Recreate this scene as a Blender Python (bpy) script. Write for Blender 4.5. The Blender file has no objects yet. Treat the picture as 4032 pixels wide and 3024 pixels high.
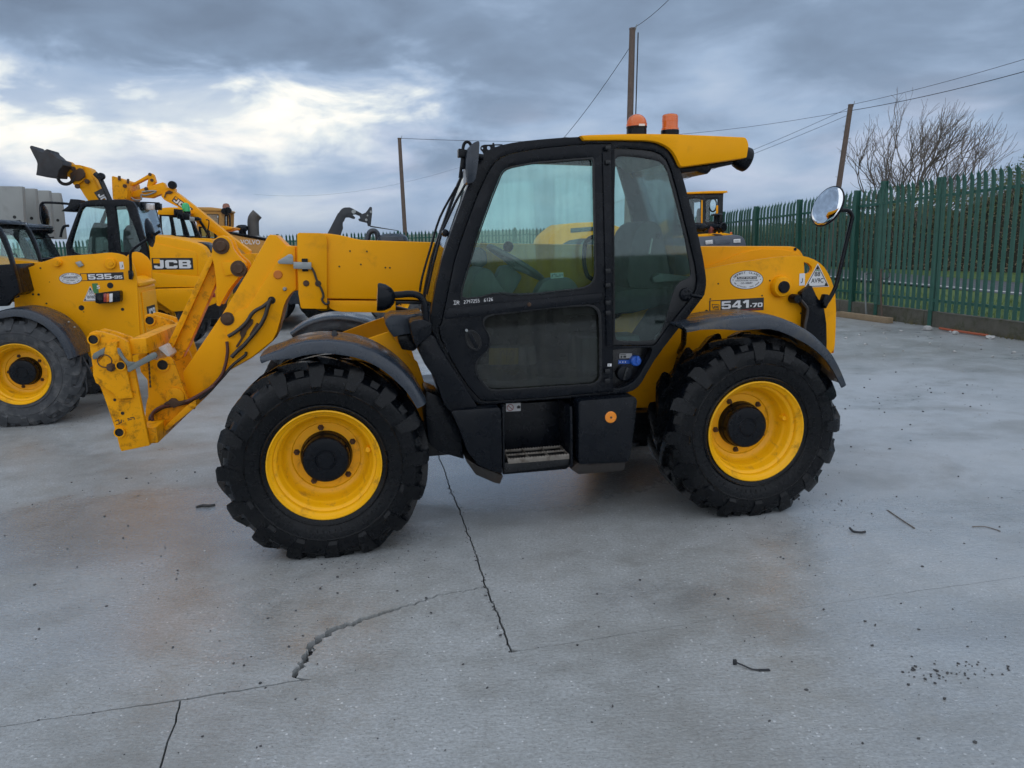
import bpy, bmesh, math, random
from mathutils import Vector, Matrix
R = math.radians
random.seed(7)
scene = bpy.context.scene
COL = scene.collection

# ------------------------------------------------------------------ camera
FPX, CX, CY = 3028.0, 2016.0, 1512.0          # focal length and centre in photograph pixels
PITCH, CAMH, ROLL = 0.18672864, 1.86243, 0.02951104
_c, _s = math.cos(PITCH), math.sin(PITCH)
_r0, _u0, _v0 = Vector((1, 0, 0)), Vector((0, _s, _c)), Vector((0, _c, -_s))
_cr, _sr = math.cos(ROLL), math.sin(ROLL)
RIGHT, UP = _r0 * _cr - _u0 * _sr, _r0 * _sr + _u0 * _cr
CAM = Vector((0, 0, CAMH))
cd = bpy.data.cameras.new('camera')
cam = bpy.data.objects.new('camera', cd)
COL.objects.link(cam)
cd.sensor_width = 36
cd.lens = FPX / 4032 * 36
cd.clip_start = 0.05
cd.clip_end = 6000
cam.matrix_world = Matrix(((RIGHT.x, UP.x, -_v0.x, 0), (RIGHT.y, UP.y, -_v0.y, 0), (RIGHT.z, UP.z, -_v0.z, CAMH), (0, 0, 0, 1)))
scene.camera = cam

# ------------------------------------------------------------------ render / exposure
scene.render.engine = 'CYCLES'
scene.cycles.use_denoising = True
scene.cycles.max_bounces = 6
scene.cycles.use_adaptive_sampling = True
scene.cycles.adaptive_threshold = 0.015
scene.cycles.transparent_max_bounces = 16
scene.cycles.caustics_reflective = False
scene.cycles.caustics_refractive = False
scene.view_settings.view_transform = 'Standard'
scene.view_settings.look = 'None'
scene.view_settings.exposure = 0.5
scene.view_settings.gamma = 1.0

# ------------------------------------------------------------------ node helper
class NT:
    def __init__(s, tree):
        s.t = tree
        tree.nodes.clear()
    def n(s, typ, **kw):
        nd = s.t.nodes.new(typ)
        for k, v in kw.items():
            if k == 'op': nd.operation = v
            elif k == 'inp':
                for a, b in v.items():
                    s.set(nd, a, b)
            else: setattr(nd, k, v)
        return nd
    def set(s, nd, a, b):
        sock = nd.inputs[a]
        if isinstance(b, bpy.types.NodeSocket): s.t.links.new(b, sock)
        else:
            if hasattr(sock.default_value, '__len__') and not isinstance(b, str):
                if len(sock.default_value) == 4 and len(b) == 3: b = (*b, 1)
            sock.default_value = b
    def math(s, op, a, b=None, c=None, clamp=False):
        nd = s.n('ShaderNodeMath', op=op); nd.use_clamp = clamp
        for i, v in enumerate((a, b, c)):
            if v is not None: s.set(nd, i, v)
        return nd.outputs[0]
    def noise(s, vec, scale, detail=4, rough=0.55, dist=0.0):
        nd = s.n('ShaderNodeTexNoise')
        if vec is not None: s.set(nd, 'Vector', vec)
        s.set(nd, 'Scale', scale); s.set(nd, 'Detail', detail); s.set(nd, 'Roughness', rough); s.set(nd, 'Distortion', dist)
        return nd.outputs['Fac']
    def ramp(s, fac, stops, interp='LINEAR'):
        nd = s.n('ShaderNodeValToRGB'); e = nd.color_ramp.elements; nd.color_ramp.interpolation = interp
        while len(e) > 1: e.remove(e[-1])
        for i, (p, c) in enumerate(stops):
            if not hasattr(c, '__len__'): c = (c, c, c)
            el = e[0] if i == 0 else e.new(p)
            el.position = p; el.color = (*c, 1)
        s.set(nd, 'Fac', fac)
        return nd.outputs['Color']
    def mix(s, fac, a, b, blend='MIX'):
        nd = s.n('ShaderNodeMix'); nd.data_type = 'RGBA'; nd.blend_type = blend
        s.set(nd, 0, fac)
        for i, v in ((6, a), (7, b)):
            if isinstance(v, bpy.types.NodeSocket): s.t.links.new(v, nd.inputs[i])
            else: nd.inputs[i].default_value = (*v, 1) if len(v) == 3 else v
        return nd.outputs[2]
    def maprange(s, v, a, b, c, d, smooth=False):
        nd = s.n('ShaderNodeMapRange')
        if smooth: nd.interpolation_type = 'SMOOTHSTEP'
        for i, x in enumerate((v, a, b, c, d)): s.set(nd, i, x)
        return nd.outputs[0]

# ------------------------------------------------------------------ world: Nishita sky under broken cloud
SUN_AZ, SUN_EL = R(172), R(46)          # azimuth measured from the view direction: high cloud glow behind the viewer
world = bpy.data.worlds.new('World'); scene.world = world; world.use_nodes = True
w = NT(world.node_tree)
tc = w.n('ShaderNodeTexCoord').outputs['Generated']
sep = w.n('ShaderNodeSeparateXYZ', inp={0: tc})
dx, dy, dz = sep.outputs
sky = w.n('ShaderNodeTexSky'); sky.sky_type = 'NISHITA'; sky.sun_disc = False
sky.sun_elevation = SUN_EL; sky.sun_rotation = SUN_AZ
sky.air_density = 1.0; sky.dust_density = 2.0
el = w.math('ARCSINE', dz)
az = w.math('ARCTAN2', dx, dy)
mp = w.n('ShaderNodeMapping', inp={'Vector': tc, 'Scale': (1, 1, 2.6), 'Location': (0.37, 0.1, 0.22)}).outputs[0]
n1 = w.noise(mp, 2.2, 5, 0.50, 0.2)          # cloud masses
n2 = w.noise(mp, 6.5, 6, 0.55, 0.35)          # ragged detail
n3 = w.noise(w.n('ShaderNodeMapping', inp={'Vector': tc, 'Scale': (1, 1, 4.0), 'Location': (2.1, 0.4, 0.0)}).outputs[0], 5.0, 5, 0.5, 0.3)
# long luminous break between two cloud decks, left of the middle
ga = w.math('POWER', w.math('ABSOLUTE', w.math('DIVIDE', w.math('ADD', w.math('ADD', az, 0.45), w.math('MULTIPLY_ADD', n2, 0.3, -0.15)), 0.34)), 2.0)
ge = w.math('DIVIDE', w.math('ADD', el, w.math('MULTIPLY_ADD', n3, 0.13, -0.218)), 0.056)
gap = w.math('EXPONENT', w.math('MULTIPLY', w.math('ADD', w.math('MULTIPLY', ga, ga), w.math('MULTIPLY', ge, ge)), -1.0))
dens = w.math('ADD', w.math('MULTIPLY', n1, 0.58), w.math('MULTIPLY', n2, 0.38))
lift = w.math('MULTIPLY', gap, w.maprange(n2, 0.38, 0.60, 1.1, 0.55))
low = w.maprange(el, 0.0, 0.24, 0.10, -0.03)   # softer, paler towards the horizon
val = w.math('ADD', w.math('SUBTRACT', 0.95, dens), w.math('ADD', w.math('MULTIPLY', lift, 0.52), low))
cl = w.ramp(val, [(0.34, (0.145, 0.195, 0.275)), (0.46, (0.195, 0.265, 0.372)), (0.55, (0.285, 0.375, 0.515)), (0.64, (0.39, 0.47, 0.59)), (0.76, (0.66, 0.70, 0.71)), (0.92, (1.0, 0.94, 0.83))])
thin = w.maprange(val, 0.50, 0.85, 0.0, 0.06)
nish = w.n('ShaderNodeVectorMath', op='SCALE', inp={0: sky.outputs[0], 'Scale': 0.10}).outputs[0]
skycol = w.mix(thin, cl, nish)
# faint rose where low light reaches the cloud near the horizon
rose = w.math('MULTIPLY', w.maprange(n3, 0.46, 0.64, 0.0, 0.28, True), w.math('MULTIPLY', w.maprange(el, 0.015, 0.07, 0.0, 1.0, True), w.maprange(el, 0.10, 0.18, 1.0, 0.0, True)))
skycol = w.mix(rose, skycol, (0.60, 0.60, 0.70))
bg = w.n('ShaderNodeBackground', inp={'Color': skycol, 'Strength': 0.90})
w.t.links.new(bg.outputs[0], w.n('ShaderNodeOutputWorld').inputs[0])

# ------------------------------------------------------------------ sun behind the overcast: wide and weak
sd = bpy.data.lights.new('sun', 'SUN'); sd.energy = 1.5; sd.angle = R(150); sd.color = (1.0, 0.985, 0.96)
sun = bpy.data.objects.new('sun', sd); COL.objects.link(sun)
_sv = Vector((math.sin(SUN_AZ) * math.cos(SUN_EL), math.cos(SUN_AZ) * math.cos(SUN_EL), math.sin(SUN_EL)))
sun.rotation_euler = _sv.to_track_quat('Z', 'Y').to_euler()

# ------------------------------------------------------------------ measuring: photograph pixel -> ray -> plane in the place
CROP = {0: (0, 0, 1.8228), 1: (0, 500, .4521), 2: (0, 950, .5123), 3: (900, 850, .4520), 4: (1650, 500, .5425), 5: (1600, 1050, .5425),
        6: (2500, 650, .4521), 7: (2500, 1250, .4823), 8: (800, 1250, .6028), 9: (2200, 350, .4069), 10: (1240, 780, .2351),
        11: (300, 1200, .3618), 12: (1780, 500, .1809), 13: (2680, 720, .15675), 14: (3000, 1150, .22305), 15: (2800, 200, .6933),
        16: (400, 600, .3316), 17: (0, 550, .30135)}
def px_ray(u, v):
    x, y = (u - CX) / FPX, -(v - CY) / FPX
    return (RIGHT * x + UP * y + _v0)
class Frame:
    """a flat, turned frame on the yard: x along the machine to the right, y away from the viewer, z up"""
    def __init__(s, o, yaw):
        s.o = Vector((*o, 0)); s.yaw = yaw
        s.ax = Vector((math.cos(yaw), math.sin(yaw), 0)); s.ay = Vector((-math.sin(yaw), math.cos(yaw), 0))
    def at(s, crop, x, y, Y):
        a = CROP[crop]; d = px_ray(a[0] + x * a[2], a[1] + y * a[2])
        t = (Y - (CAM - s.o).dot(s.ay)) / d.dot(s.ay); P = CAM + d * t - s.o
        return (P.dot(s.ax), P.z)
    def T(s, Y, *groups):
        out = []
        for crop, pts in groups: out += [s.at(crop, px, py, Y) for px, py in pts]
        return out
    def world(s, x, y, z=0): return s.o + s.ax * x + s.ay * y + Vector((0, 0, z))

# ------------------------------------------------------------------ materials
MATS = {}
def mat(name, col, rough=0.5, metal=0.0, var=0.12, vscale=6.0, dirt=None, dirt_amt=0.0, dirt_scale=3.0, bump=0.0, bscale=80.0, coat=0.0, spec=0.5, rvar=0.15, low_dirt=None, emit=None):
    m = bpy.data.materials.new(name); m.use_nodes = True; t = NT(m.node_tree)
    tc = t.n('ShaderNodeTexCoord').outputs['Object']
    a = t.noise(tc, vscale, 5, 0.6)
    k0, k1 = 1 - var, 1 + var
    c = t.mix(a, tuple(min(1, x * k0) for x in col), tuple(min(1, x * k1) for x in col))
    rgh = t.maprange(t.noise(tc, vscale * 2.3, 4, 0.6), 0.3, 0.7, max(0.03, rough - rvar), min(1, rough + rvar))
    if dirt:
        f = t.maprange(t.noise(tc, dirt_scale, 8, 0.68, 0.4), 0.62 - dirt_amt * 0.3, 0.80 - dirt_amt * 0.2, 0.0, min(1.0, dirt_amt * 1.6), True)
        c = t.mix(f, c, dirt)
        rgh = t.math('ADD', rgh, t.math('MULTIPLY', f, 0.3), clamp=True)
    b = t.n('ShaderNodeBsdfPrincipled', inp={'Base Color': c, 'Roughness': rgh, 'Metallic': metal, 'Coat Weight': coat, 'Coat Roughness': 0.15, 'Specular IOR Level': spec})
    if emit: t.set(b, 'Emission Color', emit[0]); t.set(b, 'Emission Strength', emit[1])
    if bump:
        bp = t.n('ShaderNodeBump', inp={'Strength': bump, 'Distance': 0.01, 'Height': t.noise(tc, bscale, 4, 0.6)})
        t.set(b, 'Normal', bp.outputs[0])
    t.t.links.new(b.outputs[0], t.n('ShaderNodeOutputMaterial').inputs[0])
    MATS[name] = m
    return m
def glass(name, tint, gloss=0.10, haze=0.0, rough=0.03, streak=None):
    m = bpy.data.materials.new(name); m.use_nodes = True; t = NT(m.node_tree)
    tc = t.n('ShaderNodeTexCoord').outputs['Object']
    tr = t.n('ShaderNodeBsdfTransparent', inp={'Color': tint}).outputs[0]
    gl = t.n('ShaderNodeBsdfGlossy', inp={'Color': (0.9, 0.95, 1.0), 'Roughness': rough}).outputs[0]
    fr = t.n('ShaderNodeFresnel', inp={'IOR': 1.45}).outputs[0]
    mx = t.n('ShaderNodeMixShader', inp={0: t.math('MULTIPLY_ADD', fr, 0.9, gloss - 0.04, clamp=True), 1: tr, 2: gl}).outputs[0]
    if haze:      # damp film, runs and dust on the pane
        st = t.n('ShaderNodeMapping', inp={'Vector': tc, 'Scale': (22, 22, 2.5)}).outputs[0]
        f = t.math('MULTIPLY', t.maprange(t.noise(st, 1.0, 2, 0.5), 0.38, 0.72, 0.25, 1.0), t.maprange(t.noise(tc, 3.0, 4, 0.6), 0.3, 0.7, haze * 0.4, haze * 1.5))
        df = t.n('ShaderNodeBsdfDiffuse', inp={'Color': streak or (0.42, 0.50, 0.50)}).outputs[0]
        tl = t.n('ShaderNodeBsdfTranslucent', inp={'Color': streak or (0.42, 0.50, 0.50)}).outputs[0]
        df = t.n('ShaderNodeMixShader', inp={0: 0.5, 1: df, 2: tl}).outputs[0]
        mx = t.n('ShaderNodeMixShader', inp={0: f, 1: mx, 2: df}).outputs[0]
    t.t.links.new(mx, t.n('ShaderNodeOutputMaterial').inputs[0])
    MATS[name] = m
    return m
RUST = (0.07, 0.028, 0.010)
YEL = mat('yellow_paint', (0.90, 0.385, 0.0035), 0.40, var=0.08, vscale=2.0, dirt=(0.34, 0.15, 0.02), dirt_amt=0.26, dirt_scale=5.0, bump=0.05, bscale=220, spec=0.13)
YELW = mat('worn_yellow_paint', (0.84, 0.355, 0.004), 0.44, var=0.12, vscale=4.0, dirt=(0.10, 0.040, 0.012), dirt_amt=0.46, dirt_scale=15.0, bump=0.08, bscale=160, spec=0.14)
YELR = mat('wheel_yellow', (0.95, 0.475, 0.005), 0.40, var=0.06, vscale=5.0, dirt=(0.20, 0.09, 0.02), dirt_amt=0.36, dirt_scale=11.0, spec=0.35)
YELO = mat('ochre_paint', (0.52, 0.27, 0.055), 0.48, var=0.08, vscale=2.0, dirt=(0.20, 0.11, 0.04), dirt_amt=0.3)
BLK = mat('black_plastic', (0.0028, 0.0044, 0.0076), 0.30, var=0.25, vscale=5, dirt=(0.022, 0.022, 0.022), dirt_amt=0.22, dirt_scale=4.0, bump=0.02, bscale=260, spec=0.20)
BLKG = mat('black_paint', (0.005, 0.006, 0.008), 0.30, var=0.2, vscale=3, dirt=(0.02, 0.02, 0.02), dirt_amt=0.2, rvar=0.08, spec=0.4)
GRY = mat('grey_fender_plastic', (0.020, 0.028, 0.041), 0.28, var=0.15, vscale=4, dirt=(0.10, 0.085, 0.06), dirt_amt=0.35, dirt_scale=4.0, bump=0.05, bscale=200)
TYRE = mat('tyre_rubber', (0.0020, 0.0029, 0.0044), 0.26, var=0.3, vscale=9, dirt=(0.018, 0.016, 0.013), dirt_amt=0.28, dirt_scale=5.0, bump=0.08, bscale=70, rvar=0.10, spec=0.22)
TYRED = mat('dusty_tyre_rubber', (0.040, 0.044, 0.050), 0.70, var=0.35, vscale=7, dirt=(0.13, 0.13, 0.13), dirt_amt=0.5, dirt_scale=9.0, bump=0.2, bscale=60)
STEEL = mat('dull_steel', (0.30, 0.32, 0.32), 0.42, 0.6, var=0.2, vscale=12, dirt=RUST, dirt_amt=0.3, dirt_scale=12)
GALV = mat('galvanised_lever', (0.17, 0.19, 0.18), 0.5, 0.3, var=0.25, vscale=14, dirt=(0.10, 0.06, 0.03), dirt_amt=0.3)
TREAD = mat('step_tread_steel', (0.20, 0.18, 0.155), 0.5, 0.4, var=0.3, vscale=20, dirt=(0.07, 0.05, 0.035), dirt_amt=0.5, dirt_scale=14)
RUSTM = mat('rusty_steel', (0.075, 0.040, 0.022), 0.75, 0.1, var=0.4, vscale=18, bump=0.15)
GUARD = mat('muddy_black_steel', (0.012, 0.0095, 0.008), 0.6, var=0.4, vscale=10, dirt=(0.035, 0.022, 0.014), dirt_amt=0.4)
DARK = mat('dark_hollow', (0.006, 0.006, 0.007), 0.7)
HOSE = mat('hose_rubber', (0.030, 0.024, 0.022), 0.5, var=0.3, vscale=12)
HOSER = mat('red_brown_hose', (0.085, 0.028, 0.022), 0.5, var=0.3, vscale=12)
WHITE = mat('white_print', (0.72, 0.72, 0.73), 0.35, var=0.04, vscale=5, dirt=(0.4, 0.38, 0.34), dirt_amt=0.15)
BLACKP = mat('black_print', (0.012, 0.012, 0.013), 0.40, var=0.05)
REDP = mat('red_print', (0.30, 0.014, 0.012), 0.40)
GREENP = mat('green_print', (0.05, 0.20, 0.06), 0.40)
BLUE = mat('blue_cap', (0.015, 0.09, 0.42), 0.32, var=0.08)
AMBER = mat('amber_lens', (0.62, 0.13, 0.008), 0.22, var=0.10, vscale=20, coat=0.5)
AMBERD = mat('amber_reflector', (0.85, 0.26, 0.012), 0.30, var=0.05, coat=0.4)
REDL = mat('red_lens', (0.30, 0.018, 0.010), 0.2, coat=0.5)
MIRR = mat('mirror_silver', (0.85, 0.87, 0.9), 0.04, 1.0, var=0.02, rvar=0.02)
LENS = mat('lamp_lens', (0.55, 0.57, 0.58), 0.10, 0.7, var=0.1, rvar=0.05)
SEATM = mat('seat_cloth', (0.040, 0.046, 0.050), 0.8, var=0.3, vscale=10)
DASH = mat('dash_plastic', (0.12, 0.135, 0.145), 0.55, var=0.15)
GREYB = mat('grey_engine_cover', (0.085, 0.098, 0.125), 0.38, var=0.1, vscale=3)
FILM = mat('torn_white_film', (0.62, 0.60, 0.58), 0.35, var=0.2, vscale=14, dirt=(0.30, 0.22, 0.14), dirt_amt=0.4, dirt_scale=9)
GLS = glass('green_tinted_glass', (0.84, 0.97, 0.91), 0.05, 0.09, streak=(0.22, 0.30, 0.30))
GLSD = glass('smoked_wet_glass', (0.82, 0.95, 0.90), 0.05, 0.11, streak=(0.20, 0.26, 0.26))
GLSL = glass('dirty_lower_glass', (0.70, 0.73, 0.70), 0.04, 0.30, streak=(0.14, 0.145, 0.13))
GLSB = glass('cab_glass', (0.91, 0.985, 0.955), 0.05, 0.03, streak=(0.2, 0.26, 0.26))

# ------------------------------------------------------------------ geometry
def finish(name, bm, m, par=None, smooth=True, angle=32, bevel=0.0, seg=2):
    if bevel:
        ed = [e for e in bm.edges if len(e.link_faces) == 2 and e.calc_face_angle(0) > 0.45]
        if ed: bmesh.ops.bevel(bm, geom=ed, offset=bevel, offset_type='OFFSET', segments=seg, profile=0.6, affect='EDGES', clamp_overlap=True)
    bmesh.ops.recalc_face_normals(bm, faces=bm.faces[:])
    me = bpy.data.meshes.new(name); bm.to_mesh(me); bm.free()
    if smooth:
        me.shade_smooth(); me.set_sharp_from_angle(angle=R(angle))
    return link(name, me, m, par)
def link(name, me, m, par=None):
    o = bpy.data.objects.new(name, me); COL.objects.link(o)
    if m is not None and not me.materials: me.materials.append(m)
    if par is not None: o.parent = par
    return o
def thing(name, label, cat, loc=(0, 0, 0), yaw=0.0, group=None):
    o = bpy.data.objects.new(name, None); COL.objects.link(o); o.empty_display_size = 0.2
    o.location = loc; o.rotation_euler = (0, 0, yaw)
    return tag(o, label, cat, group)
def tag(o, label, cat, group=None):
    o['label'] = label; o['category'] = cat
    if group: o['group'] = group
    return o
def node(name, par, loc=(0, 0, 0), rot=(0, 0, 0)):
    o = bpy.data.objects.new(name, None); COL.objects.link(o); o.empty_display_size = 0.1
    o.parent = par; o.location = loc; o.rotation_euler = rot
    return o
def flat_poly(bm, pts, holes, mk):
    """planar face(s) from an outline with holes; mk maps (a, b) to a 3-D point"""
    if not holes:
        vs = [bm.verts.new(mk(*p)) for p in pts]
        return [bm.faces.new(vs)]
    eds = []
    for loop in [pts] + list(holes):
        vs = [bm.verts.new(mk(*p)) for p in loop]
        eds += [bm.edges.new((vs[i], vs[(i + 1) % len(vs)])) for i in range(len(vs))]
    r = bmesh.ops.triangle_fill(bm, use_beauty=True, use_dissolve=False, edges=eds)
    return [g for g in r['geom'] if isinstance(g, bmesh.types.BMFace)]
def prism_bm(bm, pts, y0, y1, holes=(), mk=None, d=None):
    mk = mk or (lambda a, b: (a, y0, b)); d = d or Vector((0, y1 - y0, 0))
    fs = flat_poly(bm, pts, holes, mk)
    ex = bmesh.ops.extrude_face_region(bm, geom=fs, use_keep_orig=True)
    bmesh.ops.translate(bm, vec=d, verts=[g for g in ex['geom'] if isinstance(g, bmesh.types.BMVert)])
def prism(name, par, pts, y0, y1, m, bevel=0.006, holes=(), smooth=True):
    bm = bmesh.new(); prism_bm(bm, pts, y0, y1, holes)
    bmesh.ops.recalc_face_normals(bm, faces=bm.faces[:])
    return finish(name, bm, m, par, smooth, bevel=bevel)
def box_bm(bm, c, s, rot=None):
    mt = Matrix.Translation(Vector(c)) @ (rot.to_4x4() if rot else Matrix()) @ Matrix.Diagonal((*s, 1))
    bmesh.ops.create_cube(bm, size=1.0, matrix=mt)
def box(name, par, c, s, m, bevel=0.006, rot=None):
    bm = bmesh.new(); box_bm(bm, c, s, rot)
    return finish(name, bm, m, par, bevel=bevel)
AX = {'x': Matrix(((0, 0, 1), (1, 0, 0), (0, 1, 0))), 'y': Matrix(((1, 0, 0), (0, 0, 1), (0, -1, 0))), 'z': Matrix.Identity(3)}   # lathe axis z -> x, y, z
def lathe_bm(bm, prof, c, axis='z', n=40, rot=None):
    """prof: (radius, distance along the axis)"""
    A = rot or AX[axis]; c = Vector(c); rings = []
    for r, a in prof:
        if r < 1e-5: rings.append([bm.verts.new(c + A @ Vector((0, 0, a)))])
        else: rings.append([bm.verts.new(c + A @ Vector((r * math.cos(2 * math.pi * i / n), r * math.sin(2 * math.pi * i / n), a))) for i in range(n)])
    for q, p in zip(rings, rings[1:]):
        for i in range(n):
            j = (i + 1) % n
            if len(q) == 1 and len(p) == 1: continue
            if len(q) == 1: bm.faces.new((q[0], p[i], p[j]))
            elif len(p) == 1: bm.faces.new((q[i], p[0], q[j]))
            else: bm.faces.new((q[i], p[i], p[j], q[j]))
def lathe(name, par, prof, c, axis, m, n=40, angle=32, rot=None):
    bm = bmesh.new(); lathe_bm(bm, prof, c, axis, n, rot)
    return finish(name, bm, m, par, angle=angle)
def rounded(path, k=4):
    P = [Vector(p) for p in path]
    if len(P) < 3: return P
    out = []
    for i in range(len(P) - 1):
        p0, p1, p2, p3 = P[max(0, i - 1)], P[i], P[i + 1], P[min(len(P) - 1, i + 2)]
        for j in range(k):
            t = j / k
            out.append(0.5 * ((2 * p1) + (p2 - p0) * t + (2 * p0 - 5 * p1 + 4 * p2 - p3) * t * t + (3 * p1 - p0 - 3 * p2 + p3) * t ** 3))
    return out + [P[-1]]
def tube_bm(bm, path, r, n=8, k=4):
    P = rounded(path, k) if k > 1 else [Vector(p) for p in path]
    rad = r if callable(r) else (lambda t: r)
    prev = None; u = None; L = len(P)
    for i, p in enumerate(P):
        d = (P[min(i + 1, L - 1)] - P[max(i - 1, 0)]).normalized()
        if u is None: u = d.orthogonal().normalized()
        else: u = (u - d * u.dot(d)).normalized()
        v = d.cross(u); rr = rad(i / max(1, L - 1))
        ring = [bm.verts.new(p + (u * math.cos(2 * math.pi * a / n) + v * math.sin(2 * math.pi * a / n)) * rr) for a in range(n)]
        if prev:
            for a in range(n): bm.faces.new((prev[a], prev[(a + 1) % n], ring[(a + 1) % n], ring[a]))
        else: bm.faces.new(ring[::-1])
        prev = ring
    bm.faces.new(prev)
def tube(name, par, path, r, m, n=8, k=4):
    bm = bmesh.new(); tube_bm(bm, path, r, n, k)
    return finish(name, bm, m, par, angle=50)
def xz(pts, Y): return [(x, Y, z) for x, z in pts]

# ------------------------------------------------------------------ lettering
_gl = {}
def glyphs(s, bold=0.0):
    key = (s, bold)
    if key not in _gl:
        cu = bpy.data.curves.new('t', 'FONT'); cu.body = s; cu.size = 1.0; cu.offset = bold; cu.resolution_u = 3
        ob = bpy.data.objects.new('t', cu); COL.objects.link(ob)
        dg = bpy.context.evaluated_depsgraph_get(); dg.update()
        me = bpy.data.meshes.new_from_object(ob.evaluated_get(dg))
        _gl[key] = ([(v.co.x, v.co.y) for v in me.vertices], [tuple(p.vertices) for p in me.polygons])
        bpy.data.objects.remove(ob); bpy.data.curves.remove(cu); bpy.data.meshes.remove(me)
    return _gl[key]
JCB = {'J': ([(.50, 1), (.80, 1), (.80, .16), (.66, 0), (.12, 0), (0, .12), (0, .36), (.28, .36), (.28, .25), (.50, .25)], [], .80),
       'C': ([(.14, 1), (.88, 1), (1, .88), (1, .64), (.70, .64), (.70, .75), (.31, .75), (.31, .25), (.70, .25), (.70, .36), (1, .36), (1, .12), (.88, 0), (.14, 0), (0, .14), (0, .86)], [], 1.0),
       'B': ([(0, 1), (.86, 1), (.97, .90), (.97, .62), (.88, .52), (1, .42), (1, .12), (.88, 0), (0, 0)], [[(.31, .77), (.31, .61), (.66, .61), (.66, .77)], [(.31, .40), (.31, .23), (.68, .23), (.68, .40)]], 1.0)}
JCB.update({'5': ([(0, 1), (.95, 1), (.95, .78), (.28, .78), (.28, .62), (.84, .62), (1, .47), (1, .15), (.85, 0), (.12, 0), (0, .12), (0, .29), (.27, .29), (.27, .20), (.72, .20), (.72, .42), (0, .42)], [], 1.0),
            '4': ([(.52, 1), (.88, 1), (.88, .37), (1, .37), (1, .16), (.88, .16), (.88, 0), (.60, 0), (.60, .16), (0, .16), (0, .38)], [[(.60, .37), (.60, .74), (.26, .37)]], 1.0),
            '1': ([(.34, 1), (.68, 1), (.68, 0), (.38, 0), (.38, .70), (.16, .56), (0, .76)], [], .68), '7': ([(0, 1), (1, 1), (1, .74), (.55, 0), (.20, 0), (.66, .76), (0, .76)], [], 1.0),
            '3': ([(.10, 1), (.86, 1), (.97, .90), (.97, .62), (.88, .52), (1, .42), (1, .12), (.88, 0), (.10, 0), (0, .10), (0, .30), (.27, .30), (.27, .21), (.72, .21), (.72, .41), (.25, .41), (.25, .60), (.70, .60), (.70, .79), (.27, .79), (.27, .70), (0, .70), (0, .90)], [], 1.0),
            '0': ([(.15, 1), (.85, 1), (1, .85), (1, .15), (.85, 0), (.15, 0), (0, .15), (0, .85)], [[(.28, .76), (.72, .76), (.72, .24), (.28, .24)]], 1.0),
            '9': ([(.12, 1), (.88, 1), (1, .88), (1, .12), (.88, 0), (.10, 0), (0, .10), (0, .27), (.27, .27), (.27, .20), (.72, .20), (.72, .40), (.12, .40), (0, .52), (0, .88)], [[(.27, .80), (.27, .60), (.72, .60), (.72, .80)]], 1.0)})
def letters(name, par, items, mk, m, d=Vector((0, -0.0012, 0))):
    """items: list of (kind, text, x, y, width, height, bold[, angle]); mk maps decal (x, y) to a 3-D point"""
    bm = bmesh.new()
    for it in items:
        kind, s, x, y, wd, ht = it[:6]; bold = it[6] if len(it) > 6 else 0.0; ang = it[7] if len(it) > 7 else 0.0
        ca, sa = math.cos(ang), math.sin(ang)
        put = lambda a, b: mk(x + a * ca - b * sa, y + a * sa + b * ca)
        if kind == 'jcb':
            tot = sum(JCB[c][2] for c in s) + 0.12 * (len(s) - 1); k = wd / tot; cx = 0
            for c in s:
                pts, holes, cw = JCB[c]
                flat_poly(bm, [(p * k + cx * k, q * ht) for p, q in pts], [[(p * k + cx * k, q * ht) for p, q in h] for h in holes], lambda a, b: put(a, b))
                cx += cw + 0.12
        elif kind == 'poly':
            flat_poly(bm, s, [], lambda a, b: put(a, b))
        else:
            vs, fs = glyphs(s, bold)
            if not vs: continue
            x0 = min(v[0] for v in vs); x1 = max(v[0] for v in vs); y0 = min(v[1] for v in vs); y1 = max(v[1] for v in vs)
            kx = wd / max(1e-6, x1 - x0); ky = ht / max(1e-6, y1 - y0)
            V = [bm.verts.new(put((a - x0) * kx, (b - y0) * ky)) for a, b in vs]
            for f in fs:
                try: bm.faces.new([V[i] for i in f])
                except ValueError: pass
    me = bpy.data.meshes.new(name); bm.to_mesh(me); bm.free()
    return link(name, me, m, par)
class Plate:
    """a decal laid on a side panel: two lower corners and the height, in (x, z) on plane Y"""
    def __init__(s, a, b, h, Y, up=None):
        s.a, s.b, s.h, s.Y = Vector((a[0], 0, a[1])), Vector((b[0], 0, b[1])), h, Y
        s.ux = (s.b - s.a).normalized(); s.uz = Vector((-s.ux.z, 0, s.ux.x)) if up is None else Vector((up[0], 0, up[1])).normalized()
        s.w = (s.b - s.a).length
    def mk(s, off=0.0): return lambda x, y: s.a + s.ux * x + s.uz * y + Vector((0, s.Y - off, 0))
    def sheet(s, name, par, m, pts=None, t=0.0018):
        pts = pts or [(0, 0), (s.w, 0), (s.w, s.h), (0, s.h)]
        bm = bmesh.new(); f = s.mk(0.0)
        prism_bm(bm, pts, 0, 0, (), f, Vector((0, -t, 0)))
        return finish(name, bm, m, par, smooth=False)
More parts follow.
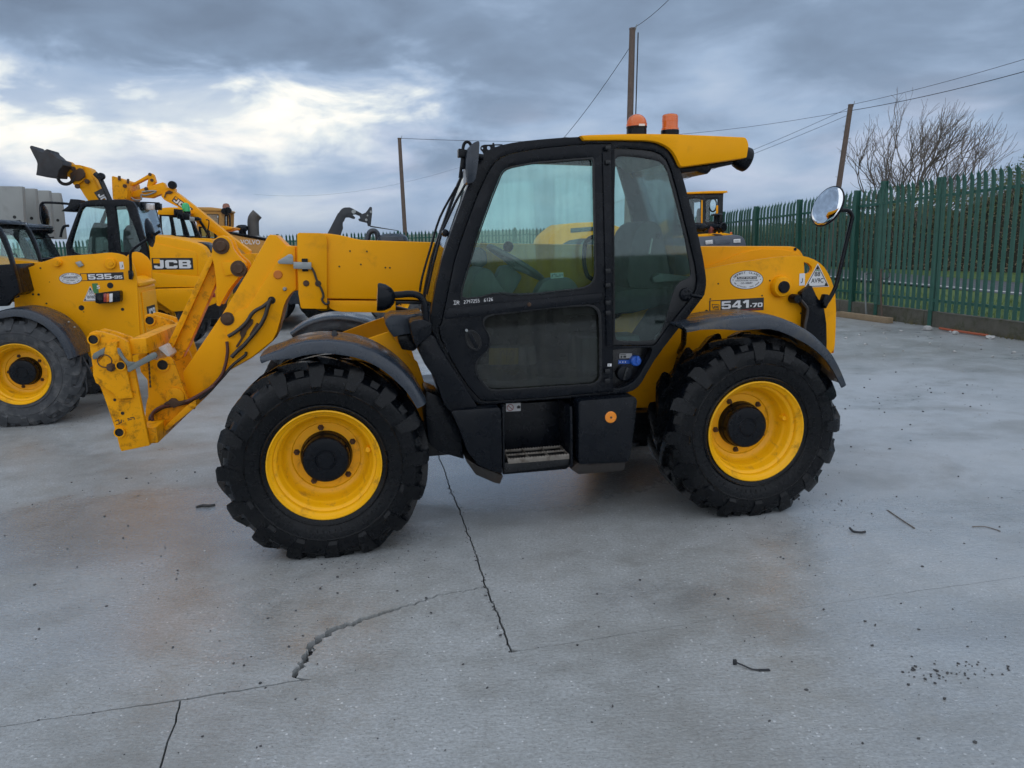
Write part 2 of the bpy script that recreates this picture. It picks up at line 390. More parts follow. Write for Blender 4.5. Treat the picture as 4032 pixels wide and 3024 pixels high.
# ================================================================== SETTING
def struct(o): o['kind'] = 'structure'; return o
def stuff(o): o['kind'] = 'stuff'; return o
def concrete_mat():
    m = bpy.data.materials.new('wet_concrete'); m.use_nodes = True; t = NT(m.node_tree)
    tc = t.n('ShaderNodeTexCoord').outputs['Object']
    big = t.noise(tc, 0.75, 6, 0.65, 0.4); mid = t.noise(tc, 4.0, 8, 0.72, 0.3); fine = t.noise(tc, 60, 5, 0.7); grit = t.noise(tc, 240, 3, 0.6)
    # brushed finish drawn across the bay
    br = t.noise(t.n('ShaderNodeMapping', inp={'Vector': tc, 'Scale': (14, 90, 1), 'Rotation': (0, 0, R(-12))}).outputs[0], 1.0, 4, 0.6)
    c = t.ramp(t.math('ADD', t.math('MULTIPLY', big, 0.5), t.math('MULTIPLY', mid, 0.5)), [(0.34, (0.285, 0.292, 0.285)), (0.5, (0.392, 0.412, 0.420)), (0.66, (0.475, 0.502, 0.522))])
    c = t.mix(t.maprange(fine, 0.38, 0.64, 0.0, 0.55), c, (0.17, 0.17, 0.162))
    c = t.mix(t.maprange(t.noise(tc, 1.1, 6, 0.7, 0.6), 0.54, 0.70, 0.0, 0.34, True), c, (0.245, 0.226, 0.190))     # brown scum
    # exposed aggregate: pale and dark specks
    vo = t.n('ShaderNodeTexVoronoi', inp={'Vector': tc, 'Scale': 46.0}); vo.feature = 'F1'
    pick = t.n('ShaderNodeSeparateColor', inp={0: vo.outputs['Color']}).outputs[0]
    sp = t.math('MULTIPLY', t.math('LESS_THAN', vo.outputs['Distance'], 0.24), t.math('GREATER_THAN', pick, 0.86))
    c = t.mix(t.math('MULTIPLY', sp, t.maprange(mid, 0.40, 0.56, 0.1, 0.9)), c, (0.66, 0.68, 0.69))
    vo2 = t.n('ShaderNodeTexVoronoi', inp={'Vector': tc, 'Scale': 90.0}); vo2.feature = 'F1'
    pick2 = t.n('ShaderNodeSeparateColor', inp={0: vo2.outputs['Color']}).outputs[1]
    sp2 = t.math('MULTIPLY', t.math('LESS_THAN', vo2.outputs['Distance'], 0.22), t.math('GREATER_THAN', pick2, 0.90))
    c = t.mix(t.math('MULTIPLY', sp2, 0.7), c, (0.04, 0.04, 0.042))
    # standing film of rain water: patchy everywhere, joined up on the right of the yard and round the wheels
    sp3 = t.n('ShaderNodeSeparateXYZ', inp={0: tc}).outputs
    def pool_sheen_mask(x, y, rx, ry, k):
        a = t.math('DIVIDE', t.math('SUBTRACT', sp3[0], x), rx); b_ = t.math('DIVIDE', t.math('SUBTRACT', sp3[1], y), ry)
        return t.math('MULTIPLY', t.maprange(t.math('SQRT', t.math('ADD', t.math('MULTIPLY', a, a), t.math('MULTIPLY', b_, b_))), 0.45, 1.1, 1.0, 0.0, True), k)
    pools = pool_sheen_mask(2.6, 4.4, 1.4, 0.9, 0.16)
    for q in ((-2.3, 5.0, 2.0, 1.0, 0.34), (0.0, 6.0, 1.6, 1.0, 0.42), (-1.2, 9.0, 1.4, 2.6, 0.34), (-2.2, 3.7, 1.5, 0.7, 0.14), (2.9, 3.0, 1.8, 1.1, 0.12), (-1.3, 3.35, 0.5, 0.2, 0.16), (0.7, 3.75, 0.45, 0.25, 0.16)):
        pools = t.math('MAXIMUM', pools, pool_sheen_mask(*q))
    wn = t.math('ADD', t.math('MULTIPLY', t.noise(tc, 0.9, 6, 0.62, 0.6), 0.7), t.math('MULTIPLY', t.noise(tc, 7.0, 4, 0.6), 0.3))
    wet = t.maprange(t.math('ADD', wn, pools), 0.40, 0.84, 0.0, 1.0, True)
    # sky sheen painted as paler, bluer colour on the right bay; damp streaky stains and tyre-dulled bands elsewhere
    c = t.mix(pool_sheen_mask(4.9, 6.6, 4.2, 4.6, 0.60), c, t.mix(fine, (0.46, 0.505, 0.56), (0.56, 0.60, 0.65)))
    stn = t.noise(t.n('ShaderNodeMapping', inp={'Vector': tc, 'Scale': (0.7, 1.1, 1), 'Rotation': (0, 0, R(35))}).outputs[0], 1.0, 6, 0.62, 0.4)
    c = t.mix(t.maprange(stn, 0.46, 0.66, 0.0, 0.42, True), c, (0.185, 0.182, 0.168))
    c = t.mix(t.maprange(stn, 0.44, 0.30, 0.0, 0.32, True), c, (0.46, 0.47, 0.475))
    c = t.mix(t.math('MULTIPLY', wet, 0.15), c, (0.16, 0.165, 0.17))
    rg = t.math('ADD', t.maprange(wet, 0, 1, 0.40, 0.13), t.math('MULTIPLY_ADD', fine, 0.16, -0.06), clamp=True)
    rip = t.noise(t.n('ShaderNodeMapping', inp={'Vector': tc, 'Scale': (26, 60, 1), 'Rotation': (0, 0, R(-8))}).outputs[0], 1.0, 5, 0.62, 0.6)     # tamped, rain-washed relief
    hh = t.math('ADD', t.math('ADD', t.math('MULTIPLY', rip, 0.75), t.math('MULTIPLY', fine, 0.30)), t.math('ADD', t.math('MULTIPLY', grit, 0.12), t.math('MULTIPLY', sp, 0.10)))
    bp = t.n('ShaderNodeBump', inp={'Strength': t.maprange(wet, 0, 1, 0.60, 0.45), 'Distance': 0.012, 'Height': hh})
    bpc = t.n('ShaderNodeBump', inp={'Strength': 0.22, 'Distance': 0.012, 'Height': hh})
    b = t.n('ShaderNodeBsdfPrincipled', inp={'Base Color': c, 'Roughness': rg, 'Normal': bp.outputs[0], 'Specular IOR Level': t.maprange(wet, 0, 1, 0.6, 1.0), 'Coat Weight': wet, 'Coat Roughness': 0.14, 'Coat IOR': 2.3, 'Coat Normal': bpc.outputs[0]})
    t.t.links.new(b.outputs[0], t.n('ShaderNodeOutputMaterial').inputs[0])
    return m
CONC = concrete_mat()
SOIL = mat('joint_soil', (0.035, 0.032, 0.028), 0.9, var=0.5, vscale=30, bump=0.3, bscale=60)
FIELD = mat('field_grass', (0.060, 0.085, 0.030), 0.9, var=0.5, vscale=0.05)
VERGE = mat('verge_grass', (0.070, 0.120, 0.022), 0.9, var=0.45, vscale=1.5, dirt=(0.10, 0.09, 0.04), dirt_amt=0.3, bump=0.5, bscale=20)
ASPH = mat('road_asphalt', (0.075, 0.080, 0.088), 0.55, var=0.15, vscale=3, bump=0.1)
KERB = mat('mossy_concrete', (0.10, 0.095, 0.075), 0.85, var=0.35, vscale=6, dirt=(0.045, 0.055, 0.018), dirt_amt=0.5, dirt_scale=5, bump=0.3, bscale=40)
FGREEN = mat('fence_green', (0.022, 0.100, 0.074), 0.48, var=0.22, vscale=4, dirt=(0.03, 0.06, 0.04), dirt_amt=0.35, dirt_scale=6)
LINEW = mat('road_paint', (0.70, 0.70, 0.68), 0.6, var=0.1)
STONE = mat('dark_stones', (0.055, 0.055, 0.058), 0.7, var=0.5, vscale=40)
STONEW = mat('pale_stones', (0.45, 0.45, 0.44), 0.7, var=0.3, vscale=40)
WOODP = mat('pole_wood', (0.125, 0.090, 0.072), 0.85, var=0.35, vscale=5, bump=0.3, bscale=30)
TIMB = mat('sawn_timber', (0.26, 0.19, 0.115), 0.8, var=0.25, vscale=9)
WIRE = mat('wire_black', (0.02, 0.022, 0.026), 0.6)
PCON = mat('precast_concrete', (0.30, 0.31, 0.30), 0.8, var=0.14, vscale=1.2, dirt=(0.13, 0.13, 0.12), dirt_amt=0.35, dirt_scale=1.6, bump=0.1)
BARK = mat('bare_bark', (0.15, 0.125, 0.105), 0.9, var=0.3, vscale=8)
LEAFD = mat('hedge_leaf', (0.12, 0.15, 0.06), 0.7, var=0.6, vscale=1.2)
LEAFB = mat('bramble_brown', (0.20, 0.16, 0.10), 0.85, var=0.5, vscale=1.6)

def sheet(name, pts, z, m, par=None):
    bm = bmesh.new(); bm.faces.new([bm.verts.new((x, y, z)) for x, y in pts])
    return finish(name, bm, m, par, smooth=False)
def gpx(u, v, z=0.0):
    d = px_ray(u, v); t = (z - CAMH) / d.z; p = CAM + d * t
    return (p.x, p.y)

# land to the horizon, with low hills far off
bm = bmesh.new()
NX, ys = 60, [-60, -20, 0, 30, 45, 60, 90, 140, 220, 340, 520, 800, 1200, 1800, 2600]
rows = []
for j, y in enumerate(ys):
    row = []
    for i in range(NX + 1):
        x = (i / NX - 0.5) * (240 + max(0, y) * 2.4)
        far = max(0.0, (y - 140) / 2460)
        z = -0.16 - min(1.0, max(0.0, (y - 45) / 60)) * 1.2
        z += far * (22 + 7 * math.sin(x * 0.0021 + 1.0) + 4 * math.sin(x * 0.006 + 2.0) - 8 * x / 2600)
        row.append(bm.verts.new((x, y, z)))
    rows.append(row)
for a, b in zip(rows, rows[1:]):
    for i in range(NX): bm.faces.new((a[i], a[i + 1], b[i + 1], b[i]))
struct(finish('ground', bm, FIELD))

# the concrete yard: base and bays with real joints and a broken corner
yard = sheet('yard', [(-45, -12), (13.4, -12), (13.4, 0), (3.2, 36.4), (-45, 34)], -0.05, SOIL)
struct(yard)
def jag(a, b, seed, amp=0.006, step=0.05):
    rnd = random.Random(seed); a, b = Vector(a), Vector(b); L = (b - a).length; n = max(2, int(min(L, 9) / step))
    nr = Vector((-(b - a).y, (b - a).x)).normalized(); out = [a]; w1 = rnd.random() * 6
    for i in range(1, n):
        t = i / n
        out.append(a + (b - a) * t + nr * (rnd.uniform(-amp, amp) + amp * 0.8 * math.sin(w1 + t * L * 5)))
    out.append(b)
    return out
def off(path, d):
    out = []
    for i, p in enumerate(path):
        q = (path[min(i + 1, len(path) - 1)] - path[max(i - 1, 0)]); nr = Vector((-q.y, q.x)).normalized()
        dd = d(i / max(1, len(path) - 1)) if callable(d) else d
        out.append(p + nr * dd)
    return out
V2 = lambda *p: [Vector(q) for q in p]
def chain(pts, seed, amp, step=0.05):
    out = []
    for i, (a, b) in enumerate(zip(pts, pts[1:])):
        seg = jag(a, b, seed + i, amp, step); out += seg if i == len(pts) - 2 else seg[:-1]
    return out
J1 = chain(V2((-0.04, 3.26), (-0.178, 3.929), (-0.302, 4.656), (-0.46, 5.453), (-0.589, 6.155), (-2.6, 17.0), (-5.8, 34.8)), 11, 0.0050, 0.03)
J2L = chain(V2((-6.5, 1.75), (-2.093, 2.786), (-1.544, 2.907), (-0.957, 3.056)), 31, 0.005)
J2M = chain(V2((-0.957, 3.056), (-0.04, 3.235)), 37, 0.003)
J2R = chain(V2((-0.04, 3.235), (1.086, 3.515), (2.72, 3.854), (12.6, 6.0)), 41, 0.003)
J3 = chain(V2((-1.43, 2.93), (-1.377, 2.73), (-1.347, 2.59), (-1.30, 2.40), (-0.9, -6)), 51, 0.004)
CRK = chain(V2((-0.985, 3.085), (-0.985, 3.155), (-0.959, 3.377), (-0.907, 3.489), (-0.81, 3.556), (-0.696, 3.649), (-0.542, 3.736), (-0.383, 3.856), (-0.185, 3.935)), 61, 0.013, 0.020)
i1 = min(range(len(J1)), key=lambda i: (J1[i] - Vector((-0.178, 3.929))).length)
def slab(poly, z=0.0):
    bm = bmesh.new()
    vs = [bm.verts.new((p.x, p.y, z)) for p in poly]; bm.faces.new(vs)
    ex = bmesh.ops.extrude_face_region(bm, geom=bm.faces[:], use_keep_orig=True)
    bmesh.ops.translate(bm, vec=(0, 0, -0.045 - z), verts=[g for g in ex['geom'] if isinstance(g, bmesh.types.BMVert)])
    bmesh.ops.recalc_face_normals(bm, faces=bm.faces[:])
    return finish('concrete_slab', bm, CONC, yard, smooth=False)
g1 = lambda t: 0.0042
crack_gap = lambda t: 0.013 + 0.020 * math.sin(max(0, 0.62 - t) * 4.5) if t < 0.62 else 0.010 * (1.15 - t) + 0.001
# left bay, behind the joint
left = off(J2L, lambda t: .0015 + .006 * max(0, math.sin(t * 14 + 1)) ** 2) + [p for p in off(CRK, crack_gap)] + off(J1[i1:], 0.0045) + V2((-44, 33.6), (-44, -7.0))
slab(left)
# broken corner piece, a touch lower
corner = [CRK[0]] + off(J2M, 0.0028)[1:] + off(J1[:i1 + 1], 0.0045)[1:] + off(CRK, -0.004)[::-1][1:-1]
slab(corner, -0.004)
# right bay
slab([Vector(p) for p in off(J1, -0.0045)[::-1]] + off(J2R, lambda t: .0005 + .0022 * max(0, math.sin(t * 40)))[1:] + V2((11.4, 7.0), (3.0, 36.0)))
# near bays
near_r = off(J3, 0.004)[::-1] + [p for p in off(J2L, -0.004) if p.x > -1.42] + off(J2M, -0.0015)[1:] + off(J2R, -0.0015)[1:] + V2((12.9, -6.5))
slab(near_r)
near_l = off(J3, -0.004) + V2((-9, -6.0), (-9, 1.1)) + [p for p in off(J2L, -0.004) if p.x < -1.45]
slab(near_l)

# loose stones and grit (one mass) and crumbs lying in the crack
def pebble_bm(bm, x, y, z, s, rnd):
    r = bmesh.ops.create_icosphere(bm, subdivisions=1, radius=s)
    sc = (rnd.uniform(.8, 1.5), rnd.uniform(.7, 1.2), rnd.uniform(.45, .8)); a = rnd.random() * 6.3
    for v in r['verts']:
        c = v.co; j = 1 + rnd.uniform(-.18, .18)
        px_, py_ = c.x * sc[0] * j, c.y * sc[1] * j
        v.co = Vector((x + px_ * math.cos(a) - py_ * math.sin(a), y + px_ * math.sin(a) + py_ * math.cos(a), z + (c.z * sc[2] + s * sc[2] * 0.8) * j))
rnd = random.Random(3)
bm = bmesh.new(); bw = bmesh.new()
for i in range(1150):
    k = rnd.random()
    if k < 0.42: x, y = rnd.uniform(1.6, 6.5), rnd.uniform(3.2, 9.0)
    elif k < 0.62: x, y = rnd.uniform(2.0, 7.5), rnd.uniform(8, 15)
    elif k < 0.84: x, y = rnd.uniform(-3.8, -0.9), rnd.uniform(2.9, 6.5)
    else: x, y = rnd.uniform(-1.5, 2.2), rnd.uniform(2.2, 4.2)
    s = 0.0022 + 0.0055 * rnd.random() ** 3 * (1 if y < 6 else 1.8)
    pebble_bm(bm if rnd.random() < 0.86 else bw, x, y, 0.0, s, rnd)
for i in range(60):
    a = rnd.gauss(0, 1)
    pebble_bm(bm, 1.83 + 0.16 * rnd.gauss(0, 1), 2.97 + 0.05 * rnd.gauss(0, 1), 0, rnd.uniform(.002, .0065), rnd)
for i in range(130):
    p = rnd.choice(CRK[2:int(len(CRK) * .75)])
    pebble_bm(bw if rnd.random() < .3 else bm, p.x + rnd.uniform(-.018, .012), p.y + rnd.uniform(-.014, .014), -0.035, rnd.uniform(.003, .009), rnd)
for i in range(150):
    p = rnd.choice(J1[:int(len(J1) * .12)] + J2L[len(J2L) // 2:]); pebble_bm(bm, p.x + rnd.gauss(0, .012), p.y + rnd.gauss(0, .012), -.002, rnd.uniform(.0018, .0055), rnd)
for i in range(500):
    th = rnd.random() * 6.28; k_ = abs(rnd.gauss(0, 1)); cx_, cy_ = rnd.choice(((-1.0, 4.45), (1.75, 4.95), (-5.1, 8.4)))
    pebble_bm(bm, cx_ + math.cos(th) * (.25 + .35 * k_), cy_ + math.sin(th) * (.12 + .22 * k_), 0, rnd.uniform(.0014, .0042), rnd)
tag(stuff(finish('grit', bm, STONE, smooth=False)), 'dark grit and small stones scattered over the wet concrete', 'grit')
for i in range(26):
    pebble_bm(bw, rnd.uniform(5.2, 7.9), rnd.uniform(10.8, 14.6), 0, rnd.uniform(.008, .03), rnd)
tag(stuff(finish('pale_grit', bw, STONEW, smooth=False)), 'pale chips scattered over the concrete and near the fence', 'grit')

# small litter
def litter(name, label, cat, path, r, m, flat=None):
    bm = bmesh.new(); tube_bm(bm, path, r, 6, 3)
    return tag(finish(name, bm, m), label, cat)
bm = bmesh.new(); tube_bm(bm, [(0.945, 3.075, .012), (0.965, 3.06, .010), (1.0, 3.03, .006), (1.03, 3.025, .005)], .0035, 6, 3)
tie = tag(finish('cable_tie', bm, WIRE), 'short black cut cable tie lying on the foreground concrete', 'cable tie')
bm = bmesh.new(); box_bm(bm, (0.94, 3.08, .012), (.016, .012, .022)); finish('tie_head', bm, WIRE, tie, bevel=.002)
bm = bmesh.new(); box_bm(bm, (1.05, 3.024, .004), (.05, .014, .004)); finish('tie_tail', bm, WIRE, tie, bevel=.001)
litter('twig', 'thin straight dark twig on wet concrete right of the rear wheel', 'twig', [(2.49, 4.89, .004), (2.49, 4.72, .006), (2.50, 4.56, .004)], .0035, BARK)
litter('twig', 'thin bent twig near the right edge of the yard concrete', 'twig', [(2.86, 4.56, .004), (2.93, 4.55, .006), (2.97, 4.50, .005), (2.98, 4.47, .004)], .003, BARK)
litter('plastic_scrap', 'small curled dark plastic scrap between rear wheel and straight twig', 'scrap', [(2.09, 4.56, .02), (2.10, 4.53, .008), (2.14, 4.515, .006), (2.17, 4.515, .01)], .007, WIRE)
litter('mud_clod', 'flat dark mud clod left of the front wheel', 'mud clod', [(-2.33, 5.36, .004), (-2.29, 5.385, .009), (-2.24, 5.375, .008), (-2.21, 5.40, .004)], .010, STONE)

# ------------------------------------------------------------------ boundary: plinth wall, palisade fences, verge, road, hedge
P0, FD = Vector((8.42, 12.3)), Vector((-.18, .984)).normalized()
FN = Vector((FD.y, -FD.x))               # outward (right)
def fl(t, o=0.0): return P0 + FD * t + FN * o
FANG = math.atan2(FD.y, FD.x)
plinth = thing('plinth_wall', 'low mossy concrete wall running under the green fence on the right', 'wall', (*fl(10), 0), FANG)
t0 = -11.1
while t0 < 23.5:
    L = 2.7
    bm = bmesh.new(); box_bm(bm, (t0 + L / 2 - 10, 0, 0.105), (L - 0.012, .17, .37 - random.uniform(0, .02)))
    finish('wall_panel', bm, KERB, plinth, bevel=.012)
    t0 += L
def pale_mesh(H, name):
    bm = bmesh.new()
    prof = [(-.040, .012), (-.024, -.016), (0, .010), (.024, -.016), (.040, .012)]
    # closed W-section: front skin, then back skin 5 mm behind
    def ring(z, k=1.0, dy=0.0):
        f = [(x * k, y * (0.4 + 0.6 * k) + dy, z) for x, y in prof]
        return [bm.verts.new(p) for p in f] + [bm.verts.new((x, y + .005, z)) for x, y, z in f[::-1]]
    rows = [ring(0), ring(H - .34), ring(H - .17, .98, -.008), ring(H - .11, .95, -.02)]
    for a, b in zip(rows, rows[1:]):
        for i in range(10): bm.faces.new((a[i], a[(i + 1) % 10], b[(i + 1) % 10], b[i]))
    tp = rows[-1]
    for i, j, tip in ((0, 1, (-.030, -.055, H - .045)), (1, 3, (0, -.032, H)), (3, 4, (.030, -.055, H - .045))):
        v = bm.verts.new(tip); loop = tp[i:j + 1] + [tp[9 - q] for q in range(j, i - 1, -1)]
        for q in range(len(loop)): bm.faces.new((loop[q], loop[(q + 1) % len(loop)], v))
    me = bpy.data.meshes.new(name); bmesh.ops.recalc_face_normals(bm, faces=bm.faces[:]); bm.to_mesh(me); bm.free()
    me.materials.append(FGREEN)
    return me
PALE = pale_mesh(2.4, 'pale')
def fence_top(t): return max(2.12, 2.85 - .031 * t)
fence = thing('palisade_fence', 'green steel palisade fence along the right side of the yard', 'fence', (*fl(10), 0), FANG)
t = -10.9
k = 0
while t < 24.0:
    o = bpy.data.objects.new('pale', PALE); COL.objects.link(o); o.parent = fence
    o.location = (t - 10, (-.03 if t > 3.85 else .135) + random.uniform(-.006, .006), .31); o.rotation_euler = (random.uniform(-.006, .006), random.uniform(-.007, .007), (0 if t > 3.85 else math.pi) + random.uniform(-.04, .04))
    o.scale = (1, 1, (fence_top(t) - .31 + random.uniform(-.007, .007)) / 2.4)
    t += .160 + random.uniform(-.006, .006); k += 1
PT = [-11.0, -8.4, -5.8, -3.1, -.45, 2.22, 3.82, 4.70, 6.96, 9.10, 11.12, 13.4, 15.7, 18.0, 20.3, 22.6]
for tt in PT:
    H = fence_top(tt) - (.04 if tt != 3.82 else -.06)
    bm = bmesh.new()
    for yy in (-.05, .05): box_bm(bm, (tt - 10, .05 + yy, H / 2), (.10, .008, H))
    box_bm(bm, (tt - 10, .05, H / 2), (.007, .092, H))
    finish('post', bm, FGREEN, fence, smooth=False)
for zt in (0.52, -0.36):
    for a, b in zip(PT, PT[1:]):
        za = zt if zt > 0 else fence_top(a) + zt; zb = zt if zt > 0 else fence_top(b) + zt
        bm = bmesh.new()
        rx = Matrix.Rotation(-math.atan2(zb - za, b - a), 3, 'Y')
        yo = 0.0 if a > 3.5 else .10
        box_bm(bm, ((a + b) / 2 - 10, yo, (za + zb) / 2), (b - a - .02, .045, .006), rx)
        box_bm(bm, ((a + b) / 2 - 10, yo + .020, (za + zb) / 2 - .024), (b - a - .02, .006, .048), rx)
        finish('rail', bm, FGREEN, fence, smooth=False)
# far fence closing the yard
B0, B1 = Vector((-26.0, 33.0)), Vector((4.0, 36.2)); BD = (B1 - B0).normalized(); BL = (B1 - B0).length
back = thing('palisade_fence', 'distant green palisade fence across the back of the yard', 'fence', (*B0, 0), math.atan2(BD.y, BD.x))
n = int(BL / .158)
for i in range(n):
    o = bpy.data.objects.new('pale', PALE); COL.objects.link(o); o.parent = back
    o.location = (i * .158, -.03, -.05); o.rotation_euler = (0, random.uniform(-.01, .01), 0); o.scale = (1, 1, 1.0 + random.uniform(-.006, .006) + .012 * (1 - i / n))
for i in range(12):
    bm = bmesh.new()
    for yy in (-.05, .05): box_bm(bm, (i * 2.65, .05 + yy, 1.18), (.10, .008, 2.36))
    box_bm(bm, (i * 2.65, .05, 1.18), (.007, .092, 2.36)); finish('post', bm, FGREEN, back, smooth=False)
for z in (.45, 2.02):
    for i in range(11):
        bm = bmesh.new(); box_bm(bm, (i * 2.65 + 1.325, 0, z), (2.63, .045, .05)); finish('rail', bm, FGREEN, back, smooth=False)

# verge and road outside the right fence
def quadline(t0, t1, o0, o1): return [tuple(fl(t0, o0)), tuple(fl(t0, o1)), tuple(fl(t1, o1)), tuple(fl(t1, o0))]
struct(sheet('grass_verge', quadline(-14, 40, 0.085, 6.2), 0.03, VERGE))
RL = [Vector((12.15, 29.03)), Vector((13.56, 23.6)), Vector((13.87, 21.48))]
struct(sheet('road', [(14.2, 5), (24, 5), (17.0, 60), (9.3, 60), (12.9, 25.0)], 0.036, ASPH))
line = sheet('edge_line', [(14.45, 10), (14.60, 10), (13.35, 25.0), (9.75, 58), (9.60, 58), (13.20, 25)], 0.041, LINEW); struct(line)
struct(sheet('far_verge', [(17.4, 5), (40, 5), (30, 60), (13.6, 60)], 0.045, VERGE))
# grass blades at the foot of the fence, outside
rnd = random.Random(5); bm = bmesh.new()
for i in range(9000):
    tt = rnd.uniform(-4, 16); oo = rnd.uniform(.1, 4.6) if rnd.random() < .8 else rnd.uniform(.09, .3)
    p = fl(tt, oo); a = rnd.random() * 6.3; hgt = rnd.uniform(.05, .16); wd = .006
    dx_, dy_ = math.cos(a) * wd, math.sin(a) * wd; lx, ly = rnd.uniform(-.05, .05), rnd.uniform(-.05, .05)
    bm.faces.new([bm.verts.new(v) for v in ((p.x - dx_, p.y - dy_, .03), (p.x + dx_, p.y + dy_, .03), (p.x + lx, p.y + ly, .03 + hgt))])
tag(stuff(finish('verge_grass', bm, VERGE, smooth=False)), 'rough green grass growing on the verge behind the fence', 'grass')

bm = bmesh.new()
for i in range(2600):
    tt = rnd.uniform(-3, 20); k_ = math.sin(tt * 2.1) + math.sin(tt * 5.3 + 1) * .6
    if k_ < rnd.uniform(-.9, 1.2): continue
    p = fl(tt, -.10 - abs(rnd.gauss(0, .05))); hgt = rnd.uniform(.03, .12); a = rnd.random() * 6.3
    dx_, dy_ = math.cos(a) * .006, math.sin(a) * .006
    bm.faces.new([bm.verts.new(v) for v in ((p.x - dx_, p.y - dy_, 0), (p.x + dx_, p.y + dy_, 0), (p.x + rnd.uniform(-.05, .05), p.y + rnd.uniform(-.05, .05), hgt))])
tag(stuff(finish('weeds', bm, mat('dry_weeds', (.13, .115, .05), .9, var=.4, vscale=3), smooth=False)), 'dry weeds and moss growing along the inner foot of the plinth wall', 'weeds')

def leaf_cloud(name, par, m, n, pos, size, seed, curl=0.5):
    rnd = random.Random(seed); vs, fs = [], []
    for i in range(n):
        c = Vector(pos(rnd)); s = size * rnd.uniform(.5, 1.4)
        u = Vector((rnd.gauss(0, 1), rnd.gauss(0, 1), rnd.gauss(0, 1))).normalized(); v = u.orthogonal().normalized(); v.rotate(Matrix.Rotation(rnd.random() * 6.28, 3, u))
        ww = u.cross(v)
        b = len(vs); vs += [c - v * s, c + ww * s * .45, c + v * s + u * s * curl * .4, c - ww * s * .45]; fs.append((b, b + 1, b + 2, b + 3))
    me = bpy.data.meshes.new(name); me.from_pydata([tuple(x) for x in vs], [], fs)
    return link(name, me, m, par)
# tall scrub bank on the far side of the road
HP = [(33.0, 12.0, 5.8), (26.0, 22.0, 5.4), (20.6, 27.5, 4.4), (18.0, 33.0, 3.5), (15.6, 41.0, 2.55), (13.2, 50.0, 1.6), (11.5, 60.0, 1.2)]
def hedge_at(t):
    f = t * (len(HP) - 1); i = min(len(HP) - 2, int(f)); f -= i
    return [HP[i][k] * (1 - f) + HP[i + 1][k] * f for k in range(3)]
hedge = thing('hedge_bank', 'tall brambly hedge bank with bare stems beyond the road at right', 'hedge', (18, 33, 0), 0)
hr = random.Random(2)
def bump_h(t): return 1 + .10 * math.sin(t * 23) + .07 * math.sin(t * 61 + 1) + .05 * math.sin(t * 130)
bm = bmesh.new(); prev = None
for i in range(61):
    t = i / 60; x, y, h = hedge_at(t); h *= bump_h(t) * .80
    ring = [bm.verts.new((x - 18 + a, y - 33 + b, c)) for a, b, c in ((-.55, 0, 0), (-.55, 0, h * .5), (-.25, .1, h * .9), (.5, .3, h), (1.6, .6, h * .8), (2.0, .8, 0))]
    if prev:
        for a in range(5): bm.faces.new((prev[a], prev[a + 1], ring[a + 1], ring[a]))
    prev = ring
finish('bank', bm, mat('bank_soil', (0.030, 0.028, 0.016), .95, var=.5, vscale=2), hedge)
def hpos(rnd, lo=.0, hi=1.0, bias=1.0):
    t = .02 + .98 * rnd.random() ** .95; x, y, h = hedge_at(t); h *= bump_h(t); z = h * (hi - (hi - lo) * rnd.random() ** bias)
    depth = -.75 + .55 * rnd.random() + .4 * (z / h) ** 3 + (rnd.uniform(0, 1.6) if z > h * .85 else 0)
    return (x - 18 + depth, y - 33 + rnd.uniform(-.3, .3), z)
stuff(leaf_cloud('leaves', hedge, LEAFD, 44000, lambda r_: hpos(r_, .50 if r_.random() < .75 else .05, 1.04, 1.1), .060, 1))
stuff(leaf_cloud('dead_leaves', hedge, LEAFB, 26000, lambda r_: hpos(r_, .0, .78, .9), .058, 8))
bm = bmesh.new()
for i in range(520):
    t = hr.random(); x, y, h = hedge_at(t); h *= bump_h(t); x -= 18 + hr.uniform(.3, .9); y -= 33
    z0 = hr.uniform(0, h * .7); ln = hr.uniform(.5, 1.5)
    tube_bm(bm, [(x, y, z0), (x + hr.uniform(-.2, .2), y + hr.uniform(-.2, .2), z0 + ln * .6), (x + hr.uniform(-.3, .3), y + hr.uniform(-.3, .3), min(h * 1.08, z0 + ln))], lambda q: .012 * (1 - q * .7), 4, 1)
stuff(finish('stems', bm, BARK, hedge))

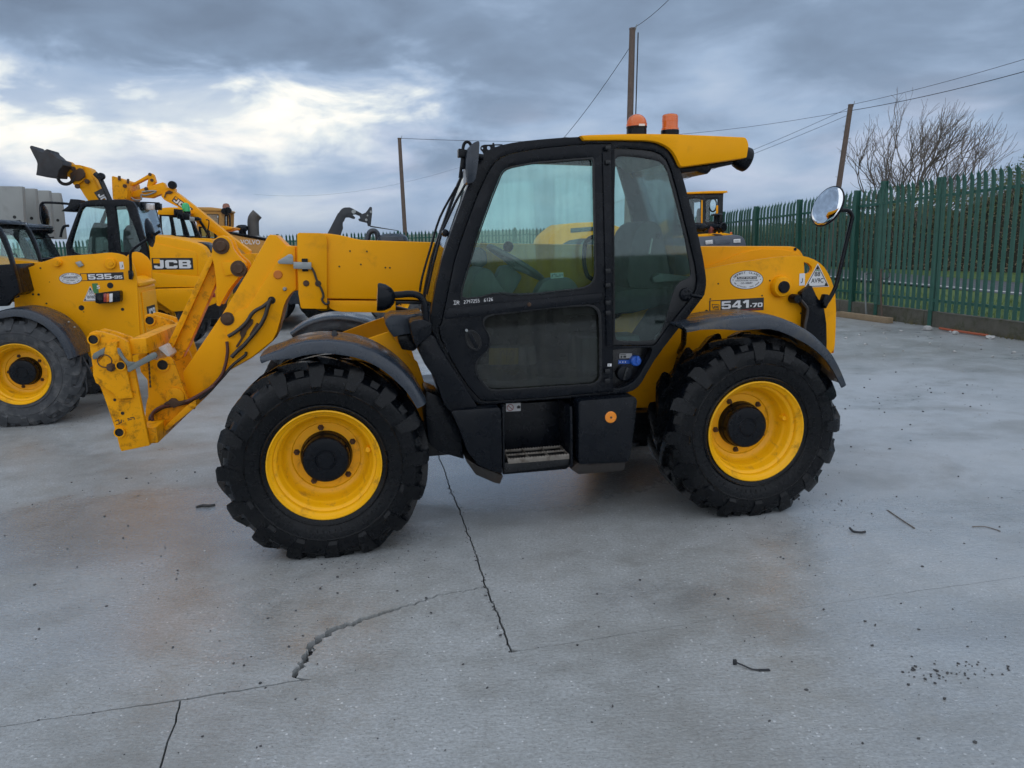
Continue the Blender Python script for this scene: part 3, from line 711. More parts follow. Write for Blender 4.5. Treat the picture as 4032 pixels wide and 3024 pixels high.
# bare tree behind the hedge line
def bare_tree(name, label, base, H, spread, lean, seed, stems=5, depth=5):
    rnd = random.Random(seed)
    root = thing(name, label, 'tree', base)
    bt, bb = bmesh.new(), bmesh.new()
    def grow(p, d, L, r, lv):
        n = 3; pts = [p]; dd = d.copy()
        for i in range(n):
            dd = (dd + Vector((rnd.gauss(0, .13), rnd.gauss(0, .13), rnd.gauss(0, .06) + .075))).normalized()
            pts.append(pts[-1] + dd * (L / n))
        tube_bm(bt if lv == 0 else bb, pts, lambda q: max(.0068, r * (1 - .40 * q)), 6 if lv < 2 else (4 if lv < 4 else 3), 1)
        if lv >= depth: return
        kids = 3 if lv < 4 else (3 if rnd.random() < .5 else 2)
        for k in range(kids):
            i = n if k == 0 else rnd.choice([1, 2, 2, 3][:n + 1]); q = pts[min(i, n)]
            a = rnd.uniform(.30, .80) * (0.45 if k == 0 else 1.0)
            ax_ = dd.orthogonal().normalized(); ax_.rotate(Matrix.Rotation(rnd.random() * 6.28, 3, dd))
            nd = dd.copy(); nd.rotate(Matrix.Rotation(a, 3, ax_)); nd = (nd + Vector((lean * .12, 0, .06))).normalized()
            grow(q, nd, L * rnd.uniform(.58, .84), r * rnd.uniform(.52, .66) * (1.15 if k == 0 else 1), lv + 1)
    for s in range(stems):
        a = (s / max(1, stems - 1) - .5) * spread
        grow(Vector((rnd.uniform(-.3, .3), rnd.uniform(-.3, .3), 0)), Vector((math.sin(a) + lean * .25, rnd.uniform(-.25, .25), math.cos(a))).normalized(), H * .34, .075, 0)
    finish('trunk', bt, BARK, root); finish('branches', bb, BARK, root)
    return root
bare_tree('bare_tree', 'leafless wide-spreading tree behind the fence right of the leaning pole', (19.5, 38, 1.0), 6.7, 1.5, .7, 33, 8, 5)

# ------------------------------------------------------------------ utility poles and wires
def pole(label, x, y, H, r, lean, extras=()):
    root = thing('utility_pole', label, 'pole', (x, y, 0))
    tube('shaft', root, [(0, 0, -.3), (lean[0] * .5, lean[1] * .5, H * .5), (lean[0], lean[1], H)], lambda q: r * (1.1 - .25 * q), WOODP, 12, 1)
    top = Vector((lean[0], lean[1], H))
    lathe('pole_cap', root, [(0, .03), (r * .9, .02), (r * .95, -.03), (r * .88, -.04)], top, 'z', WOODP, 12)
    tube('bracket', root, [top + Vector((-.05, 0, -.12)), top + Vector((.10, -.02, -.10)), top + Vector((.16, -.02, .14))], .018, STEEL, 6, 1)
    for i in range(extras[0] if extras else 0):
        z = H - .9 - i * .55; q = z / H
        tube('step_peg', root, [(lean[0] * q - .22 * (1 if i % 2 else -1) * -1, lean[1] * q, z), (lean[0] * q, lean[1] * q, z)], .010, STEEL, 5, 1)
    return Vector((x + lean[0], y + lean[1], H))
PL = pole('slender wooden utility pole rising above the far fence on the left', -6.5 + .05, 49.5, 8.15, .13, (-.05, 0))
PM = pole('tall wooden utility pole standing behind the orange roof beacons', 4.45, 29.5, 9.15, .125, (.25, 0), (0,))
tube('conduit', bpy.data.objects['utility_pole.001'], [(.20, -.05, .2), (.33, -.05, 5.0), (.45, -.05, 9.0)], .022, WIRE, 6, 1)
PR = pole('leaning wooden utility pole beside the bare tree', 14.75, 36.0, 7.3, .125, (.75, 0), (7,))
def wire(label, a, b, sag, r=.009):
    a, b = Vector(a), Vector(b); pts = []
    for i in range(13):
        t = i / 12; p = a.lerp(b, t); p.z -= sag * 4 * t * (1 - t); pts.append(p)
    bm = bmesh.new(); tube_bm(bm, pts, r, 5, 1)
    return tag(finish('overhead_wire', bm, WIRE), label, 'wire')
def px_at(u, v, Y):
    d = px_ray(u, v); p = CAM + d * (Y / d.y); return (p.x, p.y, p.z)
wire('wire from the tall pole up out of the top of the picture', (PM.x, PM.y, PM.z), px_at(2750, -130, 21), .15)
wire('wire from the tall pole slanting down left to behind the cab roof', (PM.x, PM.y, PM.z - .5), px_at(2160, 610, 38), .2, .011)
wire('upper wire from the leaning pole to the right edge', (PR.x, PR.y, PR.z), px_at(4300, 150, 26), .12)
wire('lower wire from the leaning pole to the right edge', (PR.x, PR.y, PR.z - .25), px_at(4300, 205, 26), .15, .013)
wire('steeper wire from the leaning pole down to behind the rear roof lamp', (PR.x, PR.y, PR.z - .1), px_at(2500, 760, 44), .2)
wire('lower steep wire from the leaning pole passing under the rear roof lamp', (PR.x, PR.y, PR.z - .4), px_at(2350, 820, 44), .2)
wire('wire from the leaning pole running left above the yellow roof', (PR.x, PR.y, PR.z - .25), px_at(2300, 545, 46), .3)
wire('thin wire from the slender pole running right to the cab', (PL.x, PL.y, PL.z), px_at(2300, 555, 60), .1, .014)
wire('faint distant wire sagging left of the slender pole', px_at(1000, 765, 90), px_at(1900, 630, 70), 1.2, .007)

# things lying along the plinth
o = box('timber_block', None, (0, 0, .055), (1.55, .15, .11), TIMB, .006); tag(o, 'pale sawn timber block lying at the foot of the fence', 'timber')
o.location = (*fl(3.7, -.45), 0.002); o.rotation_euler = (0, 0, FANG + .06)
bm = bmesh.new(); tube_bm(bm, [(0, 0, .035), (.7, .02, .035), (1.1, .02, .04)], .022, 8, 2)
o = tag(finish('orange_pipe', bm, mat('orange_plastic', (.36, .085, .035), .5, var=.15)), 'short orange plastic pipe lying against the plinth wall', 'pipe'); o.location = (*fl(.55, -.32), 0); o.rotation_euler = (0, 0, FANG)
rr = random.Random(9)
for i, (tt, oo, s, lab) in enumerate(((.42, -.40, .07, 'round pale stone at the near end of the orange pipe'), (1.75, -.50, .085, 'largest white stone lying left of the orange pipe'), (1.1, -.48, .06, 'white stone lying beside the orange pipe'))):
    bm = bmesh.new(); pebble_bm(bm, 0, 0, 0, s, rr); bmesh.ops.subdivide_edges(bm, edges=bm.edges[:], cuts=1, smooth=.6)
    o = tag(finish('stone', bm, STONEW), lab, 'stone'); o.location = (*fl(tt, oo), 0)
for tt, hh, lab in ((3.95, .95, 'thin grey stake leaning on the fence behind the timber block'), (3.45, 1.05, 'forked wooden stake with wire loops behind the timber block')):
    a = fl(tt, -.20)
    st = thing('stake', lab, 'stake', (*a, 0), FANG)
    tube('shaft', st, [(0, 0, 0), (.01, .05, hh * .5), (.0, .09, hh)], .020, STEEL if hh < 1 else WOODP, 7, 1)
    tube('wire_loop', st, [(0, .09, hh * .95), (-.10, .02, hh), (-.16, .0, hh * .86), (-.05, .05, hh * .80), (.10, .02, hh * .86), (.02, .07, hh * .74)], .007, WIRE, 5, 3)
# ================================================================== WHEELS (shared meshes)
HUBZ, RT, TW, WB = 0.577, 0.622, 0.46, 2.752
def tyre_mesh(seed=1, nl=16, Rr=RT, W=TW, hub=HUBZ, matl=None):
    bm = bmesh.new(); k = Rr / .622; rl = .335 * k
    prof = [(rl - .02, .05), (rl, .032), (rl + .018, .026), (rl + .05, .014), (rl + .10, .003), (rl + .16, .0), (rl + .205, .010), (Rr - .062, .030), (Rr - .046, .055), (Rr - .040, .12), (Rr - .038, W / 2)]
    prof = prof + [(r, W - a) for r, a in prof[::-1][1:]]
    lathe_bm(bm, prof, (0, 0, 0), 'y', 80)
    rnd = random.Random(seed)
    def P(r, th, a): return Vector((r * math.cos(th), a, r * math.sin(th)))
    # moulded rings on the sidewall
    for rr_ in (rl + .028, rl + .118):
        for side in (0, 1):
            a0 = (lambda a: a) if side == 0 else (lambda a: W - a)
            ring = [(rr_ - .005, a0(.012 if rr_ < rl + .05 else .001)), (rr_, a0(.006 if rr_ < rl + .05 else -.004)), (rr_ + .005, a0(.010 if rr_ < rl + .05 else .001))]
            lathe_bm(bm, ring, (0, 0, 0), 'y', 80)
    for side in (0, 1):
        for i in range(nl):
            th = 2 * math.pi * (i + .5 * side) / nl + rnd.uniform(-.006, .006)
            A = lambda a: a if side == 0 else W - a
            # (axial, top radius, base radius, angular shift, half width at top, half width at base)
            st = [(.002, Rr - .158, Rr - .148, .030, .050, .058), (-.013, Rr - .138, Rr - .142, .026, .056, .068), (.002, Rr - .092, Rr - .104, .012, .070, .082), (.020, Rr - .050, Rr - .080, .004, .078, .092),
                  (.036, Rr - .018, Rr - .066, .008, .070, .090), (.052, Rr - .004, Rr - .058, .034, .058, .078), (.085, Rr - .001, Rr - .05, .095, .049, .068), (.150, Rr, Rr - .045, .205, .043, .060), (W / 2 + .012, Rr, Rr - .045, .37, .039, .055)]
            rows = []
            for a, rt_, rb, sh, ht, hb in st:
                d = th + sh
                rows.append([bm.verts.new(P(rb, d - hb, A(a + (.022 if a < .03 else 0)))), bm.verts.new(P(rt_, d - ht, A(a))), bm.verts.new(P(rt_, d + ht, A(a))), bm.verts.new(P(rb, d + hb, A(a + (.022 if a < .03 else 0))))])
            for q, p in zip(rows, rows[1:]):
                for j in range(3): bm.faces.new((q[j], q[j + 1], p[j + 1], p[j]))
            bm.faces.new(rows[0]); bm.faces.new(rows[-1][::-1])
    for i in range(72):
        th = 2 * math.pi * i / 72
        if i % 9 in (3, 4): continue
        c0 = P(rl + .066, th, .0095); rot_ = Matrix.Rotation(-th, 3, 'Y'); box_bm(bm, c0, (.020, .004, .0035), rot_)
    for i in range(nl):
        th = 2 * math.pi * (i + .5) / nl - .02
        q = [bm.verts.new(P(r_, th + d_, a_)) for r_, d_, a_ in ((Rr - .085, -.035, .012), (Rr - .085, .045, .012), (Rr - .040, .052, .036), (Rr - .040, -.042, .036))]
        b4 = [bm.verts.new(P(r_, th + d_, a_)) for r_, d_, a_ in ((Rr - .088, -.045, .030), (Rr - .088, .055, .030), (Rr - .060, .062, .060), (Rr - .060, -.052, .060))]
        bm.faces.new(q)
        for j in range(4): bm.faces.new((q[j], b4[j], b4[(j + 1) % 4], q[(j + 1) % 4]))
    for v in bm.verts:
        if v.co.z < -hub + .004:
            over = (-hub + .004 - v.co.z); v.co.z = -hub + .004 - over * .05
            v.co.y += (v.co.y - W / 2) * .10 * min(1, over / .04)
    bmesh.ops.recalc_face_normals(bm, faces=bm.faces[:])
    me = bpy.data.meshes.new('tyre'); bm.to_mesh(me); bm.free(); me.shade_smooth(); me.set_sharp_from_angle(angle=R(28))
    me.materials.append(matl or TYRE)
    return me
TYREM = tyre_mesh()
TYREDM = TYREM.copy(); TYREDM.materials.clear(); TYREDM.materials.append(TYRED)
def rim_mesh():
    bm = bmesh.new()
    prof = [(.318, .075), (.329, .060), (.336, .034), (.335, .024), (.328, .022), (.322, .030), (.316, .046), (.306, .052), (.301, .066), (.299, .085), (.286, .094), (.279, .104), (.277, .150), (.268, .160), (.262, .172), (.258, .215), (.247, .238), (.228, .250), (.212, .253), (.205, .262), (.10, .262), (.10, .30), (.28, .30), (.33, .40)]
    lathe_bm(bm, prof, (0, 0, 0), 'y', 72)
    bmesh.ops.recalc_face_normals(bm, faces=bm.faces[:])
    me = bpy.data.meshes.new('rim'); bm.to_mesh(me); bm.free(); me.shade_smooth(); me.set_sharp_from_angle(angle=R(40)); me.materials.append(YELR)
    return me
RIMM = rim_mesh()
def hub_mesh():
    bm = bmesh.new()
    lathe_bm(bm, [(.0, .150), (.050, .150), (.054, .154), (.060, .154), (.064, .149), (.104, .149), (.112, .150), (.132, .153), (.140, .160), (.143, .172), (.143, .215), (.150, .222), (.158, .262)], (0, 0, 0), 'y', 48)
    for a in (35, 125, 215, 305): box_bm(bm, (.09 * math.cos(R(a)), .148, .09 * math.sin(R(a))), (.030, .006, .018), Matrix.Rotation(-R(a), 3, 'Y'))
    bmesh.ops.recalc_face_normals(bm, faces=bm.faces[:])
    me = bpy.data.meshes.new('hub_cap'); bm.to_mesh(me); bm.free(); me.shade_smooth(); me.set_sharp_from_angle(angle=R(30)); me.materials.append(BLK)
    return me
HUBM = hub_mesh()
def nut_mesh():
    bm = bmesh.new(); lathe_bm(bm, [(.020, .0), (.020, -.006), (.0145, -.006), (.0145, -.020), (.008, -.022), (.008, -.036), (0, -.036)], (0, 0, 0), 'y', 6)
    bmesh.ops.recalc_face_normals(bm, faces=bm.faces[:]); me = bpy.data.meshes.new('wheel_nut'); bm.to_mesh(me); bm.free(); me.materials.append(RUSTM); return me
NUTM = nut_mesh()
def wheel(par, x, y, far=False, a0=97, tyre=None, k=1.0, z=HUBZ):
    wn = node('wheel', par, (x, y, z), (0, 0, math.pi if far else 0)); wn.scale = (k, k, k)
    link('tyre', tyre or TYREM, None, wn); link('rim', RIMM, None, wn); link('hub_cap', HUBM, None, wn)
    for i in range(5):
        o = link('wheel_nut', NUTM, None, wn); a = R(a0 - 72 * i); o.location = (.180 * math.cos(a), .262, .180 * math.sin(a))
    o = lathe('valve_guard', wn, [(.0, -.05), (.016, -.048), (.019, -.03), (.019, 0)], (.255, .175, .05), 'y', YELR, 10)
    return wn
def fender(name, par, path, y0, y1, lips, m, t=.010):
    """path: (x, z) along the outer top edge; the lip hangs from the near edge"""
    P = [Vector((x, 0, z)) for x, z in path]; bm = bmesh.new(); prev = None; n = len(P)
    for i, p in enumerate(P):
        d = (P[min(i + 1, n - 1)] - P[max(i - 1, 0)]).normalized(); nr = Vector((-d.z, 0, d.x))
        if nr.z < 0 and i < n * .6: nr = -nr
        lip = lips(i / (n - 1))
        prof = [(y0, -lip), (y0, -.030), (y0 + .008, -.012), (y0 + .030, 0), (y0 + .11, .006), ((y0 + y1) / 2, .008), (y1 - .05, .004), (y1, -.006),
                (y1, -.006 - t), ((y0 + y1) / 2, -.004), (y0 + .04, -.014), (y0 + t + .004, -.034), (y0 + t, -lip)]
        ring = [bm.verts.new(p + nr * b + Vector((0, a, 0))) for a, b in prof]
        if prev:
            for j in range(len(ring)):
                jj = (j + 1) % len(ring); bm.faces.new((prev[j], prev[jj], ring[jj], ring[j]))
        else: bm.faces.new(ring[::-1])
        prev = ring
    bm.faces.new(prev)
    return finish(name, bm, m, par, angle=40)
def smooth2(pts, k=4):
    return [(p.x, p.y) for p in rounded([Vector((a, b, 0)) for a, b in pts], k)]

# ================================================================== MAIN TELEHANDLER
FM = Frame((-1.11511519, 4.35229114), 0.17941959)
TH = thing('telehandler', 'large yellow telehandler with black cab parked in the foreground, number 541-70', 'telehandler', FM.world(1.4, 1.15), FM.yaw)
TH.location = FM.world(0, 0)
T = FM.T
wheel(TH, 0, 0, a0=97); wheel(TH, WB, 0, a0=117)
wheel(TH, 0, 2.30, True); wheel(TH, WB, 2.30, True)

# ---- chassis
chassis = box('chassis', TH, (1.55, 1.17, .62), (3.5, .72, .42), BLKG, .02)
plate_pts = T(.72, (6, [(560, 925), (615, 908), (900, 850), (1200, 805), (1330, 793), (1450, 790), (1510, 802), (1560, 822), (1610, 852), (1650, 890), (1685, 945), (1710, 1000), (1730, 1060), (1745, 1120), (1752, 1250), (1750, 1400), (1742, 1560), (1730, 1640)]),
              (7, [(1625, 265), (1560, 330), (1200, 560), (700, 735), (20, 737)]), (5, [(1500, 1022), (1400, 950), (1500, 400), (1900, 100)]))
hole_pts = T(.72, (6, [(1472, 843), (1510, 855), (1540, 885), (1543, 910), (1530, 935), (1500, 948), (1476, 942)]))
side = prism('side_plate', TH, plate_pts, .72, .75, YEL, .006, [hole_pts])
far_pts = [(x, z) for x, z in plate_pts]
prism('side_plate', TH, far_pts, 1.62, 1.65, YEL, .006)
prism('tail_plate', TH, [(3.70, .80), (3.735, .80), (3.745, 1.25), (3.70, 1.48), (3.665, 1.48), (3.705, 1.25)], .752, 1.618, YEL, .006)
prism('counterweight', TH, [(3.05, .62), (3.64, .62), (3.69, .85), (3.69, 1.15), (3.05, 1.15)], .76, 1.61, YEL, .02)
# pivot boss on the side plate
bx, bz = FM.at(6, 1275, 1060, .70)
boss = lathe('pivot_boss', TH, [(.0, -.055), (.046, -.055), (.052, -.05), (.066, -.048), (.072, -.042), (.078, -.02), (.082, .02)], (bx, .72, bz), 'y', YEL, 36)
lathe('pivot_pin', boss, [(0, -.066), (.038, -.066), (.044, -.062), (.044, -.05)], (bx, .72, bz), 'y', BLK, 28)
def hole(par, crop, x, y, Y, r, m=DARK, name='bolt_hole'):
    a, b = FM.at(crop, x, y, Y); return lathe(name, par, [(0, -.0022), (r, -.0022), (r, .002)], (a, Y, b), 'y', m, 14)
for q in ((725, 1033, .006), (1174, 1006, .006), (1107, 1137, .006), (657, 1166, .006), (623, 1273, .011), (560, 1282, .005), (505, 1328, .006), (1443, 1290, .006), (1373, 1170, .004)):
    hole(side, 6, q[0], q[1], .72, q[2])
# front frame
ff = T(.62, (8, [(800, 245), (1040, 152), (1212, 92), (1330, 232), (1400, 292), (1430, 380), (1460, 480), (1478, 680), (1436, 680), (1390, 590), (1300, 470), (1180, 360), (1040, 280)]))
prism('front_plate', TH, ff, .62, .65, YEL, .006)
prism('front_plate', TH, ff, 1.66, 1.69, YEL, .006)
hb = FM.at(8, 1090, 300, .60); box('hazard_strip', TH, (hb[0], .612, hb[1]), (.05, .012, .02), AMBERD, .002, Matrix.Rotation(R(18), 3, 'Y'))
box('front_axle', TH, (0, 1.15, HUBZ), (.20, 1.40, .20), BLKG, .03)
box('rear_axle', TH, (WB, 1.15, HUBZ), (.20, 1.40, .20), BLKG, .03)
prism('engine_pod', TH, [(.85, .60), (2.45, .60), (2.60, .80), (2.60, 1.30), (2.35, 1.40), (1.0, 1.34), (.85, 1.15)], 1.72, 2.24, YEL, .03)

# ---- fenders
fp = T(-.02, (3, [(265, 1240), (340, 1212), (430, 1182), (500, 1150), (560, 1126), (630, 1108), (700, 1097), (780, 1091), (850, 1090), (930, 1095), (1000, 1105), (1080, 1118), (1150, 1136), (1230, 1162), (1300, 1194), (1380, 1240), (1450, 1290), (1510, 1340), (1560, 1390), (1605, 1440), (1650, 1505), (1690, 1575), (1724, 1640)]))
fe = fender('fender', TH, smooth2(fp, 3), -.02, .50, lambda t: .014 + .058 * min(1, t / .15) * (1 if t < .8 else 1 - (t - .8) * 1.0), GRY)
tube('fender_stay', TH, [(.10, .25, 1.335), (.14, .55, 1.20), (.16, .66, 1.1)], .018, BLKG, 8, 1)
ffp = T(2.32, (3, [(583, 965), (640, 925), (720, 880), (800, 852), (900, 833), (1000, 832), (1100, 845), (1200, 868), (1300, 910), (1370, 955), (1440, 1030)]))
fender('fender', TH, smooth2(ffp, 3), 1.80, 2.32, lambda t: .05 + .06 * min(1, t / .16), GRY)
ya = FM.at(3, 790, 905, 2.0); yb = FM.at(3, 860, 1030, 2.0)
tube('fender_stay', TH, [(ya[0], 2.0, ya[1]), (yb[0], 2.0, yb[1]), (yb[0] + .02, 1.7, yb[1] - .1)], .022, BLKG, 8, 1)
rp = T(-.03, (6, [(447, 1414), (520, 1402), (600, 1384), (700, 1361), (800, 1342), (900, 1328), (1000, 1318)]), (14, [(0, 420), (100, 418), (200, 424), (350, 455), (500, 510), (640, 572), (780, 650), (900, 730), (1000, 812), (1100, 905), (1200, 1015), (1300, 1145), (1400, 1325), (1470, 1480), (1528, 1630)]))
fr_ = fender('fender', TH, smooth2(rp, 3), -.03, .46, lambda t: (.012 + .072 * min(1, (t / .24) ** 1.2)) * (1 if t < .6 else max(.55, 1 - (t - .6) * 1.0)), GRY)
for cx_, cy_ in ((765, 1327), (865, 1305)):
    a, b = FM.at(6, cx_, cy_, .1); lathe('fender_bolt', fr_, [(.020, 0), (.020, .006), (.012, .008), (.012, .016), (0, .016)], (a, .1, b - .01), 'z', BLK, 10)
tube('fender_stay', TH, [(2.36, .30, 1.30), (2.44, .50, 1.12), (2.5, .72, 1.02)], .020, BLKG, 8, 1)
prism('fender_bracket', TH, T(.35, (14, [(80, 608), (470, 660), (1000, 880), (1250, 1580), (1120, 1600), (800, 1060), (480, 830), (240, 775), (500, 722), (255, 705)])), .35, .70, BLKG, .01)

# ---- black bracket, mirror arm and round mirror at the rear corner
prism('tail_bracket', TH, T(.66, (14, [(700, 0), (880, -120), (960, 60), (1000, 130), (1050, 150), (1085, 200), (1105, 320), (1140, 560), (1148, 880), (1140, 1100), (760, 900), (750, 580), (770, 300), (690, 200)])), .655, .719, BLK, .012)
lathe('tail_knob', TH, [(0, -.03), (.028, -.028), (.034, -.01), (.034, .05)], (*FM.at(14, 640, 125, .63)[:1], .66, FM.at(14, 640, 125, .63)[1]), 'y', BLK, 16)
tube('cable', TH, xz(T(.64, (14, [(700, 150), (760, 220), (810, 300), (800, 420), (770, 560), (755, 700)])), .645), .012, HOSE, 7)
arm = tube('mirror_arm', TH, xz(T(.62, (6, [(1650, 1225), (1690, 1170), (1735, 1090), (1765, 1000), (1800, 850), (1850, 640), (1885, 490), (1890, 440), (1860, 400), (1810, 393), (1745, 398)])), .62), .015, BLK, 10)
prism('arm_bracket', TH, T(.63, (14, [(1055, 150), (1090, 40), (1130, 35), (1180, 60), (1200, 110), (1110, 290), (1080, 230)])), .61, .66, BLK, .006)
mc = FM.at(6, 1668, 362, .62)
mr = node('round_mirror', TH, (mc[0], .60, mc[1]))
mn = (Vector((-.915, -.149, .352))).normalized()
Q = mn.to_track_quat('Z', 'Y').to_matrix()
lathe('mirror_shell', mr, [(0, -.055), (.06, -.050), (.11, -.028), (.143, -.006), (.150, .004), (.147, .010), (.139, .011)], (0, 0, 0), 'z', BLK, 40, rot=Q)
bm = bmesh.new()
pr = [(.141 * math.sin(i / 10 * math.pi / 2), .010 + .022 * math.cos(i / 10 * math.pi / 2)) for i in range(11)]
lathe_bm(bm, pr, (0, 0, 0), 'z', 40, Q); finish('mirror_glass', bm, MIRR, mr, angle=60)

# ---- boom: outer section, side rib, collar, wear plate
BY0, BY1 = 1.08, 1.46
boom_pts = T(BY0, (3, [(605, 152), (845, 152), (900, 157), (960, 166), (1030, 180), (1100, 199), (1150, 208), (1180, 211), (1820, 231)]), (6, [(585, 708), (1000, 706), (1350, 707), (1400, 713), (1437, 738), (1460, 770), (1475, 810), (1478, 900), (1440, 1000), (600, 1010)]), (3, [(1690, 735), (862, 722), (605, 700)]))
boom = prism('boom', TH, boom_pts, BY0, BY1, YEL, .014)
prism('boom_rib', boom, T(1.065, (6, [(590, 893), (650, 876), (700, 861), (780, 832), (850, 800), (930, 768), (1000, 747), (1050, 737), (1100, 731), (1200, 732), (1300, 740), (1360, 750), (1410, 768), (1455, 795), (1468, 850), (1465, 900), (600, 1000)])), 1.062, 1.079, YEL, .006)
lathe('boom_pin', boom, [(0, -.004), (.012, -.004), (.012, .002)], (*FM.at(6, 1395, 733, 1.08)[:1], 1.08, FM.at(6, 1395, 733, 1.08)[1]), 'y', BLK, 14)
prism('boom_collar', boom, T(1.06, (3, [(596, 160), (612, 147), (800, 150), (838, 160), (853, 180), (858, 215), (858, 805), (850, 812), (640, 808), (628, 795), (612, 700), (600, 440)])), 1.058, 1.079, YEL, .006)
prism('wear_plate', boom, T(BY0, (3, [(860, 736), (1456, 742), (1456, 846), (985, 838), (930, 828), (880, 806)])), 1.085, 1.455, YEL, .006)
prism('under_channel', boom, T(1.1, (3, [(1458, 742), (1700, 742), (1700, 772), (1458, 765)])), 1.10, 1.44, BLKG, .004)
for q in ((1058, 307), (1205, 310), (965, 441), (1152, 423), (1366, 451), (1405, 452)): hole(boom, 3, q[0], q[1], BY0, .006)
for q in ((676, 587, .022), (780, 590, .022)): 
    a, b = FM.at(3, q[0], q[1], 1.058); lathe('boom_bolt', boom, [(0, -.010), (q[2] * .8, -.010), (q[2], -.006), (q[2], .002)], (a, 1.058, b), 'y', RUSTM, 8)
a, b = FM.at(3, 642, 433, 1.03)
prism('lamp_bracket', boom, T(1.03, (3, [(563, 400), (720, 405), (722, 466), (566, 460)])), 1.028, 1.045, STEEL, .003)
prism('lamp_bracket', boom, T(1.05, (3, [(430, 392), (525, 333), (550, 335), (562, 352), (564, 422), (440, 418), (430, 408)])), 1.048, 1.056, STEEL, .003)
prism('sensor', boom, T(1.04, (3, [(636, 372), (688, 372), (692, 484), (640, 484)])), 1.0455, 1.0575, BLK, .003)
tube('cable', boom, xz(T(1.05, (3, [(722, 450), (745, 490), (765, 550), (782, 590), (800, 620), (822, 670), (826, 705), (815, 725), (825, 750), (850, 768), (872, 760), (868, 738)])), 1.045), .008, HOSE, 7)

# ---- inner boom, gooseneck, crank, tilt link
goose = prism('gooseneck', TH, T(1.12, (3, [(345, 170), (365, 163), (410, 166), (505, 262), (800, 262), (800, 655), (590, 650), (560, 665), (535, 690), (505, 735), (482, 790), (455, 900), (425, 1010), (385, 1092), (300, 1165), (200, 1240), (0, 1352)]), (2, [(1545, 1172), (1475, 1215), (1440, 1190), (1402, 1010), (1500, 865), (1720, 540), (1952, 150)])), 1.12, 1.42, YEL, .012)
prism('neck_plate', goose, T(1.105, (3, [(503, 268), (580, 264), (590, 640), (560, 660), (533, 688), (503, 735), (480, 790), (453, 900), (423, 1010), (383, 1088), (200, 1232), (0, 1345), (-20, 1000), (-30, 905), (5, 890), (70, 832), (165, 800)])), 1.103, 1.119, YEL, .005)
for cr_, x, y, r in ((2, 1747, 597, .034), (3, 490, 637, .010)):
    a, b = FM.at(cr_, x, y, 1.10); lathe('neck_pin', goose, [(0, -.022), (r * .8, -.022), (r, -.018), (r, -.004), (r * 1.35, -.002), (r * 1.35, .02)], (a, 1.10, b), 'y', RUSTM if r > .02 else STEEL, 20)
a, b = FM.at(3, 430, 512, 1.10); lathe('side_reflector', goose, [(0, -.010), (.026, -.010), (.030, -.006), (.030, .004)], (a, 1.103, b), 'y', mat('faded_orange', (.55, .16, .012), .5), 24)
crank = prism('tilt_crank', TH, T(1.2, (1, [(1852, 1120), (1856, 1060), (1866, 1000), (1885, 970), (1915, 950), (1950, 946), (1985, 956), (2010, 980), (2028, 1020), (2040, 1060), (2075, 1110), (2150, 1180), (2158, 1210), (2150, 1240), (2100, 1290), (2000, 1420), (1920, 1560), (1893, 1550), (1890, 1330), (1870, 1200)])), 1.16, 1.21, YEL, .008)
prism('tilt_crank', TH, T(1.2, (1, [(1866, 1000), (1885, 970), (1915, 950), (1950, 946), (1985, 956), (2010, 980), (2028, 1020), (2040, 1060), (2075, 1110), (2150, 1180), (2158, 1210), (2150, 1240), (2100, 1290), (2000, 1420), (1920, 1560), (1893, 1550), (1880, 1100)])), 1.33, 1.38, YEL, .008)
prism('crank_pad', crank, T(1.15, (1, [(1935, 1175), (2130, 1170), (2150, 1225), (2120, 1262), (1960, 1298)])), 1.145, 1.159, YEL, .004)
for x, y, r in ((1921, 1036, .036), (2075, 1234, .036)):
    a, b = FM.at(1, x, y, 1.14); lathe('crank_pin', crank, [(0, -.03), (r * .85, -.03), (r, -.024), (r, -.012), (r * 1.5, -.010), (r * 1.6, .02)], (a, 1.155, b), 'y', RUSTM, 24)
link_ = prism('tilt_link', TH, T(1.2, (2, [(1276, 835), (1284, 795), (1606, 120), (1630, 112), (1652, 140), (1668, 215), (1664, 310), (1445, 810), (1420, 850), (1395, 905), (1345, 925), (1310, 900)])), 1.215, 1.325, YELW, .010)
prism('link_flange', link_, T(1.17, (2, [(1280, 832), (1288, 792), (1607, 118), (1632, 115), (1642, 140), (1330, 820), (1300, 850)])), 1.165, 1.214, YELW, .005)
tube('hydraulic_pipe', TH, xz(T(1.09, (3, [(378, 725), (350, 750), (300, 790), (240, 822), (200, 860), (170, 910), (135, 950), (90, 990), (40, 1025), (0, 1048)])), 1.075), .013, HOSE, 8)
tube('hydraulic_pipe', TH, xz(T(1.09, (3, [(368, 735), (345, 790), (325, 860), (290, 935), (235, 1010), (180, 1075), (130, 1130), (80, 1175), (30, 1228)])), 1.072), .014, HOSE, 8)
prism('pipe_clamp', TH, T(1.09, (3, [(175, 890), (215, 905), (210, 940), (160, 1000), (150, 1030), (120, 1080), (75, 1150), (62, 1135), (110, 1060), (95, 1020), (120, 960)])), 1.088, 1.101, RUSTM, .004)
prism('pipe_clamp', TH, T(1.09, (3, [(245, 930), (268, 945), (230, 1010), (195, 1045), (180, 1035)])), 1.088, 1.101, RUSTM, .004)
slot = FM.at(3, 375, 735, 1.10); lathe('pipe_slot', goose, [(0, -.002), (.026, -.002), (.026, .002)], (slot[0], 1.103, slot[1]), 'y', DARK, 18)

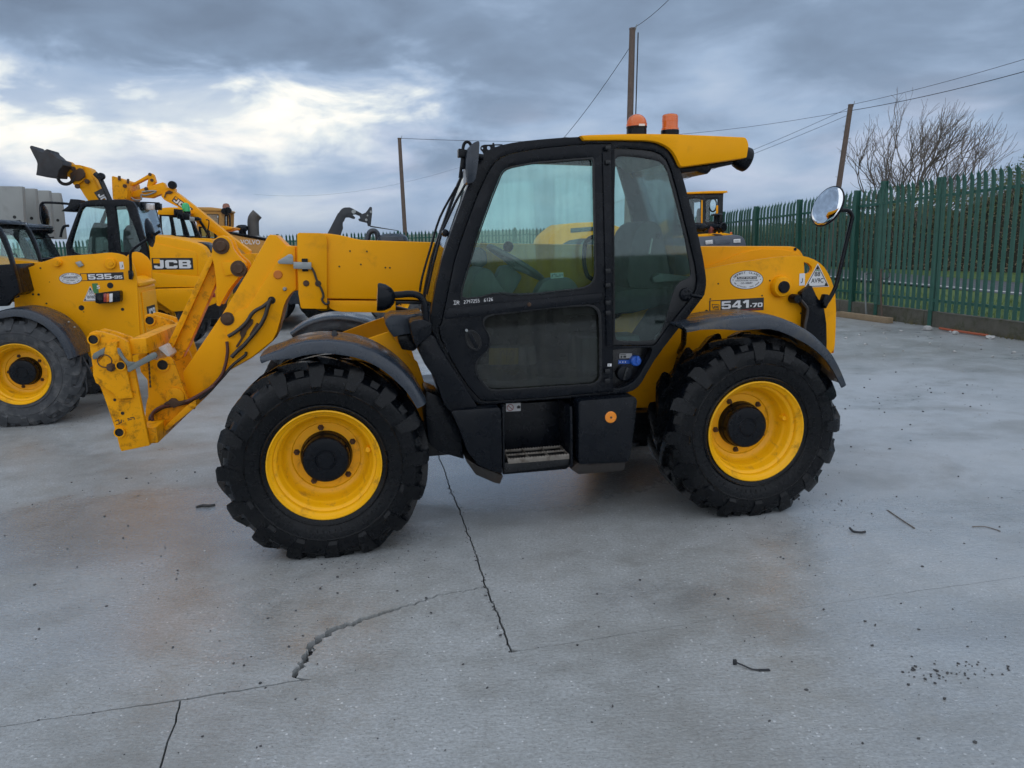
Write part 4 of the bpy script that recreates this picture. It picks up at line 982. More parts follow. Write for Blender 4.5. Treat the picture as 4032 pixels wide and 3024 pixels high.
# ---- carriage (quick hitch) with hooks, lock levers and hoses
CA = prism('carriage', TH, T(.72, (11, [(132, 345), (140, 315), (160, 297), (200, 286), (290, 300), (430, 340), (520, 380), (555, 410), (575, 455), (600, 600), (640, 750), (690, 1010), (740, 1250), (800, 1532), (492, 1597), (472, 1560), (430, 1380), (330, 1080), (260, 890), (192, 800), (180, 700), (150, 480)])), .72, .76, YELW, .005)
prism('lock_plate', CA, T(.69, (11, [(310, 500), (318, 450), (350, 412), (452, 400), (442, 470), (480, 560), (542, 640), (556, 720), (600, 940), (622, 1012), (440, 1026), (405, 960), (215, 850), (182, 760), (186, 692), (300, 560)])), .685, .719, YELW, .006)
prism('hitch_hook', CA, T(.93, (11, [(240, 290), (290, 262), (420, 292), (590, 350), (640, 385), (662, 440), (672, 530), (600, 562), (560, 500), (400, 400)])), .93, .965, YELW, .005)
hk = [(-1.37, 1.40), (-1.34, 1.42), (-1.27, 1.41), (-1.08, 1.33), (-1.03, 1.28), (-1.03, 1.18), (-1.12, 1.10), (-1.28, 1.20), (-1.33, 1.22), (-1.385, 1.33)]
prism('hitch_hook', CA, T(1.72, (11, [(748, 125), (770, 102), (810, 97), (900, 125), (1040, 170), (1090, 205), (1095, 320), (1010, 270), (860, 262), (785, 275), (765, 225)])), 1.70, 1.735, YELW, .005)
prism('hitch_hook', CA, T(1.86, (11, [(835, 90), (880, 80), (960, 100), (1090, 140), (1110, 200), (1100, 290), (900, 250), (850, 180)])), 1.85, 1.885, YELW, .005)
prism('carriage_frame', CA, [(-1.27, .66), (-1.10, .60), (-1.02, .98), (-1.06, 1.16), (-1.20, 1.16)], 1.86, 1.90, YELW, .006)
cb = FM.at(11, 640, 430, .85)
box('cross_tube', CA, (cb[0] + .045, 1.31, cb[1] - .005), (.10, 1.10, .10), YELW, .01)
box('cross_tube', CA, (-1.16, 1.31, .66), (.11, 1.06, .11), YELW, .012)
prism('torn_film', CA, [(-1.20, 1.14), (-1.10, 1.21), (-1.06, 1.22), (-1.03, 1.15), (-1.08, 1.10)], 1.02, 1.42, FILM, .01)
for yy in (1.02, 1.50):
    prism('centre_plate', CA, T(1.02, (11, [(845, 432), (900, 470), (1040, 590), (1062, 620), (1200, 1000), (1214, 1045), (1200, 1120), (1000, 1320), (795, 1522), (745, 1260), (760, 1080), (782, 1000), (775, 820), (700, 730), (672, 560), (720, 470)])), yy, yy + .03, YELW, .005)
prism('base_plate', CA, T(1.0, (11, [(790, 1490), (1200, 1100), (1310, 1025), (1325, 1090), (1210, 1180), (800, 1525)])), .96, 1.58, YELW, .004)
def ring_hole(par, x, y, Y, r, depth=.0):
    a, b = FM.at(11, x, y, Y)
    bs = lathe('pin_boss', par, [(r, -.014), (r * 1.32, -.014), (r * 1.36, -.008), (r * 1.36, .01)], (a, Y, b), 'y', YELW, 24)
    lathe('pin_bore', bs, [(0, -.003), (r, -.003), (r, -.014)], (a, Y, b), 'y', DARK, 24)
ring_hole(CA, 193, 375, .72, .028); ring_hole(CA, 475, 1385, .72, .026); ring_hole(CA, 490, 660, .685, .024); ring_hole(CA, 945, 652, 1.02, .034); ring_hole(CA, 805, 170, 1.70, .030)
a, b = FM.at(11, 380, 680, .68); lathe('lock_pin', CA, [(0, -.04), (.018, -.04), (.020, -.036), (.020, -.012), (.028, -.012), (.028, .002)], (a, .685, b), 'y', RUSTM, 8)
a, b = FM.at(11, 505, 1180, .72); lathe('bolt_hole', CA, [(0, -.002), (.011, -.002), (.011, .002)], (a, .72, b), 'y', DARK, 12)
a, b = FM.at(11, 420, 1035, .72); lathe('bolt_hole', CA, [(0, -.002), (.009, -.002), (.009, .002)], (a, .72, b), 'y', DARK, 12)
prism('lock_lever', CA, T(.67, (11, [(555, 672), (600, 648), (700, 596), (820, 524), (850, 516), (876, 530), (884, 555), (868, 580), (700, 668), (575, 735), (562, 725)])), .665, .684, GALV, .005)
prism('lock_lever', CA, T(.70, (11, [(176, 560), (190, 530), (312, 460), (316, 545), (195, 598), (180, 590)])), .695, .718, GALV, .005)
prism('lever_strap', CA, T(.66, (11, [(442, 470), (470, 480), (510, 560), (560, 620), (640, 628), (560, 680), (535, 640), (450, 530)])), .662, .684, GALV, .004)
a, b = FM.at(11, 312, 612, .68)
tube('pull_ring', CA, [(a + .042 * math.cos(t_ / 16 * 6.2832), .676, b + .040 * math.sin(t_ / 16 * 6.2832)) for t_ in range(17)], .0035, RUSTM, 6, 1)
ch = T(1.0, (11, [(775, 490), (785, 560), (790, 650), (797, 760), (805, 890)]))
bm = bmesh.new()
for i in range(22):
    q = i / 21 * (len(ch) - 1); j = min(len(ch) - 2, int(q)); f = q - j
    x = ch[j][0] * (1 - f) + ch[j + 1][0] * f; z = ch[j][1] * (1 - f) + ch[j + 1][1] * f
    box_bm(bm, (x, 1.005, z), (.012 if i % 2 else .005, .005 if i % 2 else .012, .016))
stuff(finish('lock_chain', bm, RUSTM, CA, bevel=.002))
tube('hydraulic_hose', CA, xz(T(.98, (11, [(1500, 880), (1382, 955), (1300, 1005), (1220, 1045), (1140, 1068), (1060, 1080), (980, 1095), (900, 1125), (850, 1160), (825, 1200), (830, 1260), (860, 1310), (850, 1350), (800, 1350), (770, 1320)])), .985), .011, HOSER, 8)
tube('hydraulic_hose', CA, xz(T(1.0, (11, [(1500, 895), (1382, 972), (1220, 1062), (1060, 1098), (950, 1120), (870, 1165), (810, 1210), (800, 1270), (815, 1300)])), 1.004), .010, HOSE, 8)
tube('hydraulic_hose', TH, xz(T(1.08, (2, [(1430, 1250), (1560, 1180), (1690, 1050), (1730, 960), (1750, 850), (1745, 770)])), 1.075), .011, HOSER, 8)
tube('hydraulic_hose', TH, xz(T(1.08, (2, [(1440, 1262), (1580, 1180), (1700, 1055), (1790, 950), (1880, 880), (1890, 850)])), 1.085), .010, HOSE, 8)
prism('hose_clamp', CA, T(.97, (11, [(945, 1080), (1000, 1050), (1030, 1020), (1080, 1025), (1110, 1055), (1180, 1045), (1170, 1075), (1060, 1125), (1010, 1085)])), .965, 1.019, RUSTM, .004)
a, b = FM.at(11, 1075, 1000, 1.0); lathe('pivot_boss', CA, [(.0, -.01), (.045, -.01), (.060, -.004), (.060, .02)], (a, 1.0, b), 'y', YELW, 20)
# stencilled marks on the plate (upside down)
MK = lambda x, y: Vector((*FM.at(11, x, y, .7185)[:1], .7185, FM.at(11, x, y, .7185)[1]))
def strokes(segs, wd=9):
    its = []
    for x0, y0, x1, y1 in segs:
        dx_, dy_ = x1 - x0, y1 - y0; L = math.hypot(dx_, dy_); nx, ny = -dy_ / L * wd / 2, dx_ / L * wd / 2
        its.append(('poly', [(x0 + nx, y0 + ny), (x1 + nx, y1 + ny), (x1 - nx, y1 - ny), (x0 - nx, y0 - ny)], 0, 0, 0, 0))
    return its
letters('stencil_mark', CA, strokes([(422, 1268, 466, 1250), (435, 1302, 468, 1296), (470, 1296, 492, 1270), (492, 1250, 492, 1285), (462, 1252, 468, 1292), (508, 1266, 522, 1264), (556, 1242, 580, 1238), (562, 1256, 605, 1246), (584, 1232, 632, 1226), (630, 1228, 633, 1250)]), MK, BLACKP)

# ---- head lamp and its arm, front plastic housings
LX, LZ = FM.at(3, 1310, 708, .15)
lamp = lathe('head_lamp', TH, [(0, .095), (.030, .092), (.060, .070), (.078, .035), (.083, .005), (.083, -.006), (.078, -.010)], (LX, .15, LZ), 'x', BLK, 28, rot=Matrix.Rotation(R(6), 3, 'Y') @ AX['x'])
lathe('lamp_lens', lamp, [(0, -.014), (.05, -.012), (.077, -.006)], (LX, .15, LZ), 'x', LENS, 28, rot=Matrix.Rotation(R(6), 3, 'Y') @ AX['x'])
tube('lamp_arm', TH, xz(T(.15, (3, [(1370, 690), (1440, 690), (1500, 686), (1560, 680), (1620, 684), (1670, 705), (1702, 750), (1716, 820), (1722, 910)])), .15), .020, BLK, 10)
prism('lamp_mount', TH, T(.13, (3, [(1572, 925), (1600, 905), (1690, 893), (1752, 915), (1764, 940), (1760, 1015), (1690, 1075), (1650, 1112), (1632, 1148), (1612, 1090), (1592, 1030)])), .06, .34, BLK, .015)
prism('front_cowl', TH, T(.34, (3, [(1362, 935), (1372, 895), (1420, 866), (1560, 862), (1690, 842), (1700, 900), (1600, 920), (1585, 940), (1600, 1028), (1520, 1035), (1440, 1060), (1395, 1000)])), .341, .70, GRY, .015)
prism('front_cowl', TH, T(.40, (3, [(1470, 1045), (1600, 1030), (1640, 1160), (1610, 1180), (1510, 1165), (1480, 1100)])), .40, .61, BLK, .01)

# ---- lower side: fairing, battery box, step, fuel tank
prism('front_fairing', TH, T(.20, (5, [(82, 560), (110, 525), (172, 485), (200, 500), (235, 570), (300, 680), (400, 830), (510, 1005), (480, 1022), (310, 1042), (270, 990), (200, 800), (130, 700), (95, 630)])), .16, .60, BLK, .012)
bx_ = prism('battery_box', TH, T(.14, (5, [(322, 1052), (345, 1040), (668, 1018), (690, 1040), (697, 1500), (650, 1492), (520, 1442), (440, 1340), (392, 1200), (345, 1100)])), .13, .60, BLK, .022)
prism('skid_guard', TH, T(.16, (5, [(425, 1385), (520, 1445), (650, 1495), (705, 1520), (680, 1580), (640, 1570), (505, 1512), (440, 1420)])), .16, .58, GUARD, .008)
prism('belly_panel', TH, T(.30, (5, [(140, 900), (240, 940), (318, 1048), (400, 1230), (420, 1400), (230, 1345), (160, 1280), (140, 1100)])), .30, .68, BLK, .012)
step = prism('step_back', TH, T(.45, (5, [(690, 1000), (1200, 970), (1200, 1440), (1160, 1470), (700, 1510)])), .45, .49, BLK, .004)
for q in ((690, 705), (1178, 1196)):
    prism('step_side', TH, T(.18, (5, [(q[0], 1010), (q[1], 1008), (q[1] + 6, 1440), (q[0] + 6, 1450)])), .15, .448, BLK, .004)
prism('step_sill', TH, T(.17, (5, [(708, 1425), (1185, 1385), (1190, 1440), (712, 1500)])), .17, .45, BLKG, .008)
tr0 = FM.at(5, 735, 1395, .15); tr1 = FM.at(5, 1178, 1362, .15)
zt = (tr0[1] + tr1[1]) / 2
TR = node('step_tread', TH, (0, 0, 0))
def serr(y, h, nm):
    a, b, n = tr0[0], tr1[0], 22; pts = [(a, zt - h), (b, zt - h)]
    for i in range(n + 1)[::-1]:
        x = a + (b - a) * i / n
        if i < n: pts.append((x + (b - a) / n * .5, zt + .010))
        pts.append((x, zt + .002))
    prism(nm, TR, pts, y, y + .006, TREAD, .001)
serr(.135, .028, 'tread_front'); serr(.235, .006, 'tread_bar'); serr(.345, .012, 'tread_bar')
for i in range(4):
    x = tr0[0] + .004 + (tr1[0] - tr0[0] - .008) * i / 3; box('tread_rib', TR, (x, .245, zt - .006), (.007, .21, .020), TREAD, .001)
tk = prism('fuel_tank', TH, T(.14, (5, [(1242, 985), (1262, 968), (1640, 938), (1662, 948), (1670, 970), (1662, 1060), (1622, 1370), (1606, 1402), (1585, 1418), (1250, 1430), (1243, 1400)])), .12, .58, BLK, .022)
prism('tank_guard', TH, T(.14, (5, [(1240, 1428), (1590, 1415), (1585, 1470), (1560, 1486), (1250, 1508), (1195, 1470)])), .14, .57, GUARD, .006)
a, b = FM.at(5, 1483, 1092, .12); rf = lathe('side_reflector', TH, [(0, -.006), (.034, -.006), (.038, -.002), (.038, .012)], (a, .118, b), 'y', AMBERD, 28)
lathe('reflector_screw', rf, [(0, -.009), (.007, -.009), (.007, -.004)], (a, .118, b), 'y', RUSTM, 10)
pl = Plate(FM.at(5, 724, 1052, .448), FM.at(5, 830, 1047, .448), .055, .449); lb = pl.sheet('warning_label', TH, WHITE)
bm = bmesh.new(); lathe_bm(bm, [(.019, -.0035), (.023, -.0035), (.023, -.002)], pl.mk()(.028, .027), 'y', 20); finish('symbol', bm, REDP, lb)
letters('symbol', lb, strokes([(.014, .040, .042, .014)], .004), pl.mk(.004), REDP)
letters('symbol', lb, [('poly', [(.075, .018), (.095, .018), (.098, .030), (.085, .040), (.072, .030)], 0, 0, 0, 0)], pl.mk(.004), BLACKP)
prism('chassis_rail', TH, [(.45, .42), (2.35, .42), (2.35, .62), (.45, .62)], .60, .80, BLKG, .01)
# ================================================================== CAB of the main telehandler
CY0 = .22
outer = T(CY0, (4, [(82, 1400), (95, 1290), (125, 1130), (165, 960), (200, 850), (262, 680), (330, 490), (390, 335), (432, 240), (462, 200), (500, 170), (550, 147), (600, 131), (680, 114), (760, 102), (880, 90), (1000, 80), (1190, 70), (1400, 82), (1600, 96), (1720, 112), (1770, 130), (1810, 157), (1840, 195), (1862, 235), (1890, 295), (1922, 390), (1950, 495), (1992, 650), (2030, 800), (2060, 940), (2078, 1050), (2085, 1110), (2084, 1150), (2072, 1218), (2040, 1262)]),
          (5, [(2040, 370), (1950, 482), (1870, 585), (1800, 682), (1745, 775), (1712, 835), (1685, 870), (1645, 900), (1600, 914), (1560, 920), (1300, 945), (900, 972), (600, 1000), (560, 1003), (525, 998), (500, 980), (440, 912), (380, 828), (280, 655), (215, 530), (185, 450)]))
door_o = T(CY0, (4, [(1392, 125), (1250, 127), (1100, 137), (950, 150), (800, 172), (700, 190), (640, 207), (590, 228), (555, 255), (520, 300), (490, 350), (430, 480), (340, 720), (260, 960), (200, 1250), (165, 1420)]),
           (5, [(236, 445), (252, 520), (330, 680), (390, 775), (450, 865), (525, 950), (552, 968), (590, 972), (1000, 945), (1494, 903)]))
def inset(pts, k, c=None):
    cx_ = sum(p[0] for p in pts) / len(pts); cz_ = sum(p[1] for p in pts) / len(pts)
    return [(cx_ + (x - cx_) * k, cz_ + (z - cz_) * k) for x, z in pts]
q_hole = T(CY0, (4, [(1420, 150), (1500, 152), (1620, 160), (1700, 172), (1760, 195), (1800, 235), (1830, 300), (1875, 460), (1950, 760), (2010, 1010), (2022, 1110), (2012, 1180), (1985, 1235), (1790, 1480), (1722, 1575), (1700, 1588), (1412, 1592)]))
# the strip below the quarter window: filler recess
f_hole = T(CY0, (5, [(1500, 605), (1560, 598), (1770, 585), (1788, 600), (1765, 660), (1690, 790), (1650, 835), (1600, 865), (1540, 885), (1503, 880)]))
cab = prism('cab_frame', TH, outer, CY0, .31, BLK, .014, [inset(door_o, 1.006), q_hole, f_hole])
win_u = T(CY0, (4, [(1252, 222), (1140, 230), (1030, 240), (900, 251), (800, 262), (730, 275), (670, 287), (628, 302), (606, 320), (590, 345), (555, 432), (520, 520), (480, 630), (440, 740), (400, 860), (370, 960), (335, 1075), (310, 1160), (298, 1215), (300, 1245), (330, 1252), (440, 1240), (520, 1214), (600, 1210), (720, 1222), (870, 1212), (1000, 1196), (1130, 1182), (1200, 1170), (1245, 1148), (1270, 1115), (1280, 1060), (1276, 800), (1270, 500), (1266, 270), (1262, 235)]))
win_l = T(CY0, (5, [(580, 362), (640, 345), (770, 330), (900, 315), (1050, 299), (1200, 285), (1310, 279), (1350, 288), (1380, 312), (1395, 350), (1400, 500), (1402, 790), (1392, 820), (1370, 840), (1335, 850), (1000, 872), (660, 892), (620, 891), (592, 880), (560, 845), (530, 805), (510, 765), (503, 725), (508, 690), (525, 662), (555, 635), (585, 605), (602, 570), (605, 530), (595, 490), (570, 450), (556, 415), (558, 385)]))
door = prism('door', TH, door_o, .203, .262, BLK, .010, [win_u, win_l])
# raised waist bar, pressed outline and pillar on the door
prism('door_waist', door, T(.19, (5, [(292, 318), (310, 300), (1415, 190), (1425, 215), (1410, 262), (285, 382), (276, 365)])), .190, .202, BLK, .006)
prism('window_seal', door, win_u, .196, .2022, BLKG, .002, [inset(win_u, .972)])
prism('window_seal', door, inset(win_l, 1.022), .196, .2022, BLKG, .002, [inset(win_l, .985)])
prism('window_pane', door, inset(win_u, 1.004), .224, .230, GLS, 0)
prism('window_pane', door, inset(win_l, 1.004), .224, .230, GLSL, 0)
prism('door_pillar', TH, T(.19, (4, [(1332, 180), (1392, 178), (1404, 1040), (1402, 1590), (1360, 1592), (1352, 1040)]), ), .188, .202, BLK, .005)
for yy in (150, 255, 1045, 1150, 1275, 1350):
    a, b = FM.at(4, 1372, yy, .17); box('door_hinge', TH, (a, .178, b), (.034, .022, .026), BLKG, .005)
for yy in (760, 830):
    a, b = FM.at(5, 1462, yy, .17); box('door_hinge', TH, (a, .186, b), (.034, .026, .030), BLKG, .005)
a, b = FM.at(5, 893, 275, .185); lathe('door_stud', door, [(0, -.012), (.010, -.010), (.013, 0), (.013, .006)], (a, .19, b), 'y', RUSTM, 12)
# handle: oval recess with a grip
hc = FM.at(5, 486, 533, .2); 
ov = []
for i in range(28):
    t_ = i / 28 * 2 * math.pi; e1, e2 = .046 * math.cos(t_), .068 * math.sin(t_); ca_, sa_ = math.cos(R(24)), math.sin(R(24))
    ov.append((hc[0] + e1 * ca_ - e2 * sa_, hc[1] + e1 * sa_ + e2 * ca_))
hd = prism('handle_surround', door, ov, .190, .202, BLKG, .004, [inset(ov, .82)])
prism('handle_recess', door, inset(ov, .83), .199, .2021, DARK, 0)
prism('handle_grip', door, [(hc[0] + x, hc[1] + z) for x, z in ((-.033, .052), (-.018, .058), (-.006, .040), (.012, 0), (.030, -.045), (.020, -.056), (.008, -.050), (-.018, .0), (-.034, .036))], .186, .1985, BLK, .006)
a, b = FM.at(5, 437, 462, .185); lathe('key_lock', door, [(0, -.003), (.009, -.003), (.009, .002)], (a, .186, b), 'y', STEEL, 12)
# quarter window: pane inside a broad black border
qb = T(CY0, (4, [(1430, 235), (1445, 218), (1480, 211), (1600, 220), (1700, 236), (1750, 250), (1785, 280), (1810, 332), (1860, 505), (1900, 660), (1935, 810), (1965, 970), (1978, 1060), (1972, 1085), (1945, 1104), (1905, 1120), (1870, 1155), (1848, 1210), (1820, 1310), (1780, 1450), (1750, 1520), (1720, 1548), (1600, 1556), (1460, 1552), (1436, 1542), (1428, 1510), (1424, 1000), (1424, 500)]))
quarter = prism('quarter_window', TH, inset(q_hole, .996), .232, .246, BLKG, .003, [qb])
prism('window_pane', quarter, inset(qb, 1.004), .236, .241, GLSD, 0)
a, b = FM.at(4, 1945, 1217, .21)
lc = lathe('window_catch', quarter, [(0, -.03), (.012, -.03), (.030, -.026), (.042, -.018), (.045, -.006), (.045, .006)], (a, .232, b), 'y', BLK, 20)
for i in range(6):
    t_ = i * R(60); box('catch_lobe', lc, (a + .026 * math.cos(t_), .203, b + .026 * math.sin(t_)), (.014, .008, .014), BLK, .003)
c2_ = FM.at(4, 2050, 1235, .21); tube('catch_arm', lc, [(a + .03, .215, b - .005), ((a + c2_[0]) / 2, .205, b - .008), (c2_[0], .205, c2_[1])], .012, BLK, 8)
# filler recess with caps
rec = prism('filler_recess', TH, inset(f_hole, 1.0), .288, .30, BLKG, .002)
a, b = FM.at(5, 1585, 775, .25)
cap = lathe('fuel_cap', TH, [(0, -.03), (.040, -.03), (.050, -.024), (.053, -.01), (.053, .03)], (a, .270, b), 'y', BLK, 26)
box('cap_grip', cap, (a, .236, b), (.016, .012, .088), BLKG, .004, Matrix.Rotation(R(18), 3, 'Y'))
a, b = FM.at(5, 1668, 685, .25)
bc = lathe('fluid_cap', TH, [(0, -.03), (.026, -.03), (.034, -.022), (.036, .03)], (a, .268, b), 'y', BLUE, 22)
box('cap_grip', bc, (a + .004, .232, b + .012), (.016, .014, .050), BLUE, .005, Matrix.Rotation(R(8), 3, 'Y'))
lathe('cap_mark', bc, [(0, -.0405), (.007, -.0405)], (a + .006, .267, b + .014), 'y', WHITE, 12)
pl = Plate(FM.at(5, 1538, 706, .285), FM.at(5, 1630, 704, .285), .026, .286); bl = pl.sheet('fluid_label', TH, BLUE)
letters('symbol', bl, [('poly', [(x, .008), (x + .006, .008), (x + .006, .016), (x, .016)], 0, 0, 0, 0) for x in (.008, .027, .045)], pl.mk(.003), WHITE)
pl = Plate(FM.at(5, 1546, 666, .285), FM.at(5, 1636, 664, .285), .032, .286); gl_ = pl.sheet('fuel_label', TH, mat('label_grey', (.36, .36, .36), .5))
letters('symbol', gl_, [('poly', [(.004, .023), (.044, .023), (.044, .027), (.004, .027)], 0, 0, 0, 0), ('poly', [(.008, .004), (.020, .004), (.020, .018), (.008, .018)], 0, 0, 0, 0), ('poly', [(.026, .004), (.046, .004), (.046, .018), (.026, .018)], 0, 0, 0, 0)], pl.mk(.003), BLACKP)
pl = Plate(FM.at(5, 1460, 724, .187), FM.at(5, 1489, 724, .187), .018, .1875); sl = pl.sheet('small_label', TH, WHITE)
letters('symbol', sl, strokes([(.004, .004, .012, .004), (.004, .010, .013, .010), (.004, .014, .010, .014), (.012, .004, .013, .014)], .002), pl.mk(.003), BLACKP)

# cab shell: windscreen, rear screen, far side, floor, roof
A_pil = [p for p in outer[:10]]
def strip(name, par, pts, y0, y1, t, m, bevel=0.0):
    P = [Vector((x, 0, z)) for x, z in pts]; a, b = [], []
    for i, p in enumerate(P):
        d = (P[min(i + 1, len(P) - 1)] - P[max(0, i - 1)]).normalized(); nr = Vector((-d.z, 0, d.x))
        a.append((p.x, p.z)); b.append((p.x - nr.x * t, p.z - nr.z * t))
    return prism(name, par, a + b[::-1], y0, y1, m, bevel)
ws = [(x + .018, z) for x, z in outer[0:11]]
strip('windscreen', TH, ws, .33, 1.02, -.006, GLSB)
rs = outer[24:33]
strip('rear_screen', TH, [(x - .03, z) for x, z in rs], .33, 1.02, -.006, GLSB)
fw = T(CY0, (4, [(1790, 160), (1000, 130), (600, 190), (520, 260), (330, 760), (190, 1330), (1940, 1330), (1990, 1100), (1900, 560)]))
prism('cab_frame', TH, outer, 1.02, 1.08, BLK, .01, [inset(fw, .93)])
prism('window_pane', TH, inset(fw, .94), 1.045, 1.05, GLSB, 0)
prism('cab_floor', TH, T(CY0, (5, [(560, 995), (1560, 915), (1640, 870), (1640, 800), (480, 860)])), .311, 1.019, BLKG, .005)
prism('cab_rear_wall', TH, T(CY0, (5, [(1700, 840), (2160, 220), (2175, 100), (2130, 100), (1660, 780)])), .311, 1.019, DARK, .005)
prism('roof_front', TH, T(CY0, (4, [(500, 172), (550, 149), (600, 133), (680, 116), (760, 104), (880, 92), (1000, 80), (1062, 62), (1090, 58), (1172, 62), (1200, 98), (1200, 130), (700, 185), (560, 240)])), .311, 1.019, BLK, .008)
prism('head_lining', TH, T(CY0, (4, [(1205, 130), (1205, 108), (1720, 122), (1790, 160), (1850, 250), (1820, 260), (1700, 160)])), .311, 1.019, DASH, .004)
prism('front_bulkhead', TH, T(CY0, (5, [(200, 445), (240, 445), (560, 960), (520, 960)])), .311, 1.019, BLKG, .004)
roof = prism('roof', TH, T(.19, (9, [(205, 452), (300, 446), (640, 437), (900, 436), (1160, 440), (1500, 455), (1790, 468), (1806, 476), (1822, 500), (1834, 548), (1816, 668), (1500, 714), (1182, 758), (1168, 740), (1150, 700), (1125, 650), (1098, 608), (1068, 578), (1030, 552), (990, 532), (950, 518), (900, 508), (840, 501), (600, 496), (240, 500), (228, 480)])), .18, 1.12, YEL, .022)
prism('roof_recess', TH, T(.30, (9, [(1160, 770), (1500, 718), (1690, 692), (1690, 730), (1482, 770), (1466, 800), (1440, 824), (1415, 825), (1380, 812), (1350, 796), (1200, 816)])), .30, 1.0, BLK, .008)
a, b = FM.at(9, 1792, 678, .36)
rl_ = lathe('rear_work_lamp', TH, [(0, -.085), (.04, -.078), (.068, -.05), (.078, -.01), (.078, .02), (.07, .03)], (a, .36, b), 'x', BLK, 26, rot=Matrix.Rotation(R(20), 3, 'Y') @ AX['x'])
lathe('lamp_lens', rl_, [(0, .034), (.069, .03)], (a, .36, b), 'x', LENS, 26, rot=Matrix.Rotation(R(20), 3, 'Y') @ AX['x'])
# beacons
a, b = FM.at(9, 754, 432, .62)
b1 = lathe('beacon_base', TH, [(0, -.03), (.066, -.03), (.066, .030), (.069, .034), (.069, .042), (.062, .044)], (a, .62, b + .002), 'z', BLK, 30)
dome = [(.068, .040), (.069, .060)] + [(.066 * math.cos(i / 8 * math.pi / 2), .062 + .060 * math.sin(i / 8 * math.pi / 2)) for i in range(9)]
lathe('beacon_lens', b1, dome, (a, .62, b + .002), 'z', AMBER, 30)
box('beacon_label', b1, (a + .012, .552, b + .046), (.042, .003, .013), WHITE, 0)
a, b = FM.at(9, 1076, 436, .62)
b2 = lathe('beacon_base', TH, [(0, -.03), (.060, -.03), (.061, .020), (.058, .024)], (a, .62, b), 'z', BLK, 30)
lathe('beacon_lens', b2, [(.058, .020), (.058, .036), (.053, .040), (.053, .078), (.054, .080), (.053, .084), (.054, .090), (.053, .094), (.053, .112), (.048, .122), (.036, .127), (0, .128)], (a, .62, b), 'z', AMBER, 30, angle=25)

# front mirror, brackets, wipers
MB_ = T(.10, (12, [(285, 660), (300, 560), (330, 490), (380, 420), (440, 372), (500, 345), (540, 340), (560, 358), (562, 420), (548, 640), (522, 900), (492, 1090), (470, 1170), (440, 1212), (380, 1240), (310, 1262), (288, 1235), (283, 1150)]))
fm = prism('front_mirror', TH, MB_, .03, .19, GRY, .016)
tube('mirror_bracket', TH, xz(T(.10, (12, [(175, 1105), (195, 950), (215, 780), (235, 600), (245, 450), (270, 360), (320, 320), (370, 330), (410, 380), (430, 440), (430, 560)])), .11), .009, BLK, 8)
prism('mirror_clamp', TH, T(.10, (12, [(132, 485), (145, 475), (320, 505), (345, 530), (345, 650), (280, 662), (140, 655), (132, 620)])), .08, .145, BLK, .008)
prism('mirror_clamp', TH, T(.10, (12, [(195, 660), (282, 662), (280, 915), (215, 920), (185, 900)])), .095, .125, BLK, .005)
prism('bracket_plate', TH, T(.30, (12, [(610, 470), (612, 440), (640, 410), (690, 392), (870, 388), (872, 355), (905, 352), (910, 385), (1080, 382), (1098, 405), (1060, 440), (960, 480), (850, 560), (760, 650), (700, 662), (690, 610), (660, 545), (620, 500)])), .28, .30, BLK, .003, [T(.30, (12, [(790 + 40 * math.cos(i), 462 + 45 * math.sin(i)) for i in [k / 12 * 6.283 for k in range(12)]])), T(.30, (12, [(653 + 20 * math.cos(i), 468 + 24 * math.sin(i)) for i in [k / 10 * 6.283 for k in range(10)]])), T(.30, (12, [(918, 405), (1050, 405), (1052, 440), (922, 442)]))])
tube('mirror_arm', TH, [FM_ for FM_ in xz(T(.15, (12, [(430, 540), (560, 640), (680, 660)])), .15)], .018, BLK, 8, 1)
tube('wiper_arm', TH, [(*FM.at(4, 55, 1215, .42)[:1], .42, FM.at(4, 55, 1215, .42)[1]), (*FM.at(4, 165, 760, .42)[:1], .42, FM.at(4, 165, 760, .42)[1]), (*FM.at(4, 345, 400, .45)[:1], .45, FM.at(4, 345, 400, .45)[1])], .008, BLK, 6, 2)
tube('wiper_blade', TH, [(*FM.at(4, 120, 1200, .40)[:1], .40, FM.at(4, 120, 1200, .40)[1]), (*FM.at(4, 195, 850, .40)[:1], .40, FM.at(4, 195, 850, .40)[1]), (*FM.at(4, 330, 470, .40)[:1], .40, FM.at(4, 330, 470, .40)[1])], .007, BLK, 6, 2)
a, b = FM.at(4, 190, 770, .38); lathe('wiper_joint', TH, [(0, -.03), (.020, -.028), (.024, 0), (.018, .03), (0, .032)], (a, .38, b), 'y', BLK, 12)
tube('grab_rail', TH, xz(T(.36, (4, [(40, 1230), (60, 1110), (120, 900), (200, 640), (330, 400)])), .80), .008, BLK, 6)

# interior: seat, steering, dash, grab handle
seat = prism('seat_back', TH, T(.60, (4, [(1455, 1090), (1470, 980), (1490, 860), (1520, 760), (1560, 705), (1610, 685), (1665, 690), (1705, 725), (1725, 800), (1745, 920), (1775, 1060), (1800, 1150), (1740, 1180), (1480, 1160)])), .46, .90, SEATM, .05)
prism('seat_cushion', TH, T(.60, (4, [(980, 1290), (1040, 1240), (1200, 1215), (1500, 1160), (1790, 1150), (1800, 1260), (1500, 1340), (1000, 1360)])), .44, .94, SEATM, .04)
box('seat_base', TH, (1.92, .70, 1.02), (.42, .40, .34), DASH, .03)
prism('arm_rest', TH, T(.42, (4, [(1690, 1090), (1740, 1060), (1960, 1085), (1965, 1110), (1700, 1130)])), .40, .47, DASH, .012)
prism('console', TH, T(.80, (4, [(1815, 940), (1850, 925), (1930, 935), (1965, 1000), (1950, 1070), (1870, 1080), (1830, 1020)])), .76, .98, DASH, .02)
sw = FM.at(4, 700, 985, .62)
tilt = Matrix.Rotation(R(33), 3, 'Y')
